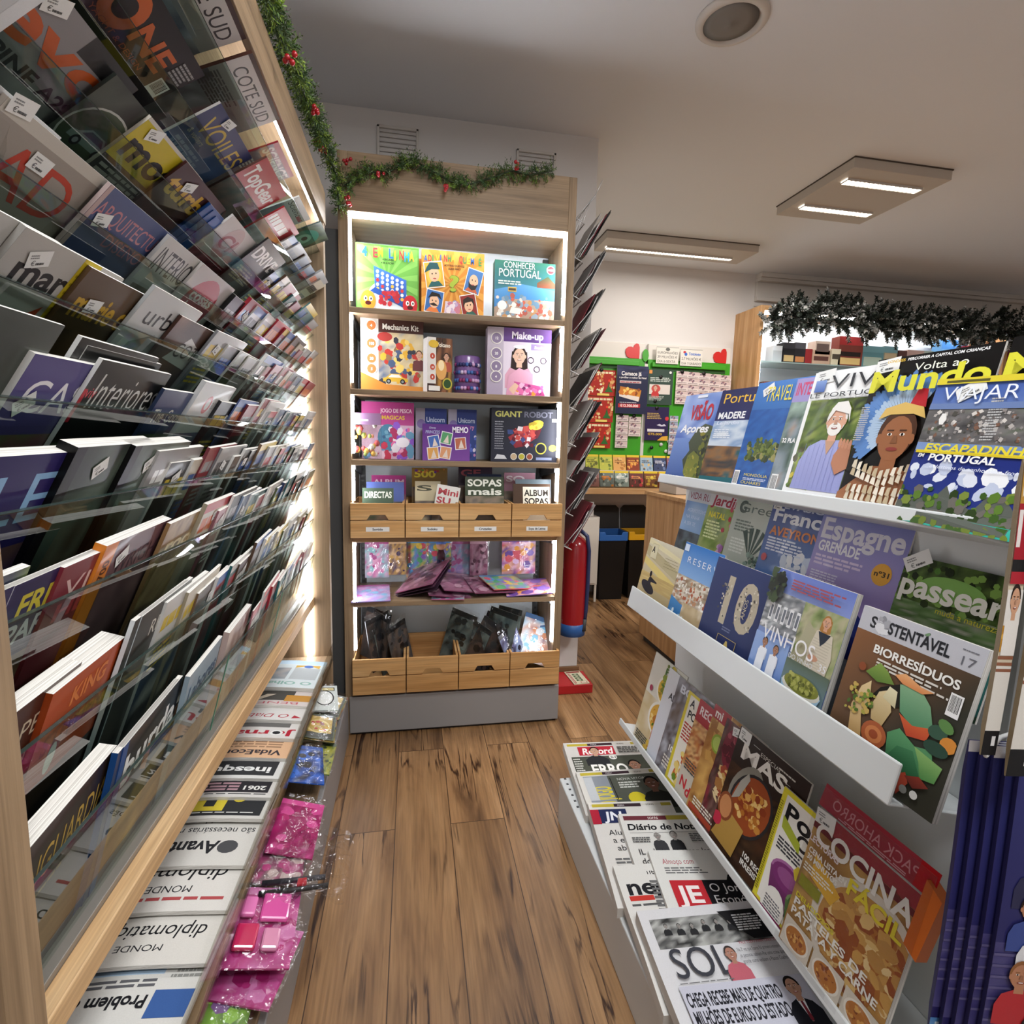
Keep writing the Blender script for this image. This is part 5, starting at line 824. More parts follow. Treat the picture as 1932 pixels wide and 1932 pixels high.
a = Art(.2, .285, '#6a4a50'); a.rect(0, 0, .16, 1, '#d07a2e'); a.txt('700', .13, .8, .05, '#5a2c14', rot=rad(90)); a.txt('WRIGHT', .24, .8, .1, '#3a2430', w=.74, st='r'); a.cloudy(.16, 0, 1, .72, ['#5a3c44', '#7a5a60', '#4a3038'], 3, seed=37)
tier_mag(2, .755, .215, .285, .014, a, 'mauve book-like magazine with a bright orange spine', '#d07a2e', .05, spine='#d9812e', stickers=[ST(.25, .84, .5)])
a = Art(.2, .28, '#8a6a48'); a.cloudy(0, 0, 1, 1, ['#8a6a48', '#b09468', '#6a4c34', '#c4a878'], 5, seed=38, detail=.3); a.txt('roco', .1, .78, .1, '#d8c49c', w=.8, it=.1)
tier_mag(2, .94, .2, .28, .006, a, 'tan and gold magazine in crinkled wrap after the orange spine', '#8a6a48', .05)
# --- tier with the orange paperback
a = Art(.21, .28, '#4a2c26'); a.cloudy(0, 0, 1, .55, ['#7a8ab8', '#8c9cc4', '#5a6a4a', '#8a7a3c'], 3, seed=39); a.rect(0, .62, 1, 1, '#43261f'); a.txt('EUROPEAN', .06, .82, .085, '#c2b49c', w=.88, st='r'); a.txt('ROMANTIC', .1, .7, .07, '#a89a86', w=.8, st='r'); a.speck(.1, .3, .5, .6, 40, ['#4a3a44', '#5a4a54'], .03, .06, 3)
tier_mag(1, .50, .21, .28, .02, a, 'brown-headed magazine with a landscape and cream capitals, thick white page edge', '#4a2c26', .05)
a = Art(.18, .27, '#b0481c'); a.rect(0, 0, 1, .5, '#2a2220', '#3a2a24'); a.txt('STEPHEN', .1, .66, .1, '#8a2c14', w=.8); a.txt('KING', .3, .84, .09, '#d87a3c', w=.5); a.ell(.28, .6, .06, .12, '#d8d2c8', 12)
tier_mag(1, .64, .17, .27, .03, a, 'thick paperback with a burnt orange cover and cream page edge', '#b0481c', .045, spine='#8f3a18', group=None)
for k in range(2):
    a = None
    if k: a = Art(.21, .29, '#171615'); a.cloudy(0, 0, 1, .7, PAL[0], 3, seed=41); a.txt('REVISTA', .25, .82, .09, '#c8c4ba', w=.7, st='r')
    tier_mag(1, .80+.02*k, .21, .29, .006, a, 'black magazine with a white printed spine, front copy of two' if k else 'black magazine with a white printed spine, copy behind the front one', '#171615', .075, spine='#d4dade')
# --- lowest tier behind the rail glass
a = Art(.23, .28, '#2a1f18'); a.cloudy(0, 0, 1, .55, ['#2a2018', '#3f3226', '#1c1612'], 3, seed=42); a.txt('VANGUARDIA', .04, .74, .14, '#b8963e', w=.92, st='r'); a.lines(.3, .66, .6, .69, 1, '#9a8040')
tier_mag(0, .55, .235, .28, .022, a, 'dark brown magazine with antique gold capitals, first in the lowest tier', '#2a1f18', .045, spine='#d8d6d2')
for k in range(2):
    a = None
    if k: a = Art(.22, .28, '#16181f'); a.cloudy(0, 0, 1, .6, ['#7a5a2c', '#a8843c', '#3a2c1c', '#5a3a2a'], 4, seed=43); a.rect(0, 0, .08, 1, '#1f4a86'); a.txt('burda', .08, .72, .17, '#e4e4e2', w=.9, st='b'); a.poly([(.42, .66), (.5, .78), (.58, .74), (.55, .6)], '#c47a4a')
    tier_mag(0, .76+.015*k, .225, .28, .008, a, 'sewing magazine with big white lower-case letters on navy' if k else 'navy copy directly behind the big white-lettered sewing magazine', '#1a2f5a', .05, spine='#1f4a86')
a = Art(.2, .28, '#8fa0ac'); a.txt('Labores', .06, .76, .12, '#2c4a6a', w=.9, it=.15); a.cloudy(0, 0, 1, .66, PAL[2], 3, seed=44)
tier_mag(0, 1.0, .2, .28, .008, a, 'pale slate magazine with dark blue slanted lettering in the lowest tier', '#8fa0ac', .05)
a = Art(.2, .28, '#b09a94'); a.cloudy(0, 0, 1, 1, ['#b09a94', '#8a6a64', '#c8b8b0', '#7a4a48'], 4, seed=45)
tier_mag(0, 1.21, .2, .28, .012, a, 'thick rosy magazine before the first green glass joint', '#b09a94', .055)
# --- the rest of every tier
CN = {'white': ('#bdbbb8', '#8f8d8a'), 'pale grey': ('#9c9c9c', '#77777a'), 'charcoal': ('#2b2b2d', '#454547'), 'black': ('#161617', '#2c2c2e'), 'navy': ('#26304c', '#3c4a70'), 'brown': ('#4a382c', '#6a5442'), 'crimson': ('#8a2630', '#6a3038'), 'teal': ('#2c5a5c', '#4a7678'), 'cream': ('#b8ae9a', '#968c78'), 'olive': ('#4c5236', '#6a7050'), 'rose': ('#a87a80', '#8a5c64'), 'slate blue': ('#5a6a84', '#7a8aa2')}
TN = {'white': '#dddbd6', 'red': '#b02c36', 'black': '#1b1b1d', 'yellow': '#c9ae34', 'blue': '#34589a', 'orange': '#c4662e', 'grey': '#8a8a8a'}
START = [1.40, .90, 1.08, .96, 1.2, 1.16, 1.30, 1.56, 1.72, 2.3]
rr = random.Random(5); PROTO = {}
for row in range(10):
    y = START[row]; ys = []
    while y < 2.17: ys.append(y); y += .055+.05*rr.random()
    for i, y in enumerate(ys):
        far = len(ys)-1-i; cn = rr.choice(list(CN)); tn = rr.choice([t for t in TN if not (t == cn or (t == 'white' and cn in ('white', 'cream', 'pale grey')) or (t == 'black' and cn in ('black', 'charcoal', 'navy')) or (t == 'grey' and cn == 'pale grey'))])
        c, c2 = CN[cn]; h = .27+.03*rr.random(); w = min(.19+.03*rr.random(), 2.27-y); a = Art(w, h, c)
        a.cloudy(0, 0, 1, .7, [c2, c]+rr.choice(PAL)[:2], 4, 5, 6, seed=row*40+i, detail=.4)
        a.lines(.06, .77+.04*rr.random(), .94, .9, 1, TN[tn], .9, .3)
        if rr.random() < .6: a.lines(.08, .55, .7, .7, 4, TN[tn], .5)
        if rr.random() < .35: a.rect(0, .93, 1, 1, rr.choice(['#c9c6c0', '#b02c36', '#c9ae34', '#34589a']))
        lab = '%s magazine, %s masthead, %s from far panel, %s glass tier down' % (cn, tn, WORDS[far], WORDS[9-row])
        tier_mag(row, y, w, h, .003+.006*rr.random(), a, lab, c, .035+.035*rr.random(), 2.5+1.5*rr.random(), 0, rr.choice([None, '#c9c7c4', '#d6d4d0', c2]), [ST(.1+.4*rr.random(), .84, rr.random()-.5)] if far > 3 and rr.random() < .5 else (), None, rr.uniform(-1.2, 1.2))
# a crumpled clear sleeve sticking out of the tier with the taupe cover
o_, up, n = tier_frame(6); T = frame(o_+Vector((0, .53, 0))+up*(-.05)+n*.012, (0, 1, 0), up); rr = random.Random(14); vs = []; fs = []
for j in range(9):
    for i in range(11): e_ = 1 if 0 < i < 10 and 0 < j < 8 else 0; vs.append(T @ Vector((.0105*i*(1-.035*abs(j-4)), .0105*j, e_*(.008+.012*rr.random()))))
for j in range(8):
    for i in range(10): k = j*11+i; fs.append((k, k+1, k+12, k+11))
mb = MB(); mb.add(vs, fs); tag(mb.build('clear_sleeve', FILM), 'crumpled clear plastic sleeve in front of the taupe architecture magazine', 'plastic sleeve')
# ------------------------------------------------------------------ upside-down newspapers shingled along the lower shelf
def shingle(label, y, art, w=.2, h=.2, cover='#cfccc6', x=-.338, th=.012):
    # head towards the viewer: right = -x, up = -y
    T = frame((x, y+h, .438+th), (-1, 0, 0), (0, -1, .1))
    return sheet('newspaper', label, 'newspaper', T, w, h, th, art, 'newspapers on the lower shelf of the wall rack', cover, None, NEWS, None, {'cuts': (0, 8), 'fn': lambda u, v, z: (u*w, v*h, z+.012*math.sin(u*3.0-.4)+.004)}, printname='front_page')
def news(c='#cfccc6'): return Art(.27, .3, c)
def ny(px, py): return onz(px, py, .475).y
NP = []
a = news('#cbc9c4'); a.rect(.22, .2, 1, .56, '#8ba2b8', '#9db2c6'); a.txt('Powerful sculpture', .3, .44, .055, '#1d2733', w=.56, st='b'); a.txt('unveiled in Silves', .32, .35, .055, '#1d2733', w=.5, st='b'); a.lines(.24, .24, .6, .32, 3, '#3a4a5a'); a.rect(.02, .66, .22, .82, '#3a5a94'); a.lines(.24, .59, .95, .65, 2, '#5a5a5e'); a.txt('Problem or opportunity', .24, .69, .07, '#1c1c20', w=.85, st='b'); a.lines(.02, .3, .18, .6, 9, '#8a8a86'); a.txt('portugal', .5, .86, .09, '#a83a3c', w=.5, st='r')
NP.append((300, 1990, a, 'newspaper with a blue headline panel and heavy bottom headline, closest on the lower shelf'))
a = news('#cdc9c2'); a.txt('MONDE', .28, .86, .045, '#26262a', w=.26, st='r'); a.txt('diplomatique', .08, .72, .1, '#1d1d20', w=.62, it=.15, st='r'); a.txt('250', .76, .73, .08, '#a83a40', it=.1, st='r'); a.txt('ANOS', .78, .67, .025, '#4a4a4c', st='r', sp=.4); a.txt('Da fiscalidade as pensões', .06, .5, .05, '#9a3a3e', w=.55, st='b'); a.txt('o novo assalto das elites', .06, .42, .05, '#9a3a3e', w=.55, st='b'); a.lines(.06, .58, .7, .66, 2, '#8a8884')
NP.append((410, 1815, a, 'newspaper with slanted masthead and crimson sub-headlines'))
a = news('#d0ccc6'); a.txt('MONDE', .28, .78, .06, '#26262a', w=.28, st='r'); a.txt('diplomatique', .1, .6, .13, '#1d1d20', w=.85, it=.15, st='r'); a.lines(.06, .88, .7, .93, 1, '#a84a4c'); a.lines(.08, .5, .8, .55, 1, '#8a8884')
NP.append((455, 1715, a, 'newspaper with a larger slanted masthead and no sub-headline'))
a = news('#c9c6c0'); a.txt('Avante!', .25, .74, .13, '#26262a', w=.42, st='b'); a.txt('!', .63, .74, .13, '#a83038'); a.ell(.18, .8, .07, .08, '#4a4a4c', 14); a.txt('são necessárias respostas', .04, .58, .07, '#2a2a2e', w=.8, st='r'); a.txt('para uma vida melhor', .02, .46, .07, '#2a2a2e', w=.7, st='r'); a.cloudy(0, .1, .62, .4, ['#3a3836', '#6a6866', '#8a8884'], 4, seed=50)
NP.append((480, 1632, a, 'newspaper with a hand emblem and an exclamation mark in its masthead'))
a = news('#c6c4be'); a.rect(.04, .25, 1, .96, '#2f3032'); a.rect(.34, .70, .42, .9, '#c9b63a'); a.rect(.5, .70, .58, .9, '#c9b63a'); a.rect(.42, .84, .5, .9, '#c9b63a'); a.ell(.25, .74, .045, .045, '#c9b63a', 12); a.lines(.1, .915, .7, .94, 1, '#c8c8c4')
NP.append((510, 1545, a, 'black newspaper with a yellow pillar-like emblem'))
a = news('#cbc8c4'); a.rect(.05, .1, 1, .93, '#2c2a2e'); a.txt('2061', .08, .83, .06, '#dcdad6', w=.18, st='b'); a.lines(.3, .78, .95, .92, 3, '#a8868e', .6, .3); a.lines(.06, .945, .9, .97, 1, '#4a4a4c')
NP.append((530, 1505, a, 'black newspaper with a small white number and pinkish headline'))
a = news('#d2d1ce'); a.rect(.06, .1, 1, .95, '#343436'); a.txt('inesquecível', .1, .81, .1, '#e2e2e0', w=.95, st='b')
NP.append((545, 1470, a, 'charcoal newspaper with one large white lower-case word'))
a = news('#d3ab88'); a.txt('VidaEconómica', .08, .85, .09, '#3a3438', w=.85, st='b'); a.lines(.1, .62, .7, .82, 4, '#9a7a60'); a.rect(0, 0, 1, .2, '#c8956a')
NP.append((560, 1432, a, 'salmon-pink financial newspaper with dark lettering'))
a = news('#cfccc8'); a.txt('Jornal', .05, .84, .11, '#a82434', w=.62, st='b'); a.ell(.2, .885, .062, .062, '#dcdcd8', 18); a.ell(.2, .885, .04, .04, '#2a2a2c', 8); a.rect(.1, .6, 1, .76, '#6a6866')
NP.append((572, 1395, a, 'newspaper with a football in its scarlet masthead'))
a = news('#d0cdca'); a.txt('O Diabo', .14, .85, .09, '#a8303c', w=.5, it=.2, st='r'); a.poly([(.02, .93), (.12, .95), (.1, .87)], '#a8303c')
NP.append((580, 1362, a, 'newspaper with a slanted thin crimson masthead beneath the football one'))
a = news('#c9c0bc'); a.rect(.2, .35, 1, .86, '#4a4844'); a.rect(0, .7, .28, .88, '#b8863c'); a.txt('BENFICA', .1, .9, .06, '#b8606a', w=.75, st='r'); a.poly([(.4, .68), (.55, .85), (.6, .82), (.5, .68)], '#c4b8a4'); a.ell(.85, .8, .07, .05, '#b8983c', 14)
NP.append((592, 1335, a, 'club newspaper with a pale bird and an ochre panel'))
a = news('#c9d2d4'); a.txt('O Olhanense', .06, .8, .1, '#8aaea4', w=.9, st='b'); a.cloudy(.4, .3, .95, .72, ['#5a6468', '#8a949a', '#b0a8a4'], 3, seed=51); a.rect(.04, .3, .36, .72, '#aeb4b6'); a.poly([(.06, .3), (.2, .2), (.36, .3), (.36, .2), (.06, .18)], '#c9a24a'); a.ell(.2, .24, .06, .06, '#4a6ab0', 10); a.rect(0, 0, 1, .16, '#9fb8cc', '#b8ccd8')
NP.append((600, 1302, a, 'pale blue newspaper lying fully open at the far end of the lower shelf'))
for i, (px, py, a, lab) in enumerate(NP):
    y = ny(px, py); shingle(lab, max(y, .552), a, .29, .30 if i == len(NP)-1 else .3, '#cfccc6', -.338, .006+.0006*i)
# ================================================================== boxed games on the lit unit
def gbox(name, label, cat, x0, x1, z, h, y, d, art, side='#cccccc', group=None, yaw=0, lean=0, m=None):
    """upright box: front face at depth y between x0 and x1, standing at height z"""
    w = x1-x0; T = Matrix.Translation((x0, y, z+.0008)) @ Matrix.Rotation(rad(yaw), 4, 'Z') @ Matrix.Rotation(rad(-lean), 4, 'X')
    mb = MB(); mb.box((0, 0, 0), (w, d, h), side); o = mb.build(name, m or SATIN, None, .0012); o.matrix_world = T; tag(o, label, cat, group)
    F = Matrix(((1, 0, 0, 0), (0, 0, -1, -.0006), (0, 1, 0, 0), (0, 0, 0, 1)))
    if art:
        art.v = [(a*w/art.w, b*h/art.h, c) for a, b, c in art.v]; art.w, art.h = w, h; art.build('front_print', m or SATIN, o, 0, None, F)
    return o
def X(px, py, y=2.47): return ony(px, py, y).x
def cute(a, u, v, r, c, c2=None):
    a.ell(u, v, r, r*1.2, c, 20, c2=c2)
    for d in (-.35, .35): a.ell(u+d*r, v+.25*r, r*.24, r*.3, '#f4f2ea', 12); a.ell(u+d*r+.03*r, v+.25*r, r*.11, r*.15, '#1a1410', 10)
    a.ell(u, v-.3*r, r*.4, r*.24, '#4a1410', 14)
G = 'board game boxes on the lit shelves'
a = Art(.29, .27, '#6fae4a')
for i in range(14): t = i*math.pi/7; a.poly([(.5, .5), (.5+.9*math.cos(t), .5+.9*math.sin(t)), (.5+.9*math.cos(t+.2), .5+.9*math.sin(t+.2))], '#86c25c')
a.poly([(0, 0), (0, 1), (1, 1), (1, 0), (.98, 0), (.98, .98), (.02, .98), (.02, 0)], '#5c9c3c')
a.ell(.5, .2, .32, .26, '#e2ecf2', 24); a.poly([(.28, .68), (.8, .5), (.8, .14), (.3, .3)], '#2f5cae', '#4274c8')
for r in range(5):
    for c in range(6): a.ell(.34+.078*c, .6-.065*r-.028*c, .026, .026, ['#dfe8f4', '#dfe8f4', '#dfe8f4', '#e0b04a', '#c23a34'][(r*2+c*3) % 5] if r > 1 else '#dfe8f4', 10)
a.poly([(.22, .3), (.75, .08), (.8, .14), (.3, .36)], '#284e98'); a.speck(.3, .12, .7, .3, 20, ['#c2343a', '#b02a34'], .03, .05, 3)
cute(a, .19, .15, .12, '#e0902e'); cute(a, .86, .12, .12, '#c2262e')
for i, (ch, c) in enumerate(zip('4 EM LINHA', ['#2f66b8', '', '#c2343a', '#e0a834', '', '#2f66b8', '#d8c23a', '#c2343a', '#2f9ac2', '#e0a834'])):
    if ch != ' ': a.txt(ch, .1+.083*i, .81-.004*i+.02*(i % 2), .135, c, w=.078 if ch != 'I' else .035)
a.txt('4 EN LINEA', .42, .765, .03, '#1c2a14', w=.18); a.txt('4 IN A ROW', .4, .715, .03, '#1c2a14', w=.2)
x0 = X(672, 575); gbox('board_game_box', 'lime green game box with a blue disc grid, top shelf of the lit unit', 'board game', x0, X(790, 581), SH[0], .272, 2.47, .055, a, '#3aa08a', G, 2)
a = Art(.27, .26, '#d9883a'); a.rect(0, 0, 1, .1, '#c9742a')
gbox('board_game_box', 'orange game box mostly hidden between the lime and the question-mark boxes', 'board game', X(780, 580, 2.54), X(900, 585, 2.54), SH[0], .25, 2.54, .055, a, '#c9772e', G)
a = Art(.29, .27, '#d98a30')
for i in range(14): t = i*math.pi/7; a.poly([(.5, .5), (.5+.9*math.cos(t), .5+.9*math.sin(t)), (.5+.9*math.cos(t+.2), .5+.9*math.sin(t+.2))], '#e6a446')
for i, ch in enumerate('ADIVINHA QUEM É'):
    if ch != ' ': a.txt(ch, .04+.0615*i, .845-.012*abs(i-7)*.4, .1, ['#2f66a8', '#c2343a', '#3a8a4a', '#d8c23a'][i % 4], w=.056 if ch != 'I' else .024)
a.txt('ADIVINA QUIEN ES', .36, .765, .03, '#3a1c10', w=.32); a.txt('GUESS WHO?', .42, .715, .03, '#3a1c10', w=.2)
def portrait(u, v, w, h, bg, hair, kind, rot):
    q = a.w/a.h; ca, sa = math.cos(rot), math.sin(rot)
    P = lambda x, y: (u+(x*ca-y*sa), v+(x*sa+y*ca)*q)
    a.poly([P(-w, -h), P(w, -h), P(w, h), P(-w, h)], '#f0ece2'); a.poly([P(-w*.92, -h*.93), P(w*.92, -h*.93), P(w*.92, h*.93), P(-w*.92, h*.93)], bg)
    cx, cy = P(0, .01); c = {'cap': '#2a5c5c', 'bald': '#c8643c', 'mous': '#d87a3c', 'kid': '#2f5c50'}[kind]
    if kind == 'cap': a.ell(cx, cy-.03, w*.75, h*.72, hair, 18)
    a.poly([P(-w*.8, -h*.9), P(w*.8, -h*.9), P(w*.4, -h*.5), P(-w*.4, -h*.5)], c); a.ell(cx, cy-.01, w*.55, h*.55, '#e6b894', 20)
    if kind == 'cap': a.poly([P(-w*1.0, h*.2), P(-w*.2, h*.42), P(w*.65, h*.35), P(w*.5, h*.85), P(-w*.3, h*.95), P(-w*.7, h*.6)], '#244f52')
    elif kind == 'bald': a.poly([P(-w*.6, -h*.1), P(-w*.45, -h*.6), P(0, -h*.75), P(w*.45, -h*.6), P(w*.6, -h*.1), P(w*.3, -h*.3), P(-w*.3, -h*.3)], '#2a2422')
    elif kind == 'mous': a.poly([P(-w*.75, h*.2), P(-w*.4, h*.8), P(w*.5, h*.75), P(w*.8, h*.3), P(w*.3, h*.5), P(-w*.3, h*.4)], hair); a.poly([P(-w*.55, -h*.28), P(0, -h*.08), P(w*.55, -h*.28), P(0, -h*.36)], '#2a1c16')
    else: a.poly([P(-w*.75, -h*.1), P(-w*.6, h*.6), P(0, h*.8), P(w*.65, h*.55), P(w*.7, -h*.1), P(w*.4, h*.35), P(-w*.4, h*.3)], hair)
    for d in (-.2, .2): x_, y_ = P(d*w, h*.08); a.ell(x_, y_, w*.07, w*.09, '#1c1410', 8)
    x_, y_ = P(0, -h*.3); a.ell(x_, y_, w*.18, w*.06, '#b8504a', 8) if kind != 'mous' else None
portrait(.2, .62, .15, .19, '#d8a83a', '#e0c04a', 'cap', .15); portrait(.83, .56, .13, .18, '#4a78b0', '#2a2422', 'bald', -.25); portrait(.2, .2, .14, .17, '#3a6aa8', '#1e1612', 'mous', -.15); portrait(.76, .17, .13, .17, '#8a2a24', '#2a1a14', 'kid', .2)
a.txt('?', .41, .38, .24, '#4a6a2c', w=.19); a.txt('?', .415, .39, .225, '#a8b83a', w=.175); a.poly([(.36, .02), (.6, .02), (.62, .2), (.38, .22)], '#d8c8d0'); a.speck(.38, .03, .6, .2, 22, ['#b8a0c0', '#8a9ac0', '#e2d4d8', '#c27a8a'], .03, .06, 3)
gbox('board_game_box', 'orange game box with four cartoon faces around a question mark', 'board game', X(795, 585), X(912, 590), SH[0], .268, 2.468, .055, a, '#c9772e', G)
a = Art(.28, .26, '#2f6a54'); a.rect(0, 0, 1, 1, '#4a8aa8', '#2a6450'); a.poly([(0, .5), (.45, .62), (1, .55), (1, .2), (0, .2)], '#3a7ab4', '#5c98c8'); a.poly([(.7, .66), (.88, .78), (1, .66), (1, .58), (.7, .58)], '#8a4a34', '#3a5a3a'); a.poly([(0, 0), (0, .2), (.3, .36), (1, .36), (1, 0)], '#9a8474', '#b49a84'); a.speck(.05, .04, .98, .42, 90, ['#c2604a', '#d8cfc2', '#a8584a', '#8a9aa8', '#dfdcd4', '#6a8aa0', '#b88a5a'], .02, .06, 5); a.ell(.13, .24, .075, .075, '#e2e4e0', 16); a.poly([(.25, .12), (.42, .1), (.46, .2), (.28, .22)], '#e0ded8'); a.rect(.22, .48, .36, .56, '#c9a84a'); a.rect(.23, .5, .35, .54, '#4a3a2c')
a.txt('CONHECER', .14, .88, .1, '#dfe6de', w=.52, st='r'); a.txt('PORTUGAL', .06, .73, .13, '#e4ebe2', w=.7, st='r'); a.lines(.06, .6, .5, .68, 2, '#c9d6cc'); a.ell(.92, .89, .07, .07, '#e2dcd8', 16); a.ell(.92, .89, .058, .058, '#b83a40', 16); a.rect(.87, .875, .97, .905, '#e2dcd8')
gbox('board_game_box', 'green and blue geography game box on the top lit shelf', 'board game', X(932, 592), X(1045, 597), SH[0], .252, 2.47, .06, a, '#2a5c4a', G)
def badges(a, u, vs, r, c):
    for v, t_ in vs: a.ell(u, v, r, r, '#e8e2da', 16); a.ell(u, v, r*.84, r*.84, c, 16); a.txt(t_, u, v-.02, .035, '#f2eeea', al='c')
a = Art(.29, .33, '#c9bfae'); a.cloudy(0, 0, 1, 1, ['#8a9aa8', '#c9b48a', '#d8c8a4', '#5a6a84', '#b8843c'], 3, seed=60, detail=.2); a.rect(0, 0, .28, 1, '#d8d2c8'); a.rect(.28, .8, 1, 1, '#4a2c26'); a.speck(.3, .1, .95, .7, 60, ['#d9a63a', '#4a5a78', '#c2b49a', '#8a6a4a', '#e6c66a', '#3a3a44', '#b83a30'], .03, .08, 6); a.car(.35, .12, .4, '#d8ae3a', '#e6e0d4'); a.ell(.38, .74, .12, .07, '#a83a34', 14); a.poly([(0, .25), (.4, .1), (1, .08), (1, 0), (0, 0)], '#d08a3c', '#c98038'); a.person(.93, .52, .05, '#d2a184', '#4a2c1c', '#6a3a3a')
a.txt('Mechanics Kit', .34, .84, .07, '#ece6d8', w=.58); badges(a, .17, [(.88, '4'), (.64, '100'), (.44, '30'), (.3, '5')], .085, '#c9713c')
gbox('science_kit_box', 'large construction kit box with a yellow buggy and white badge strip', 'toy kit', X(680, 733), X(799, 738), SH[1], .318, 2.5, .07, a, '#cfc9c0', 'toy kits on the second lit shelf', 3)
a = Art(.125, .23, '#3a241e'); a.cloudy(.3, 0, 1, 1, ['#4a2a20', '#8a5a3c', '#2a1814', '#b8843c'], 3, seed=61); a.rect(0, .16, .34, 1, '#dcd6ce'); a.txt('Volcano', .36, .84, .07, '#e6dccc', w=.55); a.person(.76, .66, .1, '#c9967a', '#241410', '#a8503c'); a.ell(.55, .42, .22, .34, '#d8a05a', 18); a.ell(.55, .5, .12, .18, '#f0d8a8', 14); a.ell(.8, .17, .2, .2, '#b8a83c', 20); a.ell(.8, .17, .15, .15, '#2c4a24', 18); badges(a, .2, [(.66, '5'), (.46, '10'), (.28, '8')], .12, '#b84a34'); a.ell(.24, .88, .2, .13, '#d8b03a', 14); a.rect(.05, .03, .5, .12, '#e2dcd4')
gbox('science_kit_box', 'small volcano kit box with a white side, beside the purple tin', 'toy kit', X(806, 737, 2.44), X(855, 740, 2.44), SH[1], .235, 2.44, .07, a, '#dcdcdc', 'toy kits on the second lit shelf', 14)
p = ony(881, 741, 2.56); a = Art(.3, .175, '#6a4a84')
o = MB().lathe([(.06, 0), (.06, .17), (.056, .176), (.02, .178), (0.001, .178)], (p.x, 2.56, SH[1]), 32, '#7a5a92').build('craft_tub', attr_mat('tub_print', .25, .5, .3), None); tag(o, 'shiny purple cylindrical tub between the kit boxes', 'tub'); 
mb = MB()
for i in range(10):
    for j in range(4): t = rad(200+i*14+7*(j % 2)); c = (p.x+.0605*math.cos(t), 2.56+.0605*math.sin(t), SH[1]+.03+.035*j); mb.lathe([(.006, -.008), (.009, 0), (.006, .008)], c, 6, random.choice(['#c9a0c8', '#3a3a6a', '#d8c8e0', '#8a3a6a', '#4a6aa8']))
mb.build('tub_pattern', SATIN, o)
a = Art(.29, .3, '#cfc0d2'); a.rect(0, 0, .25, 1, '#a89ab0', '#c8bcc8'); a.rect(.25, .8, 1, 1, '#5a3a7a', '#7a5a96'); a.rect(.25, 0, 1, .8, '#dccfdc'); a.txt('Make-up', .37, .845, .1, '#ece4ee', w=.5); a.rect(.68, .69, .95, .78, '#9a86b4'); a.txt('Studio', .73, .71, .04, '#e2d8ea', w=.16, it=.1); a.person(.5, .6, .1, '#e0b8a0', '#2a1a16', '#d8a0b4', shoulder=2.2, long=True); a.ell(.5, .73, .1, .03, '#efe6ea', 12); a.poly([(.3, 0), (.34, .3), (.5, .42), (.72, .34), (.7, 0)], '#d494ae', '#e0a8be'); a.poly([(.42, .22), (.86, .16), (.92, .02), (.5, .02)], '#a83a78', '#c85a94'); a.speck(.45, .04, .88, .18, 24, ['#d86aa0', '#7a2a60', '#e6b0cc', '#e0903c'], .02, .05, 4); a.poly([(.34, .1), (.44, .2), (.5, .16), (.42, .02)], '#e0b8a0'); a.ring(.68, .54, .05, .012, '#3a2a3a'); a.ring(.88, .54, .05, .012, '#3a2a3a'); a.ring(.78, .41, .05, .012, '#3a2a3a'); badges(a, .14, [(.84, '12'), (.62, '20'), (.43, '8'), (.28, '4')], .09, '#8a7a96')
gbox('toy_kit_box', 'lilac and white beauty kit box with a smiling girl', 'toy kit', X(918, 741, 2.48), X(1037, 747, 2.48), SH[1], .302, 2.48, .07, a, '#c9bccb', 'toy kits on the second lit shelf')
a = Art(.25, .25, '#b04a86'); a.rect(0, 0, 1, 1, '#b8588e', '#a83a7a'); a.rect(0, 0, 1, .6, '#c8a8bc'); a.txt('JOGO DE PESCA', .36, .82, .065, '#e6c8d4', w=.6); a.txt('MAGICAS', .38, .7, .065, '#d8b83c', w=.44); a.ell(.5, .38, .2, .24, '#4a7a94', 20); a.speck(.36, .24, .62, .52, 10, ['#3a5a7a', '#6a9ab0'], .03, .05, 3); a.speck(.55, .04, .98, .6, 40, ['#d86a9c', '#dfd8e0', '#8a5ac0', '#a83a60', '#6a9ab8', '#e6a0be'], .04, .1, 5); a.ell(.78, .3, .13, .09, '#ece6ec', 16); a.speck(.05, .04, .5, .25, 16, ['#b83a50', '#5a86a8', '#d8b8c8'], .05, .1, 7)
gbox('board_game_box', 'magenta fishing game box on the third lit shelf', 'board game', X(683, 865, 2.52), X(781, 866, 2.52), SH[2], .255, 2.52, .05, a, '#a84a80', G)
o = gbox('toy_food_box', 'clear plastic box of toy food in front of the magenta game', 'toy', X(665, 866, 2.44), X(719, 866, 2.44), SH[2], .2, 2.44, .05, None, '#dcd4d0', None); o.data.materials[0] = FILM
mb = MB(); w = X(719, 866, 2.44)-X(665, 866, 2.44); rr = random.Random(9)
for i in range(26): c = (.015+(w-.03)*rr.random(), .012+.026*rr.random(), .015+.15*rr.random()); r = .008+.006*rr.random(); mb.lathe([(r*.5, -r), (r, 0), (r*.5, r)], c, 8, rr.choice(['#c9a04a', '#d8d0c4', '#b84a4a', '#e2d8c8', '#8a9a4a', '#c98a6a']))
mb.build('toy_food', SATIN, o); a = Art(w, .05, '#8a6a8a'); a.lines(.1, .3, .7, .6, 1, '#e8dce4'); a.build('box_card', SATIN, o, 0, None, Matrix(((1, 0, 0, 0), (0, 0, -1, -.001), (0, 1, 0, .15), (0, 0, 0, 1))))
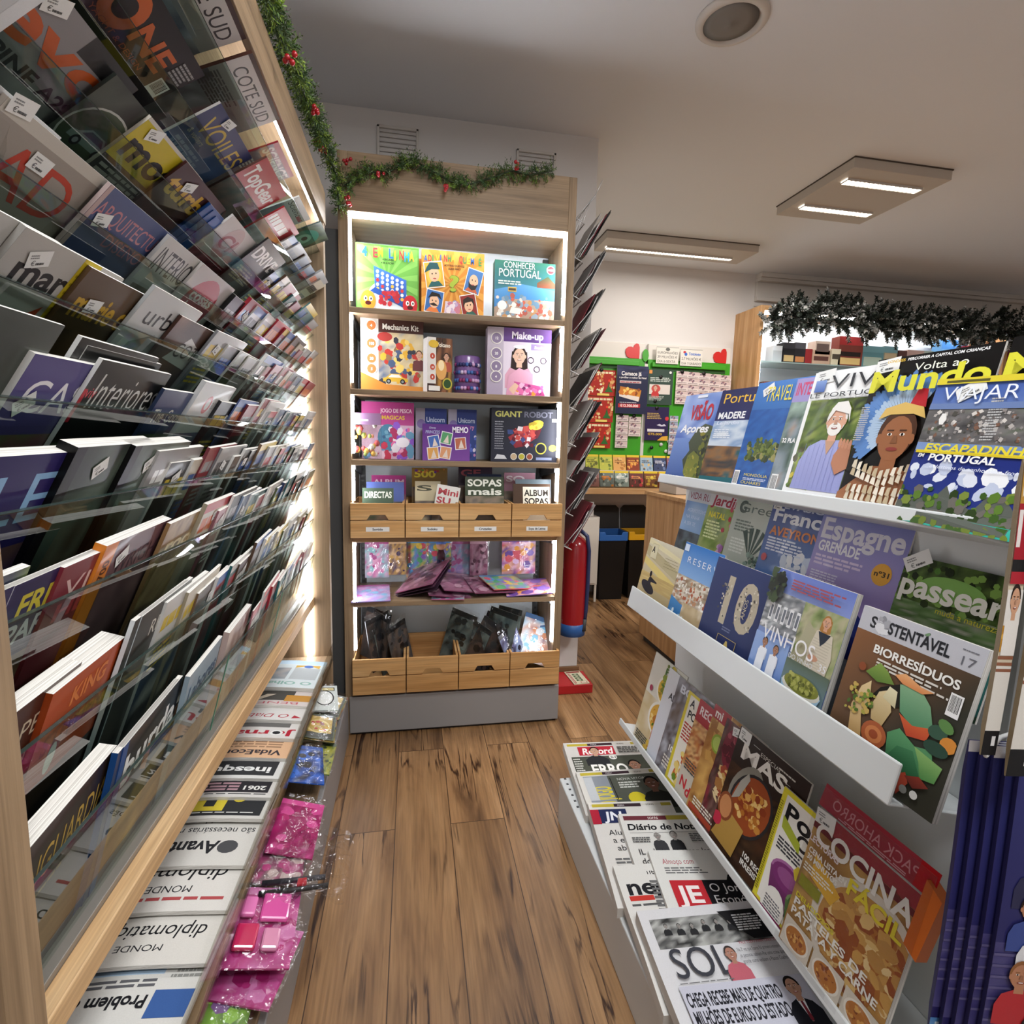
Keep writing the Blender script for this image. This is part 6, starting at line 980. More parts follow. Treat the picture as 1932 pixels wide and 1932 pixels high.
for k, (pa, pb, lab) in enumerate((((784, 866), (842, 866), 'blue and silver card pack peeping above the memory game, closer to the magenta box'), ((845, 866), (898, 868), 'blue and silver card pack peeping above the memory game, closer to the robot box'))):
    a = Art(.15, .24, '#3a4a8a'); a.rect(0, 0, .3, 1, '#b8b4c4'); a.txt('Unicorn', .34, .74, .09, '#c9d4ea', w=.6); a.txt('Memory', .36, .62, .08, '#d88ab0', w=.56); a.ell(.18, .7, .14, .14, '#8a7ab0', 14); a.speck(.3, .05, 1, .55, 24, ['#5a6ac0', '#c88ab8', '#e0d8ec', '#3a3a7a'], .05, .1, 3+k)
    gbox('card_pack', lab, 'game', X(*pa, 2.54), X(*pb, 2.54), SH[2], .235, 2.54, .04, a, '#a8a4b8', 'blue and silver card packs')
a = Art(.22, .17, '#6a3a8a'); a.rect(0, 0, 1, 1, '#7a4a9a', '#5a2e7c'); a.txt('MEMO', .62, .78, .15, '#ece6f0', w=.34); a.txt('PRINCESS', .06, .74, .08, '#b8c4e4', w=.3, it=.1, st='r'); a.txt('Disney', .14, .87, .05, '#c8cfe6', w=.14, it=.1, st='r')
for (u, v, c, r_) in ((.24, .52, '#4a6ab0', .2), (.5, .62, '#5a9a6a', -.2), (.8, .48, '#b86a50', .1), (.22, .2, '#d8a05a', .1), (.48, .22, '#d89a70', -.15)):
    ca, sa = math.cos(r_), math.sin(r_); q = .22/.17; P = lambda x, y: (u+x*ca-y*sa, v+(x*sa+y*ca)*q); a.poly([P(-.12, -.13), P(.12, -.13), P(.12, .13), P(-.12, .13)], '#ece8ee'); a.poly([P(-.105, -.115), P(.105, -.115), P(.105, .115), P(-.105, .115)], c); a.poly([P(-.05, -.1), P(.07, -.1), P(.02, .08)], '#dfd0c4'); 
gbox('board_game_box', 'purple memory game box with five framed pictures', 'board game', X(797, 868, 2.46), X(886, 868, 2.46), SH[2], .163, 2.46, .05, a, '#5a2e7c', G)
a = Art(.31, .24, '#23242e'); a.rect(0, 0, 1, 1, '#2c2d3a', '#1e1f28'); a.txt('GIANT', .05, .84, .1, '#a8a45a', w=.4); a.txt('ROBOT', .48, .84, .1, '#5a5a66', w=.44); a.lines(.05, .24, .2, .78, 12, '#8a8a92', .4); a.poly([(.25, .46), (.45, .62), (.62, .7), (.75, .62), (.68, .46), (.5, .3), (.36, .26)], '#7a2630', '#a83a3c'); a.speck(.28, .28, .7, .64, 36, ['#8a2a34', '#3a4a7a', '#b84a44', '#5a1a24', '#c9c2c4'], .02, .06, 5, 4); a.ell(.68, .7, .1, .07, '#c9b43a', 14, .3); a.speck(.58, .62, .76, .78, 10, ['#d8c44a', '#a8922e'], .02, .05, 6); a.ring(.75, .26, .085, .016, '#a8a23c', 20); a.ell(.75, .26, .06, .06, '#16161c', 14); a.ell(.93, .27, .06, .05, '#c9b43a', 12); 
for i, c in enumerate(('#b8a080', '#a8a03a', '#8a4a34')): a.ell(.34+.12*i, .1, .05, .05, '#d8d4cc', 14); a.ell(.34+.12*i, .1, .042, .042, c, 12)
a.poly([(.05, .05), (.24, .05), (.2, .12), (.09, .14)], '#c8c8cc'); a.rect(.68, .04, .92, .09, '#7a84a4'); a.rect(.91, .76, .98, .82, '#d8d8d8')
gbox('board_game_box', 'black robot kit box with crimson claw arm on the third lit shelf', 'toy kit', X(926, 866, 2.47), X(1050, 868, 2.47), SH[2], .245, 2.47, .07, a, '#1c1d26', G)
# ================================================================== pine crates with puzzle books and wrapped packs
def crate(label, x0, x1, y, z, h, d, text=None, group=None, yaw=0):
    t = thing('wooden_crate', label, 'crate', ((x0+x1)/2, y, z), group); w = x1-x0; hs = h*.48; cx = (x0+x1)/2
    mb = MB(); n = w*.2
    up = [(x0, z+h-hs), (cx-n, z+h-hs), (cx-n*.7, z+h-hs+hs*.3), (cx+n*.7, z+h-hs+hs*.3), (cx+n, z+h-hs), (x1, z+h-hs), (x1, z+h), (x0, z+h)]
    mb.prism(up, y, y+.012, 1); mb.build('slat', PINE, t, .0015); boxpart('slat', (x0, y, z), (x1, y+.012, z+h-hs-.004), PINE, t, .0015)
    for x in (x0, x1-.01):
        boxpart('side_slat', (x, y+.013, z), (x+.01, y+d, z+h-hs-.004), PINE, t, .001); boxpart('side_slat', (x, y+.013, z+h-hs), (x+.01, y+d, z+h), PINE, t, .001)
    boxpart('back_slat', (x0, y+d-.01, z+.01), (x1, y+d, z+h), PINE, t, .001); boxpart('crate_floor', (x0+.01, y+.013, z+.003), (x1-.01, y+d-.01, z+.01), PINE, t, 0)
    if text:
        a = Art(.1, .02, '#e6e5e2'); a.txt(text, .5, .25, .5, '#2a2a2c', al='c', maxw=.8); o = a.build('name_label', SATIN, t, 0, None, Matrix(((1, 0, 0, cx-.05-t.location.x), (0, 0, -1, -.0008), (0, 1, 0, .028), (0, 0, 0, 1))))
    return t
CZ = .92; bx = [(660, 764), (764.5, 866), (866.5, 965), (965.5, 1061)]
for (p0, p1), tx, ds in zip(bx, ('Sortido', 'Sudoku', 'Cruzadex', 'Sopa de Letras'), ('first from the rack', 'second from the rack', 'third from the rack', 'fourth from the rack, closest to the wire cards')):
    crate('pine crate of puzzle books, white label, '+ds, X(p0, 980, 2.385)+.0015, X(p1, 980, 2.385)-.0015, 2.385, CZ, .152, .3, tx, 'upper pine crates')
def booklet(label, pl, pr, ztop, y, art, c, h=.24, t=.006, lean=12, roll=0, name='puzzle_book', cat='puzzle book', group='puzzle books in the upper crates'):
    x0, x1 = X(*pl, y), X(*pr, y); w = x1-x0
    T = frame((x0, y, ztop-h*math.cos(rad(lean))), (1, 0, 0), (0, math.sin(rad(lean)), math.cos(rad(lean)))) @ Matrix.Rotation(rad(roll), 4, 'Z')
    return sheet(name, label, cat, T, w, h, t, art, group, c, None, PRINT)
def Z(px, py, y): return ony(px, py, y).z
def book(pl, pr, y, c, title, tc, label, th=.5, seed=0, lean=10, roll=0, extra=None, hh=.2):
    a = Art(.16, .22, c); a.cloudy(0, 0, 1, .55, [c, '#8a7a6a', '#4a4a4a'], 4, seed=seed)
    for i, t_ in enumerate(title): a.txt(t_, .06, .78-.2*i, th*.3, tc, w=.88 if len(t_) > 3 else .6)
    if extra: a.speck(.05, .9, .95, .98, 12, extra, .03, .05, 4)
    booklet(label, pl, pr, Z(*pl, y), y, a, c, hh, .006, lean, roll)
book((700, 897), (766, 900), 2.55, '#a83a7c', ('ALBUM',), '#e8c8d8', 'magenta puzzle album at the back of the first upper crate', .4, 1, 8)
book((690, 910), (762, 914), 2.48, '#5a6aa8', (), '#d8dcec', 'blue and white puzzle book in the middle of the first upper crate', .4, 2, 10)
book((682, 922), (742, 926), 2.42, '#4a5a4a', ('DIRECTAS',), '#e2e6da', 'dark green puzzle book at the front of the first upper crate', .45, 3, 12)
book((777, 883), (845, 887), 2.55, '#8a6a2c', ('500',), '#d8c43a', 'ochre puzzle book with a large yellow number', .5, 4, 8, 0, ['#a83a34', '#5a8a3a', '#c9783a', '#6a3a8a'])
book((783, 909), (832, 912), 2.47, '#c9bc9a', ('S',), '#4a4a3a', 'cream puzzle book leaning behind the white miniature one', .4, 5, 12)
book((812, 913), (857, 922), 2.415, '#d6d3cc', ('Mini', 'SU', 'DO'), '#a8303a', 'white puzzle book with crimson letters, tilted sideways', .45, 6, 14, -10)
book((866, 881), (930, 884), 2.56, '#3a2a3c', ('GE',), '#a8505a', 'dark puzzle book with muted red letters at the back of the third upper crate', .5, 7, 8)
book((882, 895), (948, 898), 2.5, '#2c3a5a', (), '#b8c4d8', 'navy puzzle book behind the one with white capitals', .4, 8, 10)
book((879, 900), (953, 904), 2.43, '#3a4430', ('SOPAS', 'mais'), '#e2e2d6', 'dark green puzzle book with big white capitals', .5, 9, 12)
book((953, 892), (1012, 894), 2.55, '#b88a9c', ('SO',), '#e6dce2', 'pink puzzle book in the fourth upper crate', .45, 10, 8)
book((975, 905), (1043, 906), 2.5, '#7a8a94', (), '#dfe6ea', 'grey-blue puzzle book with silver edge in the fourth upper crate', .35, 11, 10)
a = Art(.18, .22, '#4a382c'); a.rect(.26, .1, .98, .93, '#e2dccb'); a.txt('ALBUM', .3, .72, .14, '#2a2420', w=.64, st='b'); a.txt('SOPAS', .3, .52, .14, '#2a2420', w=.64, st='b')
booklet('brown puzzle album with black capitals on a cream panel', (971, 914), (1042, 915), Z(971, 914, 2.42), 2.42, a, '#4a382c', .2, .008, 12)
BZ = .202; bx = [(664, 766, 1262), (766.5, 865, 1255), (865.5, 962, 1248), (962.5, 1056, 1240)]
for (p0, p1, py), ds in zip(bx, ('first from the rack', 'second from the rack', 'third from the rack', 'fourth from the rack, beside the extinguisher')):
    crate('unlabelled pine crate of wrapped packs, '+ds, X(p0, py, 2.38)+.0015, X(p1, py, 2.38)-.0015, 2.38, BZ, .165, .33, None, 'lower pine crates')
def wrapped(label, px, py, y, w, h, lean, yaw, cols, seed, group, name='toy_pack', tilt=0, ztop=None):
    """a flat card toy in crinkled clear film"""
    p = ony(px, py, y); z0 = p.z-h*math.cos(rad(lean)) if ztop is None else ztop
    T = Matrix.Translation((p.x, y, z0)) @ Matrix.Rotation(rad(yaw), 4, 'Z') @ Matrix.Rotation(rad(90-lean), 4, 'X') @ Matrix.Rotation(rad(tilt), 4, 'Z') @ Matrix.Translation((-w/2, 0, 0))
    a = Art(w, h, cols[0]); a.cloudy(0, 0, 1, 1, cols, 4, 8, 10, seed=seed, detail=.4); a.speck(.1, .1, .9, .85, 14, cols, .06, .16, seed); a.rect(.0, .9, 1, 1, cols[-1])
    o = sheet(name, label, 'toy', T, w, h, .004, a, group, cols[0], None, PRINT, PRINT)
    nx, ny = 6, 8; vs = []; fs = []; r_ = random.Random(seed)
    for j in range(ny+1):
        for i in range(nx+1): e = 0 if i in (0, nx) or j in (0, ny) else 1; vs.append((-.008+(w+.016)*i/nx, -.006+(h+.03)*j/ny, .002+e*(.004+.007*r_.random())))
    for j in range(ny):
        for i in range(nx): k = j*(nx+1)+i; fs.append((k, k+1, k+nx+2, k+nx+1))
    me = bpy.data.meshes.new('film_wrapper'); me.from_pydata(vs, [], fs); me.materials.append(FILM); f = bpy.data.objects.new('film_wrapper', me); link(f, o)
    return o
DK = [['#1e2022', '#3a3c3e', '#5a4a44', '#2a2c30'], ['#23262a', '#44484c', '#6a5a50', '#18181a'], ['#2a3436', '#4a5c5e', '#7a8a86', '#1e2426'], ['#2c2a3a', '#5a5a84', '#8a9ab8', '#20202c']]
for i, (px, py, y, w, h, ln, yw, tl, ci, ds) in enumerate([
    (700, 1150, 2.56, .15, .25, 4, -38, -8, 0, 'leaning outwards at the end of the first lower crate'), (712, 1158, 2.5, .14, .25, 3, -58, -4, 1, 'second in the first lower crate, dark sleeve'), (726, 1160, 2.48, .15, .25, 5, 48, 6, 0, 'third in the first lower crate'), (738, 1172, 2.52, .13, .24, 6, 56, 10, 2, 'fourth in the first lower crate'),
    (765, 1172, 2.5, .13, .24, 4, 48, 12, 1, 'alone at the side of the second lower crate'), (852, 1152, 2.58, .14, .26, 5, -30, -14, 2, 'tall grey-green one behind the second lower crate'),
    (875, 1168, 2.55, .14, .25, 6, -42, -20, 2, 'first in the third lower crate'), (895, 1165, 2.5, .14, .25, 8, -35, -24, 0, 'second in the third lower crate'), (915, 1158, 2.52, .14, .26, 6, -28, -16, 3, 'third in the third lower crate, blue tint'), (932, 1150, 2.48, .15, .28, 4, -36, -10, 2, 'tallest of the third lower crate, close to the fourth crate'), (948, 1146, 2.54, .12, .28, 3, -24, -8, 2, 'last of the third lower crate'),
    (968, 1165, 2.5, .14, .25, 5, 46, 10, 0, 'first in the fourth lower crate'), (985, 1180, 2.46, .14, .22, 12, 42, 18, 3, 'second in the fourth lower crate')]):
    wrapped('dark wrapped toy pack, '+ds, px, py, y, w, h, ln, yw, DK[ci], 100+i, 'dark wrapped packs in the lower crates', 'toy_pack', tl)
wrapped('sky blue and white wrapped pack slanting out of the fourth lower crate', 1010, 1180, 2.45, .19, .25, 40, 8, ['#7ab0d0', '#d8dce0', '#c98a6a', '#4a6a94'], 120, None, 'toy_pack', -24)
PKC = {'pink': ['#c96aa0', '#e0a0c4', '#8ac0c8', '#b04a8a'], 'brown': ['#8a6a4a', '#c9a05a', '#4a3a5a', '#d8b48a'], 'rainbow': ['#d85a6a', '#e0c24a', '#5ab07a', '#8a6ac0', '#5a9ad0'], 'lilac': ['#9a8ac8', '#c89ac8', '#7ab0d0', '#b05a98'], 'mauve': ['#8a4a6a', '#b07a94', '#5a3048', '#c9a0b4'], 'violet': ['#8a6ac0', '#d85a6a', '#d8b8dc', '#e0983c', '#6a4a9a'], 'dark': ['#3a2a38', '#5a3a50', '#2a1e28', '#7a4a68']}
for i, (px, py, w, h, k, ds) in enumerate([(711, 1020, .115, .185, 'pink', 'pink hanging pack with toy sunglasses and teal bag'), (750, 1020, .085, .17, 'brown', 'brown and violet hanging pack beside the pink one'), (790, 1018, .12, .19, 'rainbow', 'rainbow striped hanging pack'), (830, 1018, .11, .2, 'rainbow', 'bright hanging pack with a small striped-jumper doll'), (868, 1020, .11, .19, 'lilac', 'lilac and blue hanging pack with toy spectacles'), (904, 1020, .09, .18, 'mauve', 'mauve hanging pack next to the bare back panel'), (980, 1016, .175, .185, 'violet', 'violet hanging pack with a red shape and silver foil, alone at the extinguisher end')]):
    wrapped(ds, px, py, 2.66-.02*(i % 2), w, h, 3, 0, PKC[k], 140+i, 'toy packs hanging above the fifth shelf')
p = ony(832, 1045, 2.6)
o = MB(); o.tube([(p.x-.012, 2.6, p.z-.05), (p.x-.01, 2.6, p.z-.02)], .008, 8, '#2a3050'); o.tube([(p.x+.012, 2.6, p.z-.05), (p.x+.01, 2.6, p.z-.02)], .008, 8, '#2a3050'); o.tube([(p.x, 2.6, p.z-.025), (p.x, 2.6, p.z), (p.x, 2.6, p.z+.022)], [.018, .02, .012], 10, '#4a2a34'); o.lathe([(.006, -.024), (.02, -.012), (.024, .004), (.018, .02), (.004, .028)], (p.x, 2.6, p.z+.042), 14, '#c9967a'); o.lathe([(.024, 0), (.026, .01), (.018, .026), (.003, .03)], (p.x, 2.603, p.z+.046), 12, '#5a7ac0')
tag(o.build('toy_doll', SATIN), 'small plastic doll in a striped jumper hanging among the bright packs', 'toy')
def flat(label, px, py, y, z, w, h, yaw, pitch, cols, seed, roll=0):
    p = ony(px, py, y); T = Matrix.Translation((p.x, y, z)) @ Matrix.Rotation(rad(yaw), 4, 'Z') @ Matrix.Rotation(rad(pitch), 4, 'X') @ Matrix.Rotation(rad(roll), 4, 'Y') @ Matrix.Translation((-w/2, 0, 0))
    o = wrapped(label, px, py, y, w, h, 0, 0, cols, seed, 'toy packs lying on the fifth shelf'); o.matrix_world = T; return o
fz = SH[4]+.006
for i, (px, py, y, z, w, h, yw, pt, k, rl, ds) in enumerate([(700, 1125, 2.40, fz, .17, .2, 4, 6, 'lilac', 0, 'lilac pack with yellow toy lying flat at the rack end'), (785, 1115, 2.44, fz+.02, .2, .26, -20, 14, 'dark', -16, 'bottom pack of the dark slanting stack'), (782, 1110, 2.43, fz+.035, .2, .26, -22, 15, 'dark', -18, 'middle pack of the dark slanting stack'), (780, 1105, 2.42, fz+.05, .2, .26, -24, 16, 'mauve', -20, 'top pack of the slanting stack with a yellow oval'), (850, 1118, 2.41, fz+.01, .2, .22, 8, 8, 'mauve', 8, 'mauve pack lying beside the slanting stack'), (880, 1112, 2.43, fz+.025, .22, .22, 14, 10, 'mauve', 10, 'glossy plum pack on top of the mauve one'), (845, 1128, 2.40, fz, .15, .14, -6, 4, 'pink', 0, 'small shiny pink pack at the shelf edge'), (935, 1112, 2.42, fz+.02, .2, .2, 10, 7, 'mauve', 3, 'pack of grey and crimson pieces lying flat'), (1000, 1112, 2.41, fz+.008, .22, .2, -4, 6, 'violet', -4, 'wide pink and violet pack overhanging the shelf at the extinguisher end'), (968, 1105, 2.44, fz+.03, .2, .18, 18, 8, 'rainbow', 4, 'colourful pack lying across the wide pink one')]):
    flat(ds, px, py, y, z, w, h, yw, pt, PKC[k], 160+i, rl)
# ================================================================== wire leaflet rack on the unit's flank
t = thing('wire_leaflet_rack', 'white wire rack of cards fixed to the flank of the lit unit', 'leaflet rack', (.71, 2.6, .9)); mb = MB(); PK = 10
for y in (2.46, 2.72): mb.tube([(.712, y, .75), (.712, y, 2.42)], .003, 6)
mb.build('back_wire', WIRE, t)
for i in range(PK):
    z = .86+.165*i; mb = MB(); x0, x1 = .714, .80
    mb.tube([(x0, 2.46, z), (x1, 2.46, z+.105), (x1, 2.72, z+.105), (x0, 2.72, z)], .0024, 6); mb.tube([(x0, 2.46, z), (x0+.04, 2.46, z-.02), (x0+.04, 2.72, z-.02), (x0, 2.72, z)], .0024, 6)
    for y in (2.53, 2.6, 2.66): mb.tube([(x0+.04, y, z-.02), (x1, y, z+.105)], .0018, 5)
    mb.tube([(x1, 2.46, z+.105), (x1+.03, 2.46, z+.17)], .002, 5); mb.build('wire_pocket', WIRE, t)
CC = ['#3a3634', '#8a8684', '#1e1c1c', '#5a2430', '#a8a4a0', '#6a6664', '#c9c6c2', '#2a2a2e', '#7a2a34', '#b8b4b0']; CNM = ['brown-grey', 'mid grey', 'black', 'burgundy', 'light grey', 'dark grey', 'whitish', 'ink black', 'dark red', 'silver']
rr = random.Random(21)
for i in range(PK-1):
    z = .86+.165*i; n = 5
    for k in range(n):
        ci = (i*3+k*2) % 10 if i else (8, 3, 8, 6, 3)[k]; ang = rad(29+rr.uniform(-2.5, 2.5)); x = .733+.0095*k; L_ = .2+.03*rr.random()
        T = frame((x, 2.47, z+.0+.004*k), (0, 1, 0), (math.sin(ang), 0, math.cos(ang))); a = Art(.24, L_, CC[ci]); a.rect(.06, .08, .94, .92, CC[(ci+3) % 10])
        sheet('calendar', '%s calendar, %s out from the unit in the %s wire pocket from below' % (CNM[ci], WORDS[k], WORDS[i]), 'calendar', T, .24, L_, .003, a, 'calendars in the wire rack', CC[ci], None, SATIN)
# ================================================================== wrapped toys on the ledge in front of the newspapers
def ledge_toy(label, px, py, z, w, h, yaw, pitch, roll, cols, seed, art=None):
    p = onz(px, py, z); o = wrapped(label, px, py, 1.0, w, h, 0, 0, cols, seed, 'wrapped toys on the rack ledge')
    o.matrix_world = Matrix.Translation((p.x, p.y, z)) @ Matrix.Rotation(rad(yaw), 4, 'Z') @ Matrix.Rotation(rad(pitch), 4, 'X') @ Matrix.Rotation(rad(roll), 4, 'Y') @ Matrix.Translation((-w/2, -h/2, 0)); return o
PINKS = ['#b43478', '#c45a98', '#a02668', '#cc7aac']
o = ledge_toy('hot pink blister pack of toy make-up pots, topmost of the pink packs', 495, 1745, .30, .14, .2, 4, 0, 14, PINKS, 201)
for i, (u, v, sx, sy, c) in enumerate(((.02, .03, .045, .06, '#c22a5a'), (.075, .03, .035, .05, '#d890b0'), (.02, .11, .03, .05, '#e07ab4'), (.06, .1, .06, .07, '#d858a0'))):
    MB().box((u, v, .004), (u+sx, v+sy, .016), c).build('blister', mat('pink_blister%d' % i, c, .12, .6, coat=.5), o, .005)
ledge_toy('hot pink pack sticking out beneath the blister pack', 480, 1815, .265, .14, .18, -10, -4, 10, PINKS, 202)
ledge_toy('magenta boxed toy behind the crinkled clear bag', 560, 1560, .29, .12, .2, 0, 2, 18, ['#b01f6a', '#8a1a54', '#d04a90'], 203)
ledge_toy('grey and magenta pack between the blue pack and the clear bag', 530, 1610, .28, .12, .2, 6, 0, 14, ['#8a6a70', '#b84a80', '#5a4a50', '#c9b4b0'], 204)
ledge_toy('royal blue pack with dark corners in shiny wrap', 575, 1440, .30, .12, .2, 10, 2, 18, ['#1c5ac0', '#2f6ad0', '#1a1a20', '#174a9c'], 205)
ledge_toy('slim green and yellow pack beside the royal blue one', 615, 1430, .265, .05, .18, 0, 0, 12, ['#5a7a34', '#a8a83c', '#3a4a2c'], 206)
ledge_toy('lime green pack with a violet ring at the camera end of the ledge', 415, 1890, .27, .12, .2, 0, 0, 14, ['#6a9a3a', '#8ab84c', '#4a6a2c', '#7a5a8a'], 207)
for k, (px, py, z, yaw, lab) in enumerate(((600, 1372, .30, 4, 'dark green card with a yellow border and chain picture, in front of the others'), (618, 1330, .29, -6, 'dark card pack with ochre picture under the white one'))):
    o = ledge_toy(lab, px, py, z, .13, .17, yaw, 2, 16, ['#3a3c2c', '#b89a3c', '#5a5a44', '#7a3a2a'], 210+k)
    a = Art(.12, .16); a.rect(.0, 0, 1, 1, '#5c6650'); a.rect(.04, .03, .96, .97, '#33382c'); a.rect(.1, .25, .9, .92, '#b8983a'); a.ring(.5, .5, .36, .07, '#d8c070'); a.speck(.2, .3, .8, .7, 10, ['#b8452c', '#7a2a1c', '#d8a83c'], .04, .09, 3); a.build('card_print', PRINT, o, .0045, None, Matrix.Translation((.005, .005, .0045)))
o = ledge_toy('white pack with black cartoon outlines standing on the dark card packs', 612, 1318, .33, .1, .13, 10, 20, 10, ['#d8dcd8', '#c9cfc9', '#e6e8e4'], 213); a = Art(.1, .13, '#d2d8d4'); a.ell(.5, .5, .36, .4, '#1e1e20', 20); a.ell(.5, .5, .31, .35, '#e8eae6', 20); a.rect(.1, .78, .9, .92, '#1e1e20'); a.rect(.14, .8, .86, .9, '#d8c88a'); a.build('card_print', PRINT, o, 0, None, Matrix.Translation((0, 0, .0045)))
# an almost empty crinkled bag hanging over the ledge edge
p = onz(585, 1620, .33); t = thing('clear_bag', 'crinkled clear plastic bag with two dark sticks hanging over the ledge edge', 'bag', (p.x, p.y, .25)); vs = []; fs = []; rr = random.Random(4)
for j in range(13):
    for i in range(11): vs.append((p.x-.09+.018*i+.006*rr.uniform(-1, 1), p.y-.11+.018*j+.006*rr.uniform(-1, 1), .325+.012*rr.uniform(-1, 1)-.0045*max(0, i-6)**2*.5))
for j in range(12):
    for i in range(10): k = j*11+i; fs.append((k, k+1, k+12, k+11))
mb = MB(); mb.add(vs, fs); mb.build('film', FILM, t)
mb = MB(); mb.tube([(p.x-.1, p.y-.07, .312), (p.x+.05, p.y-.055, .3)], .006, 8, '#2a2a2c'); mb.build('stick', PAINT, t); mb = MB(); mb.tube([(p.x-.1, p.y-.04, .312), (p.x+.04, p.y-.03, .302)], .006, 8, '#34343a'); mb.build('stick', PAINT, t); boxpart('red_cap', (p.x-.02, p.y-.06, .3), (p.x+.0, p.y-.04, .316), PAINT, t, .002, '#b01f2c')
# ================================================================== fire extinguisher corner
ex, ey = .868, 2.772; t = thing('fire_extinguisher', 'red fire extinguisher with a blue foot band on the white wall end', 'fire extinguisher', (ex, ey, .33)); RED = mat('extinguisher_red', '#9c1620', .22, .5, coat=.4)
MB().lathe([(.05, .34), (.07, .352), (.0705, .36), (.0705, .79), (.066, .815), (.05, .84), (.03, .855), (.022, .862), (.02, .88), (.001, .88)], (ex, ey, 0), 36).build('cylinder', RED, t)
MB().lathe([(.06, .30), (.0725, .305), (.0735, .37), (.069, .372), (.06, .372)], (ex, ey, 0), 36).build('foot_band', mat('blue_band', '#2a5a9a', .4), t)
mb = MB(); mb.lathe([(.018, .875), (.02, .89), (.018, .915), (.001, .917)], (ex, ey, 0), 16); mb.prism([(ex-.005, .905), (ex+.05, .925), (ex+.05, .932), (ex-.005, .915)], ey-.01, ey+.01, 1); mb.build('valve_head', BLACK, t); mb = MB(); mb.prism([(ex, .925), (ex+.055, .945), (ex+.055, .952), (ex, .935)], ey-.009, ey+.009, 1); mb.build('lever', DARKM, t)
MB().tube([(ex+.015, ey-.02, .893), (ex+.05, ey-.05, .86), (ex+.064, ey-.05, .78), (ex+.066, ey-.046, .6), (ex+.062, ey-.045, .45), (ex+.056, ey-.046, .385)], .011, 10, '#25304e').build('hose', mat('navy_rubber', '#28345c', .35), t); MB().tube([(ex+.056, ey-.046, .4), (ex+.053, ey-.047, .36), (ex+.05, ey-.048, .335)], [.014, .012, .016], 10).build('nozzle', DARKM, t)
o = boxpart('floor_block', (.73, 2.665, 0), (.968, 2.843, .05), mat('red_plastic', '#b01c22', .35, .5), None, .004); tag(o, 'low red plastic block on the floor under the fire extinguisher', 'block')
a = Art(.09, .16, '#d8d0b4'); a.rect(.06, .86, .94, .96, '#8a2a2c'); a.rect(.08, .04, .22, .8, '#a83a34'); a.lines(.1, .08, .2, .78, 8, '#e2d8c8')
for i in range(4): a.rect(.34, .2+.15*i, .74, .32+.15*i, '#3a5a3c'); a.ell(.54, .26+.15*i, .1, .07, '#c9c8a8', 8)
a.rect(.5, .03, .9, .15, '#b02a2c'); a.rect(.54, .045, .86, .135, '#e2dcc8')
mb = MB(); mb.box((0, 0, 0), (.09, .16, .004), '#d8d0b4'); o = mb.build('instruction_card', PAINT); o.matrix_world = Matrix.Translation((.862, 2.668, .0505)) @ Matrix.Rotation(rad(4), 4, 'Z'); tag(o, 'cream instruction card with green pictograms lying on the red block', 'card'); a.build('card_print', PAINT, o, .0043)
# ================================================================== lottery corner on the far wall
GREEN = mat('lottery_green', '#3f9a22', .4, .4); BW = mat('board_white', '#d8d2ca', .5); REDP = mat('emblem_red', '#c8201c', .4)
BY = 4.6
def heart(cx, cz, s, yy):
    P = [(0, -1), (1, -1), (1.02, -.3), (1, .5), (.85, .9), (.55, 1), (.25, .8), (.1, .42), (-.2, .55), (-.6, .5), (-.95, .2), (-1, -.25), (-.8, -.75), (-.5, -.95)]
    return MB().prism([(cx+x*s, cz+z*s) for x, z in P], yy-.008, yy, 1).build('heart_emblem', REDP, None, .002)
for k, (x0, x1, hx, lab) in enumerate(((1.20, 2.005, 1.885, 'green lottery board, partly hidden by the wire rack, with a red heart emblem'), (2.035, 2.83, 2.72, 'green lottery board beside the tobacco cabinet with two handwritten jackpot signs'))):
    t = thing('lottery_board', lab, 'notice board', ((x0+x1)/2, BY, 1), 'green lottery boards')
    boxpart('green_panel', (x0, BY-.02, 1.0), (x1, BY+.015, 2.1), GREEN, t, .003); boxpart('header_panel', (x0, BY-.012, 2.06), (x1, BY+.018, 2.235), BW, t, .004); boxpart('green_rail', (x0+.03, BY-.05, 2.035), (x1-.06, BY-.02, 2.075), GREEN, t, .004); boxpart('painted_shade_strip', (x0+.04, BY-.024, 2.005), (x1-.05, BY-.0195, 2.034), mat('shade_green', '#1f4f16', .6), t, 0)  # darker green strip paints the shade under the rail
    h = heart(hx, 2.165, .065, BY-.014); h.parent = t; h.location = -Vector(t.location)
    mb = MB(); lx = hx+.02 if k == 0 else hx-.02
    mb.prism([(hx-.06, 2.085), (hx-.02, 2.1), (hx+.08, 2.1), (hx+.1, 2.06), (hx-.06, 2.06)], BY-.016, BY-.012, 1); mb.build('leaf_emblem', GREEN, t)
mb = MB(); mb.prism([(2.005+.03*math.cos(i*.52)+.0, 2.13+.055*math.sin(i*.52)) for i in range(12)], BY-.03, BY-.022, 1); o = mb.build('leaf_sign', GREEN, None, .002); tag(o, 'green leaf shape standing between the two lottery boards', 'emblem')
boxpart('upright_strip', (2.005, BY-.022, 1.0), (2.035, BY, 2.06), BW, None, .001).name = 'board_post'; tag(bpy.data.objects['board_post'], 'cream upright strip between the two green boards', 'post')
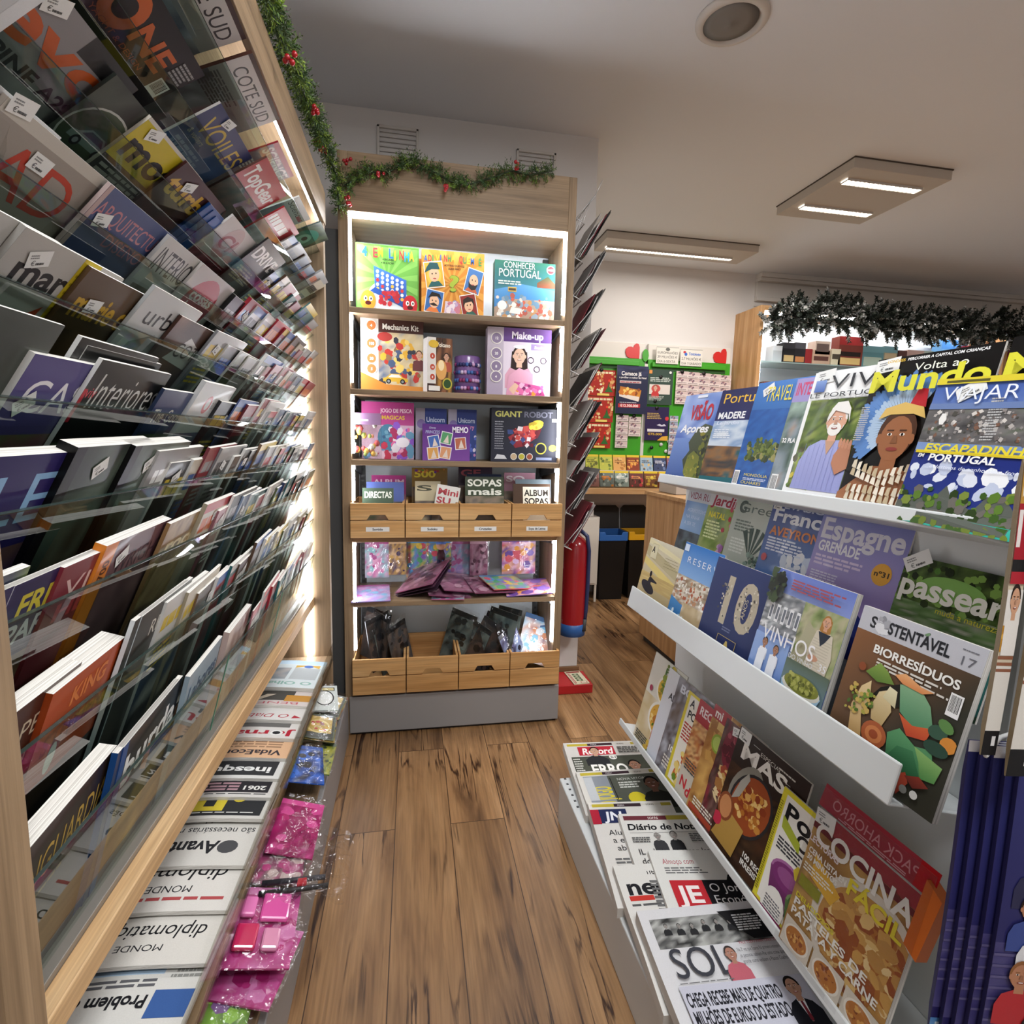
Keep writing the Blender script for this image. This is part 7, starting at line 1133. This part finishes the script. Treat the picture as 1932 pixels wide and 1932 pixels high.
def flatart(name, label, cat, x0, x1, z0, z1, y, a, group=None, m=SATIN, th=.004):
    w, h = x1-x0, z1-z0; a.v = [(u*w/a.w, v*h/a.h, c*2) for u, v, c in a.v]; a.w, a.h = w, h
    mb = MB(); mb.box((x0, y, z0), (x1, y+th, z1), '#d8d4cc'); o = mb.build(name, PAINT, None, 0, (x0, y, z0)); tag(o, label, cat, group)
    a.build('print', m, o, 0, None, Matrix(((1, 0, 0, 0), (0, 0, -1, -.0004), (0, 1, 0, 0), (0, 0, 0, 1)))); return o
a = Art(.2, .14, '#ddd8ce'); a.rect(0, 0, 1, .02, '#5a5a58'); a.rect(0, .98, 1, 1, '#5a5a58'); a.txt('EUROMILHÕES', .05, .6, .13, '#33332f', w=.9, st='r'); a.txt('39 MILHÕES €', .05, .34, .15, '#33332f', w=.88, st='l'); a.txt('DIA 6-SEXTA', .06, .08, .15, '#33332f', w=.8, st='l'); a.ell(.5, .87, .1, .07, '#6a6a64', 10)
flatart('handwritten_sign', 'white handwritten jackpot sign with black heading, closer to the leaf shape', 'sign', 2.09, 2.30, 2.062, 2.205, BY-.06, a, 'handwritten jackpot signs')
a = Art(.2, .14, '#ddd8ce'); a.rect(0, 0, 1, .02, '#5a5a58'); a.rect(0, .98, 1, 1, '#5a5a58'); a.ell(.18, .82, .07, .05, '#c2343a', 10); a.ell(.24, .7, .07, .07, '#3a6ac0', 10); a.txt('Totoloto', .36, .66, .15, '#3a6ac0', w=.56, it=.1); a.txt('2.7 MILHÕES €', .05, .36, .15, '#33332f', w=.9, st='l'); a.txt('DIA 7-SÁBADO', .05, .09, .14, '#33332f', w=.9, st='l')
flatart('handwritten_sign', 'white handwritten jackpot sign with a blue heading', 'sign', 2.318, 2.525, 2.053, 2.197, BY-.06, a, 'handwritten jackpot signs')
def xmas(seed):
    a = Art(.27, .21, '#a82a1e'); a.lines(.02, .86, .98, .96, 1, '#e6d8b0', .8, .1); a.speck(.02, .1, .6, .85, 40, ['#d8a05a', '#e6c890', '#8a1a14', '#c86a3c', '#f0e2c0'], .03, .06, seed, 4); a.poly([(.7, .2), (.86, .2), (.78, .55)], '#2c5a2c'); a.poly([(.64, .16), (.92, .16), (.78, .42)], '#33682f'); a.ell(.78, .6, .04, .04, '#e6402c', 8); a.speck(.82, .3, .98, .85, 10, ['#d8a868', '#c9784a', '#e0c08a'], .04, .07, seed+1, 4); a.rect(.4, .02, .8, .1, '#e6cc6a'); return a
for i in range(3): flatart('scratch_card_sheet', 'red Christmas scratch card sheet with a tree, %s of three' % ('uppermost', 'middle one', 'lowest')[i], 'scratch cards', 1.46, 1.735-.012*i, 1.765-.225*i, 1.985-.225*i, BY-.045, xmas(i+3), 'Christmas scratch card sheets')
a = Art(.29, .41, '#242642'); a.cloudy(0, .8, 1, 1, ['#1c1e34', '#2c3050', '#3a3e60'], 3, seed=70); a.txt('Comece já', .14, .8, .08, '#e6e2e0', w=.64); a.txt('a partilhar o melhor do Natal', .08, .74, .035, '#d8d4d4', w=.86); a.rect(.1, .64, .78, .69, '#c9b8b8'); a.lines(.12, .65, .76, .68, 1, '#a83a3c'); a.poly([(.1, .38), (.74, .28), (.8, .5), (.12, .57)], '#d89a3c', '#b8702c'); a.poly([(.1, .36), (.72, .26), (.74, .36), (.1, .42)], '#e2d6cc'); a.speck(.15, .42, .75, .52, 14, ['#f0c86a', '#c9742c', '#8a4a24'], .05, .09, 4); a.rect(.08, .13, .78, .21, '#b02a34'); a.txt('€12.300.000', .14, .145, .05, '#f0d8d4', w=.58); a.lines(.12, .23, .7, .25, 1, '#c8c4cc')
flatart('lottery_poster', 'tall dark blue poster with a gold ticket and red amount band', 'poster', 1.735, 2.025, 1.62, 2.03, BY-.065, a, 'lottery posters')
a = Art(.24, .3, '#35483f'); a.lines(.1, .66, .95, .8, 3, '#c9d0c8'); a.rect(.08, .3, .9, .58, '#d8cfc6'); a.ell(.34, .46, .18, .14, '#c2504a', 14); a.person(.32, .48, .07, '#d8a890', '#6a3a2c', '#c23a3a'); a.lines(.08, .12, .7, .26, 4, '#b4beb4'); a.rect(.04, .88, .16, .98, '#d8904a'); a.ell(.88, .93, .05, .05, '#d8dcd8', 10)
flatart('lottery_poster', 'dark green poster with a small photo of a person in red', 'poster', 2.03, 2.268, 1.71, 2.012, BY-.045, a, 'lottery posters')
a = Art(.23, .3, '#2c2048'); a.lines(.08, .64, .7, .84, 4, '#b89a5a'); a.rect(.12, .26, .84, .34, '#d8d4d8'); a.txt('€75.000', .14, .16, .06, '#c9a23c', w=.6); a.poly([(.55, 0), (1, 0), (1, .14), (.75, .12)], '#d8a23c'); a.ell(.92, .66, .08, .08, '#c8343c', 12); a.poly([(.5, .46), (.62, .5), (.72, .46), (.82, .5), (.9, .44), (.7, .42)], '#c8c4d4')
flatart('lottery_poster', 'purple-black poster with golden lines below the dark green one', 'poster', 2.025, 2.25, 1.395, 1.69, BY-.045, a, 'lottery posters')
def ticket(c='#cdb8b4'): a = Art(.12, .06, c); a.rect(.04, .12, .96, .5, '#dccfca'); a.speck(.08, .5, .6, .95, 6, ['#8a6a74', '#b88a84', '#6a5a6a'], .06, .1, 3); a.lines(.1, .2, .9, .4, 1, '#8a7a7a'); return a
TK = None
def tickets(x, ztop, n, where, c='#cdb8b4', w=.115, h=.058):
    global TK
    for i in range(n):
        lab = '%s ticket from the top, strip %s' % (WORDS[i], where)
        if (TK is None) or c != '#cdb8b4': o = flatart('lottery_ticket', lab, 'ticket', x, x+w, ztop-h*(i+1), ztop-h*i-.003, BY-.045, ticket(c), 'lottery tickets'); TK = o if c == '#cdb8b4' else TK
        else:
            o = TK.copy(); COL.objects.link(o); o.location = (x, BY-.045, ztop-h*(i+1)); o['label'] = lab
            for ch in list(TK.children): q = ch.copy(); COL.objects.link(q); q.parent = o; q.matrix_parent_inverse = ch.matrix_parent_inverse
tickets(1.755, 1.612, 5, 'under the tall blue poster, nearer the scratch cards'); tickets(1.875, 1.6, 3, 'under the tall blue poster, nearer the cream post')
for k in range(5): tickets(2.298+.105*k, 2.012-.004*k, 5, 'hanging %s from the dark green poster' % WORDS[k], '#cdb8b4', .1)
tickets(2.262, 1.62, 6, 'with bluish print beside the purple-black poster', '#9aa2b8', .08)
PEG = mat('black_peg', '#101010', .5)
for i, (x, z, lab) in enumerate(((1.60, 1.985, 'above the scratch card sheets'), (1.80, 1.61, 'under the tall poster, closer to the scratch cards'), (1.92, 1.605, 'under the tall poster, closer to the post'), (2.15, 1.95, 'on the dark green poster, upper'), (2.11, 1.74, 'on the dark green poster, lower'), (2.13, 1.68, 'on the purple-black poster'), (2.35, 2.005, 'on the first ticket strip of the long row'), (2.56, 2.0, 'on the third ticket strip of the long row'), (2.1, 1.33, 'alone on bare green'))):
    p = MB().lathe([(.016, 0), (.016, -.008), (.012, -.016), (.001, -.018)], (0, 0, 0), 14).build('holder_peg', PEG); p.location = (x, BY-.052, z); p.rotation_euler = (rad(-90), 0, 0); p.scale = (1, 1, -1); tag(p, 'round black holder peg '+lab, 'peg', 'black holder pegs')
boxpart('counter_worktop', (1.15, 4.18, .945), (2.5, Y1, .99), TAN_X, None, .003).name = 'wall_counter'; tag(bpy.data.objects['wall_counter'], 'pale wooden counter top along the wall under the lottery boards', 'counter')
rr = random.Random(8)
def cards(n, x0, x1, z0, y, tilt, cols, row):
    w = (x1-x0)/n
    for i in range(n):
        c = cols[i % len(cols)]; a = Art(w, .13, c[0]); a.speck(.05, .05, .95, .8, 16, c, .06, .14, 300+i+row*20); a.rect(0, .86, 1, 1, '#d8b82c'); a.lines(.12, .5, .85, .72, 2, c[-1])
        T = frame((x0+w*i+.004, y, z0), (1, 0, 0), (0, math.sin(rad(tilt)), math.cos(rad(tilt))))
        sheet('scratch_card_box', '%s scratch card box, %s along the %s row on the wall counter' % (c[-2], WORDS[i], ('back', 'front')[row]) if False else 'scratch card box, %s from the wire rack in the %s row on the wall counter' % (WORDS[i], ('back', 'front')[row]), 'scratch cards', T, w-.01, .135, .02, a, 'scratch card boxes', c[0], None, SATIN, SATIN)
cards(7, 1.45, 2.32, 1.13, 4.42, 14, [['#a8a83a', '#c9c04a', '#6a6a2c', '#5a5a20'], ['#b8b84a', '#d8c84a', '#7a8a3c', '#5a6a2c'], ['#d8a05a', '#e0b870', '#b87a3c', '#8a5a2c'], ['#8a3a20', '#d87a2c', '#5a2418', '#e0a04a'], ['#9ab0c0', '#d8b06a', '#7a8a9a', '#4a5a6a'], ['#3a4464', '#6a7aa0', '#24283c', '#c8c8d0'], ['#8a5a6a', '#b88a7a', '#5a3a4a', '#d8c8b8']], 0)
cards(7, 1.40, 2.32, 1.0, 4.27, 14, [['#8a5a54', '#b8847a', '#5a3a3a', '#d8c8b8'], ['#6a7470', '#9aa49c', '#3a4440', '#c9782c'], ['#8a9a94', '#c2c8bc', '#4a5a54', '#e2e2da'], ['#6a3a34', '#c9404a', '#4a2420', '#d8905a'], ['#7a4a2c', '#c9a03c', '#4a2c1c', '#e0c04a'], ['#c86a3c', '#e09a5a', '#8a3a20', '#f0d8b0'], ['#7a8a6a', '#b0b88a', '#4a5a3c', '#d8d8b8']], 1)
o = boxpart('card_riser', (1.40, 4.40, .991), (2.34, 4.59, 1.128), BW, None, .002); tag(o, 'cream riser block carrying the back row of scratch card boxes', 'riser')
boxpart('dispenser_front', (1.38, 4.225, .992), (2.34, 4.232, 1.075), ACRYL, None, 0).name = 'card_dispenser'; tag(bpy.data.objects['card_dispenser'], 'clear acrylic dispenser front before the scratch card boxes', 'dispenser')
for i, (x, z) in enumerate(((2.27, 1.39), (2.3, 1.335), (2.25, 1.3), (2.2, 1.36))): p = MB().lathe([(.016, 0), (.016, -.004), (.006, -.008), (.001, -.008)], (0, 0, 0), 14).build('round_token', OFFW); p.location = (x, BY-.03, z); p.rotation_euler = (rad(-90), 0, 0); p.scale = (1, 1, -1); tag(p, 'small pale green round token stuck low on the board, %s of four' % ('topmost', 'second', 'lowest', 'innermost')[i], 'token', 'round tokens on the board')
# --- low white cabinet and the two bins under the counter
t = thing('side_cabinet', 'small white metal cabinet on slim legs beside the bins', 'cabinet', (1.4, 4.4, 0)); CW = mat('cabinet_white', '#d6cfc4', .45)
boxpart('body', (1.2, 4.3, .15), (1.555, 4.55, .74), CW, t, .003); boxpart('door', (1.21, 4.292, .165), (1.535, 4.3, .725), CW, t, .003)
for x in (1.205, 1.535):
    for y in (4.303, 4.53): boxpart('leg', (x, y, 0), (x+.018, y+.018, .15), CW, t, .001)
def bin_(label, x0, x1, y0, y1, rimc, nm):
    t = thing('waste_bin', label, 'bin', ((x0+x1)/2, y0, 0), 'recycling bins'); cx = (x0+x1)/2; cy = (y0+y1)/2; mb = MB()
    def rect(s, z): return [(cx+(x-cx)*s, cy+(y-cy)*s, z) for x, y in ((x0, y0), (x1, y0), (x1, y1), (x0, y1))]
    mb.add(rect(.86, .0)+rect(1, .54)+rect(.97, .54)+rect(.84, .02), [(0, 3, 2, 1), (0, 1, 5, 4), (1, 2, 6, 5), (2, 3, 7, 6), (3, 0, 4, 7), (4, 5, 9, 8), (5, 6, 10, 9), (6, 7, 11, 10), (7, 4, 8, 11), (12, 13, 14, 15), (8, 9, 13, 12), (9, 10, 14, 13), (10, 11, 15, 14), (11, 8, 12, 15)]); mb.build('bin_body', BLACK, t)
    rm = mat('rim_'+nm, rimc, .35); mb = MB(); e = .008
    mb.prism([(x0-e, .525), (x1+e, .525), (x1+e, .6), (x1-.04, .6), (x1-.05, .575), (x0+.05, .575), (x0+.04, .6), (x0-e, .6)], y0-e, y0, 1); mb.box((x0-e, y0, .525), (x0, y1+e, .6)); mb.box((x1, y0, .525), (x1+e, y1+e, .6)); mb.box((x0, y1, .525), (x1, y1+e, .6)); mb.build('rim', rm, t, .003)
    T = Matrix.Translation((cx, y1+.012, .6)) @ Matrix.Rotation(rad(-8), 4, 'X'); mb = MB(); w = (x1-x0)/2+.005
    P = [(-w, 0), (w, 0), (w, .18), (w-.03, .21), (-w+.03, .21), (-w, .18)]; n = 6; vs = [T @ Vector((a_, -.012, b_)) for a_, b_ in P]+[T @ Vector((a_, .01, b_)) for a_, b_ in P]; mb.add(vs, [tuple(range(n)), tuple(range(n, 2*n))[::-1]]+[(i, (i+1) % n, n+(i+1) % n, n+i) for i in range(n)]); mb.build('open_lid', BLACK, t, .004)
bin_('black waste bin with a blue rim and open lid', 1.585, 1.825, 4.35, 4.545, '#2f62a8', 'blue'); bin_('black waste bin with a yellow rim and open lid', 1.86, 2.1, 4.37, 4.56, '#d8a020', 'yellow')
# --- wooden sales counter behind the white stand
t = thing('sales_counter', 'oak-fronted sales counter behind the white magazine stand', 'counter', (2.4, 3.1, 0)); boxpart('counter_body', (1.562, 2.75, .05), (3.3, 3.42, 1.02), TAN_Z, t, .002); boxpart('counter_base', (1.59, 2.77, 0), (3.28, 3.4, .05), DARKM, t, 0); boxpart('counter_top', (1.55, 2.74, 1.02), (3.31, 3.43, 1.045), TAN_X, t, .003)
o = boxpart('carton', (1.62, 3.12, 1.047), (1.90, 3.36, 1.13), wallmat('carton_white', '#bdb4aa'), None, .003); tag(o, 'low whitish carton on the corner of the sales counter', 'box')
o = boxpart('wall_equipment', (1.22, 4.3, .80), (1.5, 4.5, .925), OFFW, None, .006); o.name = 'card_machine'; tag(o, 'pale boxy machine on the small white cabinet, seen behind the wire rack', 'machine')
o.location.z -= .058
# ================================================================== lit tobacco cabinet on the far wall
t = thing('tobacco_cabinet', 'oak-sided wall cabinet with bright back panel and glass shelves', 'cabinet', (3.9, 4.4, 0)); TX0, TX1 = 2.87, 5.4
boxpart('side_panel', (TX0, 4.25, 0), (TX0+.035, Y1, 2.54), TAN_Z, t); boxpart('side_panel', (TX1, 4.25, 0), (TX1+.035, Y1, 2.54), TAN_Z, t); boxpart('back_panel', (TX0+.035, Y1-.03, .1), (TX1, Y1-.01, 2.5), BACKP, t); boxpart('top_panel', (TX0+.035, 4.25, 2.5), (TX1, Y1, 2.54), TAN_X, t)
for z in (2.09, 1.80): boxpart('glass_shelf', (TX0+.04, 4.27, z-.008), (TX1, Y1-.03, z), mat('shelf_glass_solid', '#a9c4c4', .15, .5, alpha=.75), t, 0)
for a_, b_ in ((TX0+.036, TX0+.048),): MB().box((a_, 4.27, 1.2), (b_, 4.28, 2.48)).build('led_strip', LED, t)
MB().box((TX0+.05, 4.30, 2.485), (TX1, 4.32, 2.498)).build('led_strip', LED, t)
def pack(label, p0, p1, ptop, c, top, y=4.34, z=2.09, group='packs on the cabinet shelf', d=.1, name='tobacco_box', cat='box', stripes=()):
    x0, x1 = ony(p0, 660, y).x, ony(p1, 660, y).x; h = max(.04, ony(p0, ptop, y).z-z); a = Art(x1-x0, h, c)
    if top: a.rect(0, .72, 1, 1, top)
    for v0, v1, cc in stripes: a.rect(.08, v0, .92, v1, cc)
    gbox(name, label, cat, x0, x1, z, h, y, d, a, c, group)
pack('steel cup on the glass cabinet shelf, first from the oak side', 1459, 1476, 652, '#a8b0b4', '#c8d0d4', name='metal_cup', cat='cup')
pack('black tobacco box on the glass shelf next to the steel cup', 1478, 1500, 646, '#1f1f22', '#3a3a3e', stripes=((.1, .4, '#b8a070'),)); pack('second black tobacco box with tan base on the glass shelf', 1500, 1520, 646, '#26262a', '#4a4a50', stripes=((.1, .35, '#b0764a'),)); pack('small red pack lying low between black and beige boxes', 1520, 1533, 658, '#8a2a2c', None)
pack('beige pack stack with dark lettering block, lower one', 1534, 1567, 660, '#b89a84', None, stripes=((.3, .6, '#5a3a34'),)); pack('beige carton with black mark on top of the beige stack', 1538, 1566, 643, '#c9b8a8', None, z=2.09+.095, stripes=((.2, .8, '#6a5a54'),)); pack('cream spotted pack between beige and red-brown boxes', 1570, 1587, 658, '#cfc4a8', '#d8cfb4', stripes=((.4, .7, '#4a4238'),))
pack('tall red-topped brown box, highest on the glass shelf', 1583, 1628, 634, '#7a3a30', '#a83030', stripes=((.35, .5, '#241a18'), (.08, .3, '#d8b87a'))); pack('broad teal card box with pale figures', 1628, 1668, 652, '#5a868c', '#6a969c', stripes=((.1, .5, '#a8b8a8'),)); pack('tan and teal box with upright stripes', 1668, 1694, 653, '#8a8a78', '#6a949a', stripes=((.1, .7, '#b8a484'),)); pack('small dark brown box beside the striped one', 1696, 1712, 661, '#4a302a', '#5a3a34', stripes=((.2, .4, '#c9a85a'),)); pack('pinkish white box in the middle of the glass shelf', 1713, 1744, 660, '#c2aca4', '#b89a90', stripes=((.2, .6, '#a8584a'),)); pack('grey-green box half behind the pinkish white one', 1744, 1762, 662, '#7a857a', '#8a958a', y=4.38)
pack('low gold box on the glass shelf', 1763, 1790, 672, '#a88a4a', None); pack('bright blue translucent box near the drooping garland', 1776, 1824, 640, '#6aa0d0', '#4a8ad0', y=4.4); pack('wide crimson box with white patch', 1822, 1892, 652, '#8a2a30', '#a83a40', stripes=((.15, .45, '#c8b0b0'),)); pack('crimson and pink box at the far end of the glass shelf', 1893, 1960, 656, '#9a3a40', '#8a2c34', stripes=((.2, .5, '#d0b4b4'),))
for i in range(7): pack('dark brown cigarette pack, %s from the oak side, on the shelf below' % WORDS[i], 1447+17*i, 1462+17*i, 720, ('#4a2c24', '#2c2422')[i % 2], '#6a3a30', z=1.80, group='packs on the lower cabinet shelf', stripes=((.1, .3, '#8a7a6a'),))
# ================================================================== garlands
def sprigs(pts, n, length, spread, cols, seed, droop=0, leaf=.011):
    rr = random.Random(seed); mb = MB(); pts = [Vector(p) for p in pts]; seg = [(pts[i+1]-pts[i]).length for i in range(len(pts)-1)]; tot = sum(seg)
    def at(t):
        d = t*tot
        for i, s in enumerate(seg):
            if d <= s or i == len(seg)-1: return pts[i].lerp(pts[i+1], min(1, d/s)), (pts[i+1]-pts[i]).normalized()
            d -= s
    mb.tube(pts, .004, 6, '#2f3a24')
    for k in range(n):
        p, tg = at(rr.random()); d = Vector((rr.gauss(0, 1), rr.gauss(0, 1), rr.gauss(0, 1)-droop)); d = (d-tg*d.dot(tg)*.5).normalized(); d = (d+tg*rr.uniform(-.8, .8)).normalized()
        Ln = length*rr.uniform(.5, 1.15); s = d.cross(Vector((rr.gauss(0, 1), rr.gauss(0, 1), rr.gauss(0, 1)))).normalized(); u = d.cross(s); c = lin(rr.choice(cols)); p = p+d*rr.random()*spread
        vs = []; fs = []
        for j in range(8):
            t = .2+.8*j/7; b = p+d*Ln*t; a = j*2.4+rr.random(); o = (s*math.cos(a)+u*math.sin(a)); tip = b+(o*.8+d*.7)*leaf*rr.uniform(.8, 1.6)*(1.15-t*.4); w = o.cross(d).normalized()*leaf*.17; m_ = (b+tip)*.5; q = len(vs); vs += [b, m_+w, tip, m_-w]; fs.append((q, q+1, q+2, q+3))
        w = s*.0012; q = len(vs); vs += [p-w, p+w, p+d*Ln+w*.3, p+d*Ln-w*.3]; fs.append((q, q+1, q+2, q+3)); mb.add(vs, fs, c)
    return mb
LEAF = attr_mat('garland_leaf', .55, .3, 0, .1, 200); BERRY = mat('red_berry', '#a3101c', .2, .5, coat=.3)
def berries(parent, P, seed):
    rr = random.Random(seed)
    for k, p in enumerate(P):
        mb = MB()
        for i in range(5):
            c = Vector(p)+Vector((rr.uniform(-.014, .014), rr.uniform(-.014, .014), rr.uniform(-.014, .014))); r = .0075; mb.lathe([(.001, -r), (r*.7, -r*.7), (r, 0), (r*.7, r*.7), (.001, r)], c, 10)
        mb.build('berry_cluster', BERRY, parent)
GC = ['#2f4526', '#40592e', '#55702f', '#6f8a34', '#38502c', '#4a5c3a', '#86a03a']
P1 = [onx(495, -25, -.322), onx(520, 40, -.322), onx(552, 125, -.322), onx(588, 210, -.322), ony(618, 285, 2.29), ony(636, 340, 2.36), ony(640, 395, 2.385)]
g = sprigs(P1, 900, .036, .012, GC, 31).build('garland', LEAF); tag(g, 'green berry garland along the oak canopy of the wall rack', 'garland')
berries(g, [onx(548, 105, -.29), onx(598, 213, -.29), ony(598, 262, 2.2), ony(606, 285, 2.24), ony(655, 378, 2.37)], 3)
P2 = [ony(a_, b_, 2.392) for a_, b_ in ((652, 350), (690, 322), (725, 330), (775, 300), (815, 322), (850, 342), (885, 348), (930, 335), (965, 322), (1000, 330), (1042, 322))]
g = sprigs(P2, 700, .038, .012, GC[:5]+['#5a6a44'], 32).build('garland', LEAF); tag(g, 'green berry garland draped across the oak header of the lit unit', 'garland')
berries(g, [ony(718, 328, 2.37), ony(838, 354, 2.37), ony(972, 314, 2.375), ony(655, 300, 2.37)], 4)
def frosted(pts, n, seed):
    rr = random.Random(seed); mb = MB(); pts = [Vector(p) for p in pts]; cols = ['#2c332c', '#39423a', '#4a524a', '#252b25']; fr = ['#a9aaa8', '#cccdca', '#8a8e8a']
    for k in range(n):
        t = rr.random()*(len(pts)-1); i = min(int(t), len(pts)-2); p = pts[i].lerp(pts[i+1], t-i); d = Vector((rr.gauss(0, .6), -abs(rr.gauss(.35, .5)), rr.gauss(.15, .9))).normalized(); Ln = .17*rr.uniform(.7, 1.3); s = d.cross(Vector((.3, .2, 1))).normalized(); u = d.cross(s); vs = []; fs = []; C = []
        frost = rr.random() < .5
        for j in range(46):
            f = j/45; b = p+d*Ln*(.15+.85*f); a = j*2.4; o = s*math.cos(a)+u*math.sin(a); tip = b+(o*.85+d*.6)*.036*(1-.35*f); w = d.cross(o)*.009; q = len(vs); vs += [b-w, b+w, tip+w*.4, tip-w*.4]; c = rr.choice(fr) if frost and rr.random() < .55 else rr.choice(cols); mb.add([b-w, b+w, tip+w*.4, tip-w*.4], [(0, 1, 2, 3)], lin(c))
    return mb
P3 = [ony(a_, b_, 4.22) for a_, b_ in ((1452, 612), (1520, 590), (1600, 602), (1690, 612), (1790, 622), (1880, 622), (1960, 630))]
g = frosted(P3, 520, 9).build('fir_garland', LEAF); tag(g, 'frosted dark fir garland along the top of the tobacco cabinet', 'garland')
# ================================================================== sticker pouches hanging by the near end of the stand
def pouch(label, x, y, z0, z1, w, art, group, yaw=0, m=PRINT, edge='#23224c'):
    h = z1-z0; T = Matrix.Translation((x, y, z0)) @ Matrix.Rotation(rad(yaw), 4, 'Z') @ Matrix.Rotation(rad(90), 4, 'X'); n = 10
    return sheet('sticker_pouch', label, 'sticker pouch', T, w, h, .006, art, group, edge, None, m, m, {'cuts': (1, n), 'fn': lambda u, v, z: (u*w, v*h, z*(1 if .06 < v < .94 else .3)+.004*math.sin(math.pi*v))})
def navy(full):
    a = Art(.11, .42, '#2a2858'); a.rect(0, 0, 1, 1, '#241f52', '#2f3268'); a.cloudy(0, .1, 1, .45, ['#2a2760', '#3a3668', '#4c4878', '#221f50'], 3, 8, 12, seed=80, stretch=3); a.rect(0, .965, 1, 1, '#d8d8dc'); a.rect(0, 0, 1, .06, '#6a9ac8', '#4a7ab0'); a.rect(.06, .015, .3, .045, '#c8d8e4')
    for i in range(7): a.rect(0, .2+.035*i, .9-.06*i, .208+.035*i, '#57527c')
    if full:
        a.lines(.1, .86, .8, .9, 2, '#c8705a', .6); a.rect(.3, .775, .5, .805, '#d8dae0')
        for (u, v, k, c, hr) in ((.32, .7, .11, '#2c2c4a', '#1a1412'), (.3, .56, .1, '#3a4a8a', '#2a1a14'), (.42, .5, .1, '#d8d8dc', '#14100e'), (.3, .36, .12, '#b02a30', '#8a5a34'), (.5, .2, .11, '#7a2030', '#1c1412'), (.28, .16, .1, '#c23a3c', '#241812')): a.person(u, v, k, '#b07a5c', hr, c, shoulder=2.0)
        for i in range(3): a.rect(.5+.08*i, .4, .54+.08*i, .46, '#1e1e22')
    return a
for k in range(5): pouch('navy sticker pouch with footballers, front of the hanging bunch' if k == 4 else 'navy sticker pouch showing only its striped edge in the hanging bunch', .722+.0062*k, .545-.011*k, .53-.006*k, .975+.002*k, .115, navy(k == 4), 'navy sticker pouches', -14)
def scarf(v_):
    a = Art(.045, .36, '#c9bca4'); a.rect(0, 0, 1, .09, '#1a1a1c'); a.rect(.55, .035, .8, .07, '#d8d8d8'); a.rect(0, .09, 1, .32, '#d6d2ca')
    for i in range(3): a.rect(0, .3+.022*i, 1, .311+.022*i, '#8a5a44')
    a.rect(0, .37, 1, .46, '#b8842c'); a.rect(0, .415, 1, .43, '#d8a84a'); a.rect(0, .46, 1, .58, '#dcd8d2'); a.person(.55, .545, .3, '#c99a7c', '#2a1c16', '#e0dcd6', shoulder=1.5); a.rect(0, .6, 1, .64, '#a82430'); a.rect(0, .64, 1, .68, '#1c1a1c'); a.rect(0, .68, 1, .86, '#a01e2c'); a.rect(.05, .72, .3, .84, '#e0d8d4'); a.rect(0, .86, 1, 1, '#b8893a'); a.poly([(.1, .88), (.9, .95), (.9, 1), (.1, 1)], '#dcd4c0'); a.txt('SN', .2, .955, .03, '#241c18', w=.5); return a
pouch('slim banded sticker pouch with ochre and red stripes, closer to the magazines', .682, .5, .985, 1.345, .018, scarf(0), 'banded sticker pouches', -10, edge='#8a7a60'); pouch('slim banded sticker pouch with ochre and red stripes, closer to the frame edge', .703, .485, .965, 1.36, .035, scarf(1), 'banded sticker pouches', -10, edge='#8a7a60')
for z in (.985, 1.375): MB().tube([(.93, .56, z+.01), (.75, .53, z), (.69, .5, z-.002)], .0028, 6).build('display_hook', WIRE, D)
boxpart('tray', (.90, .56, .48), (.93, .62, .486), WHITE, D, .001)
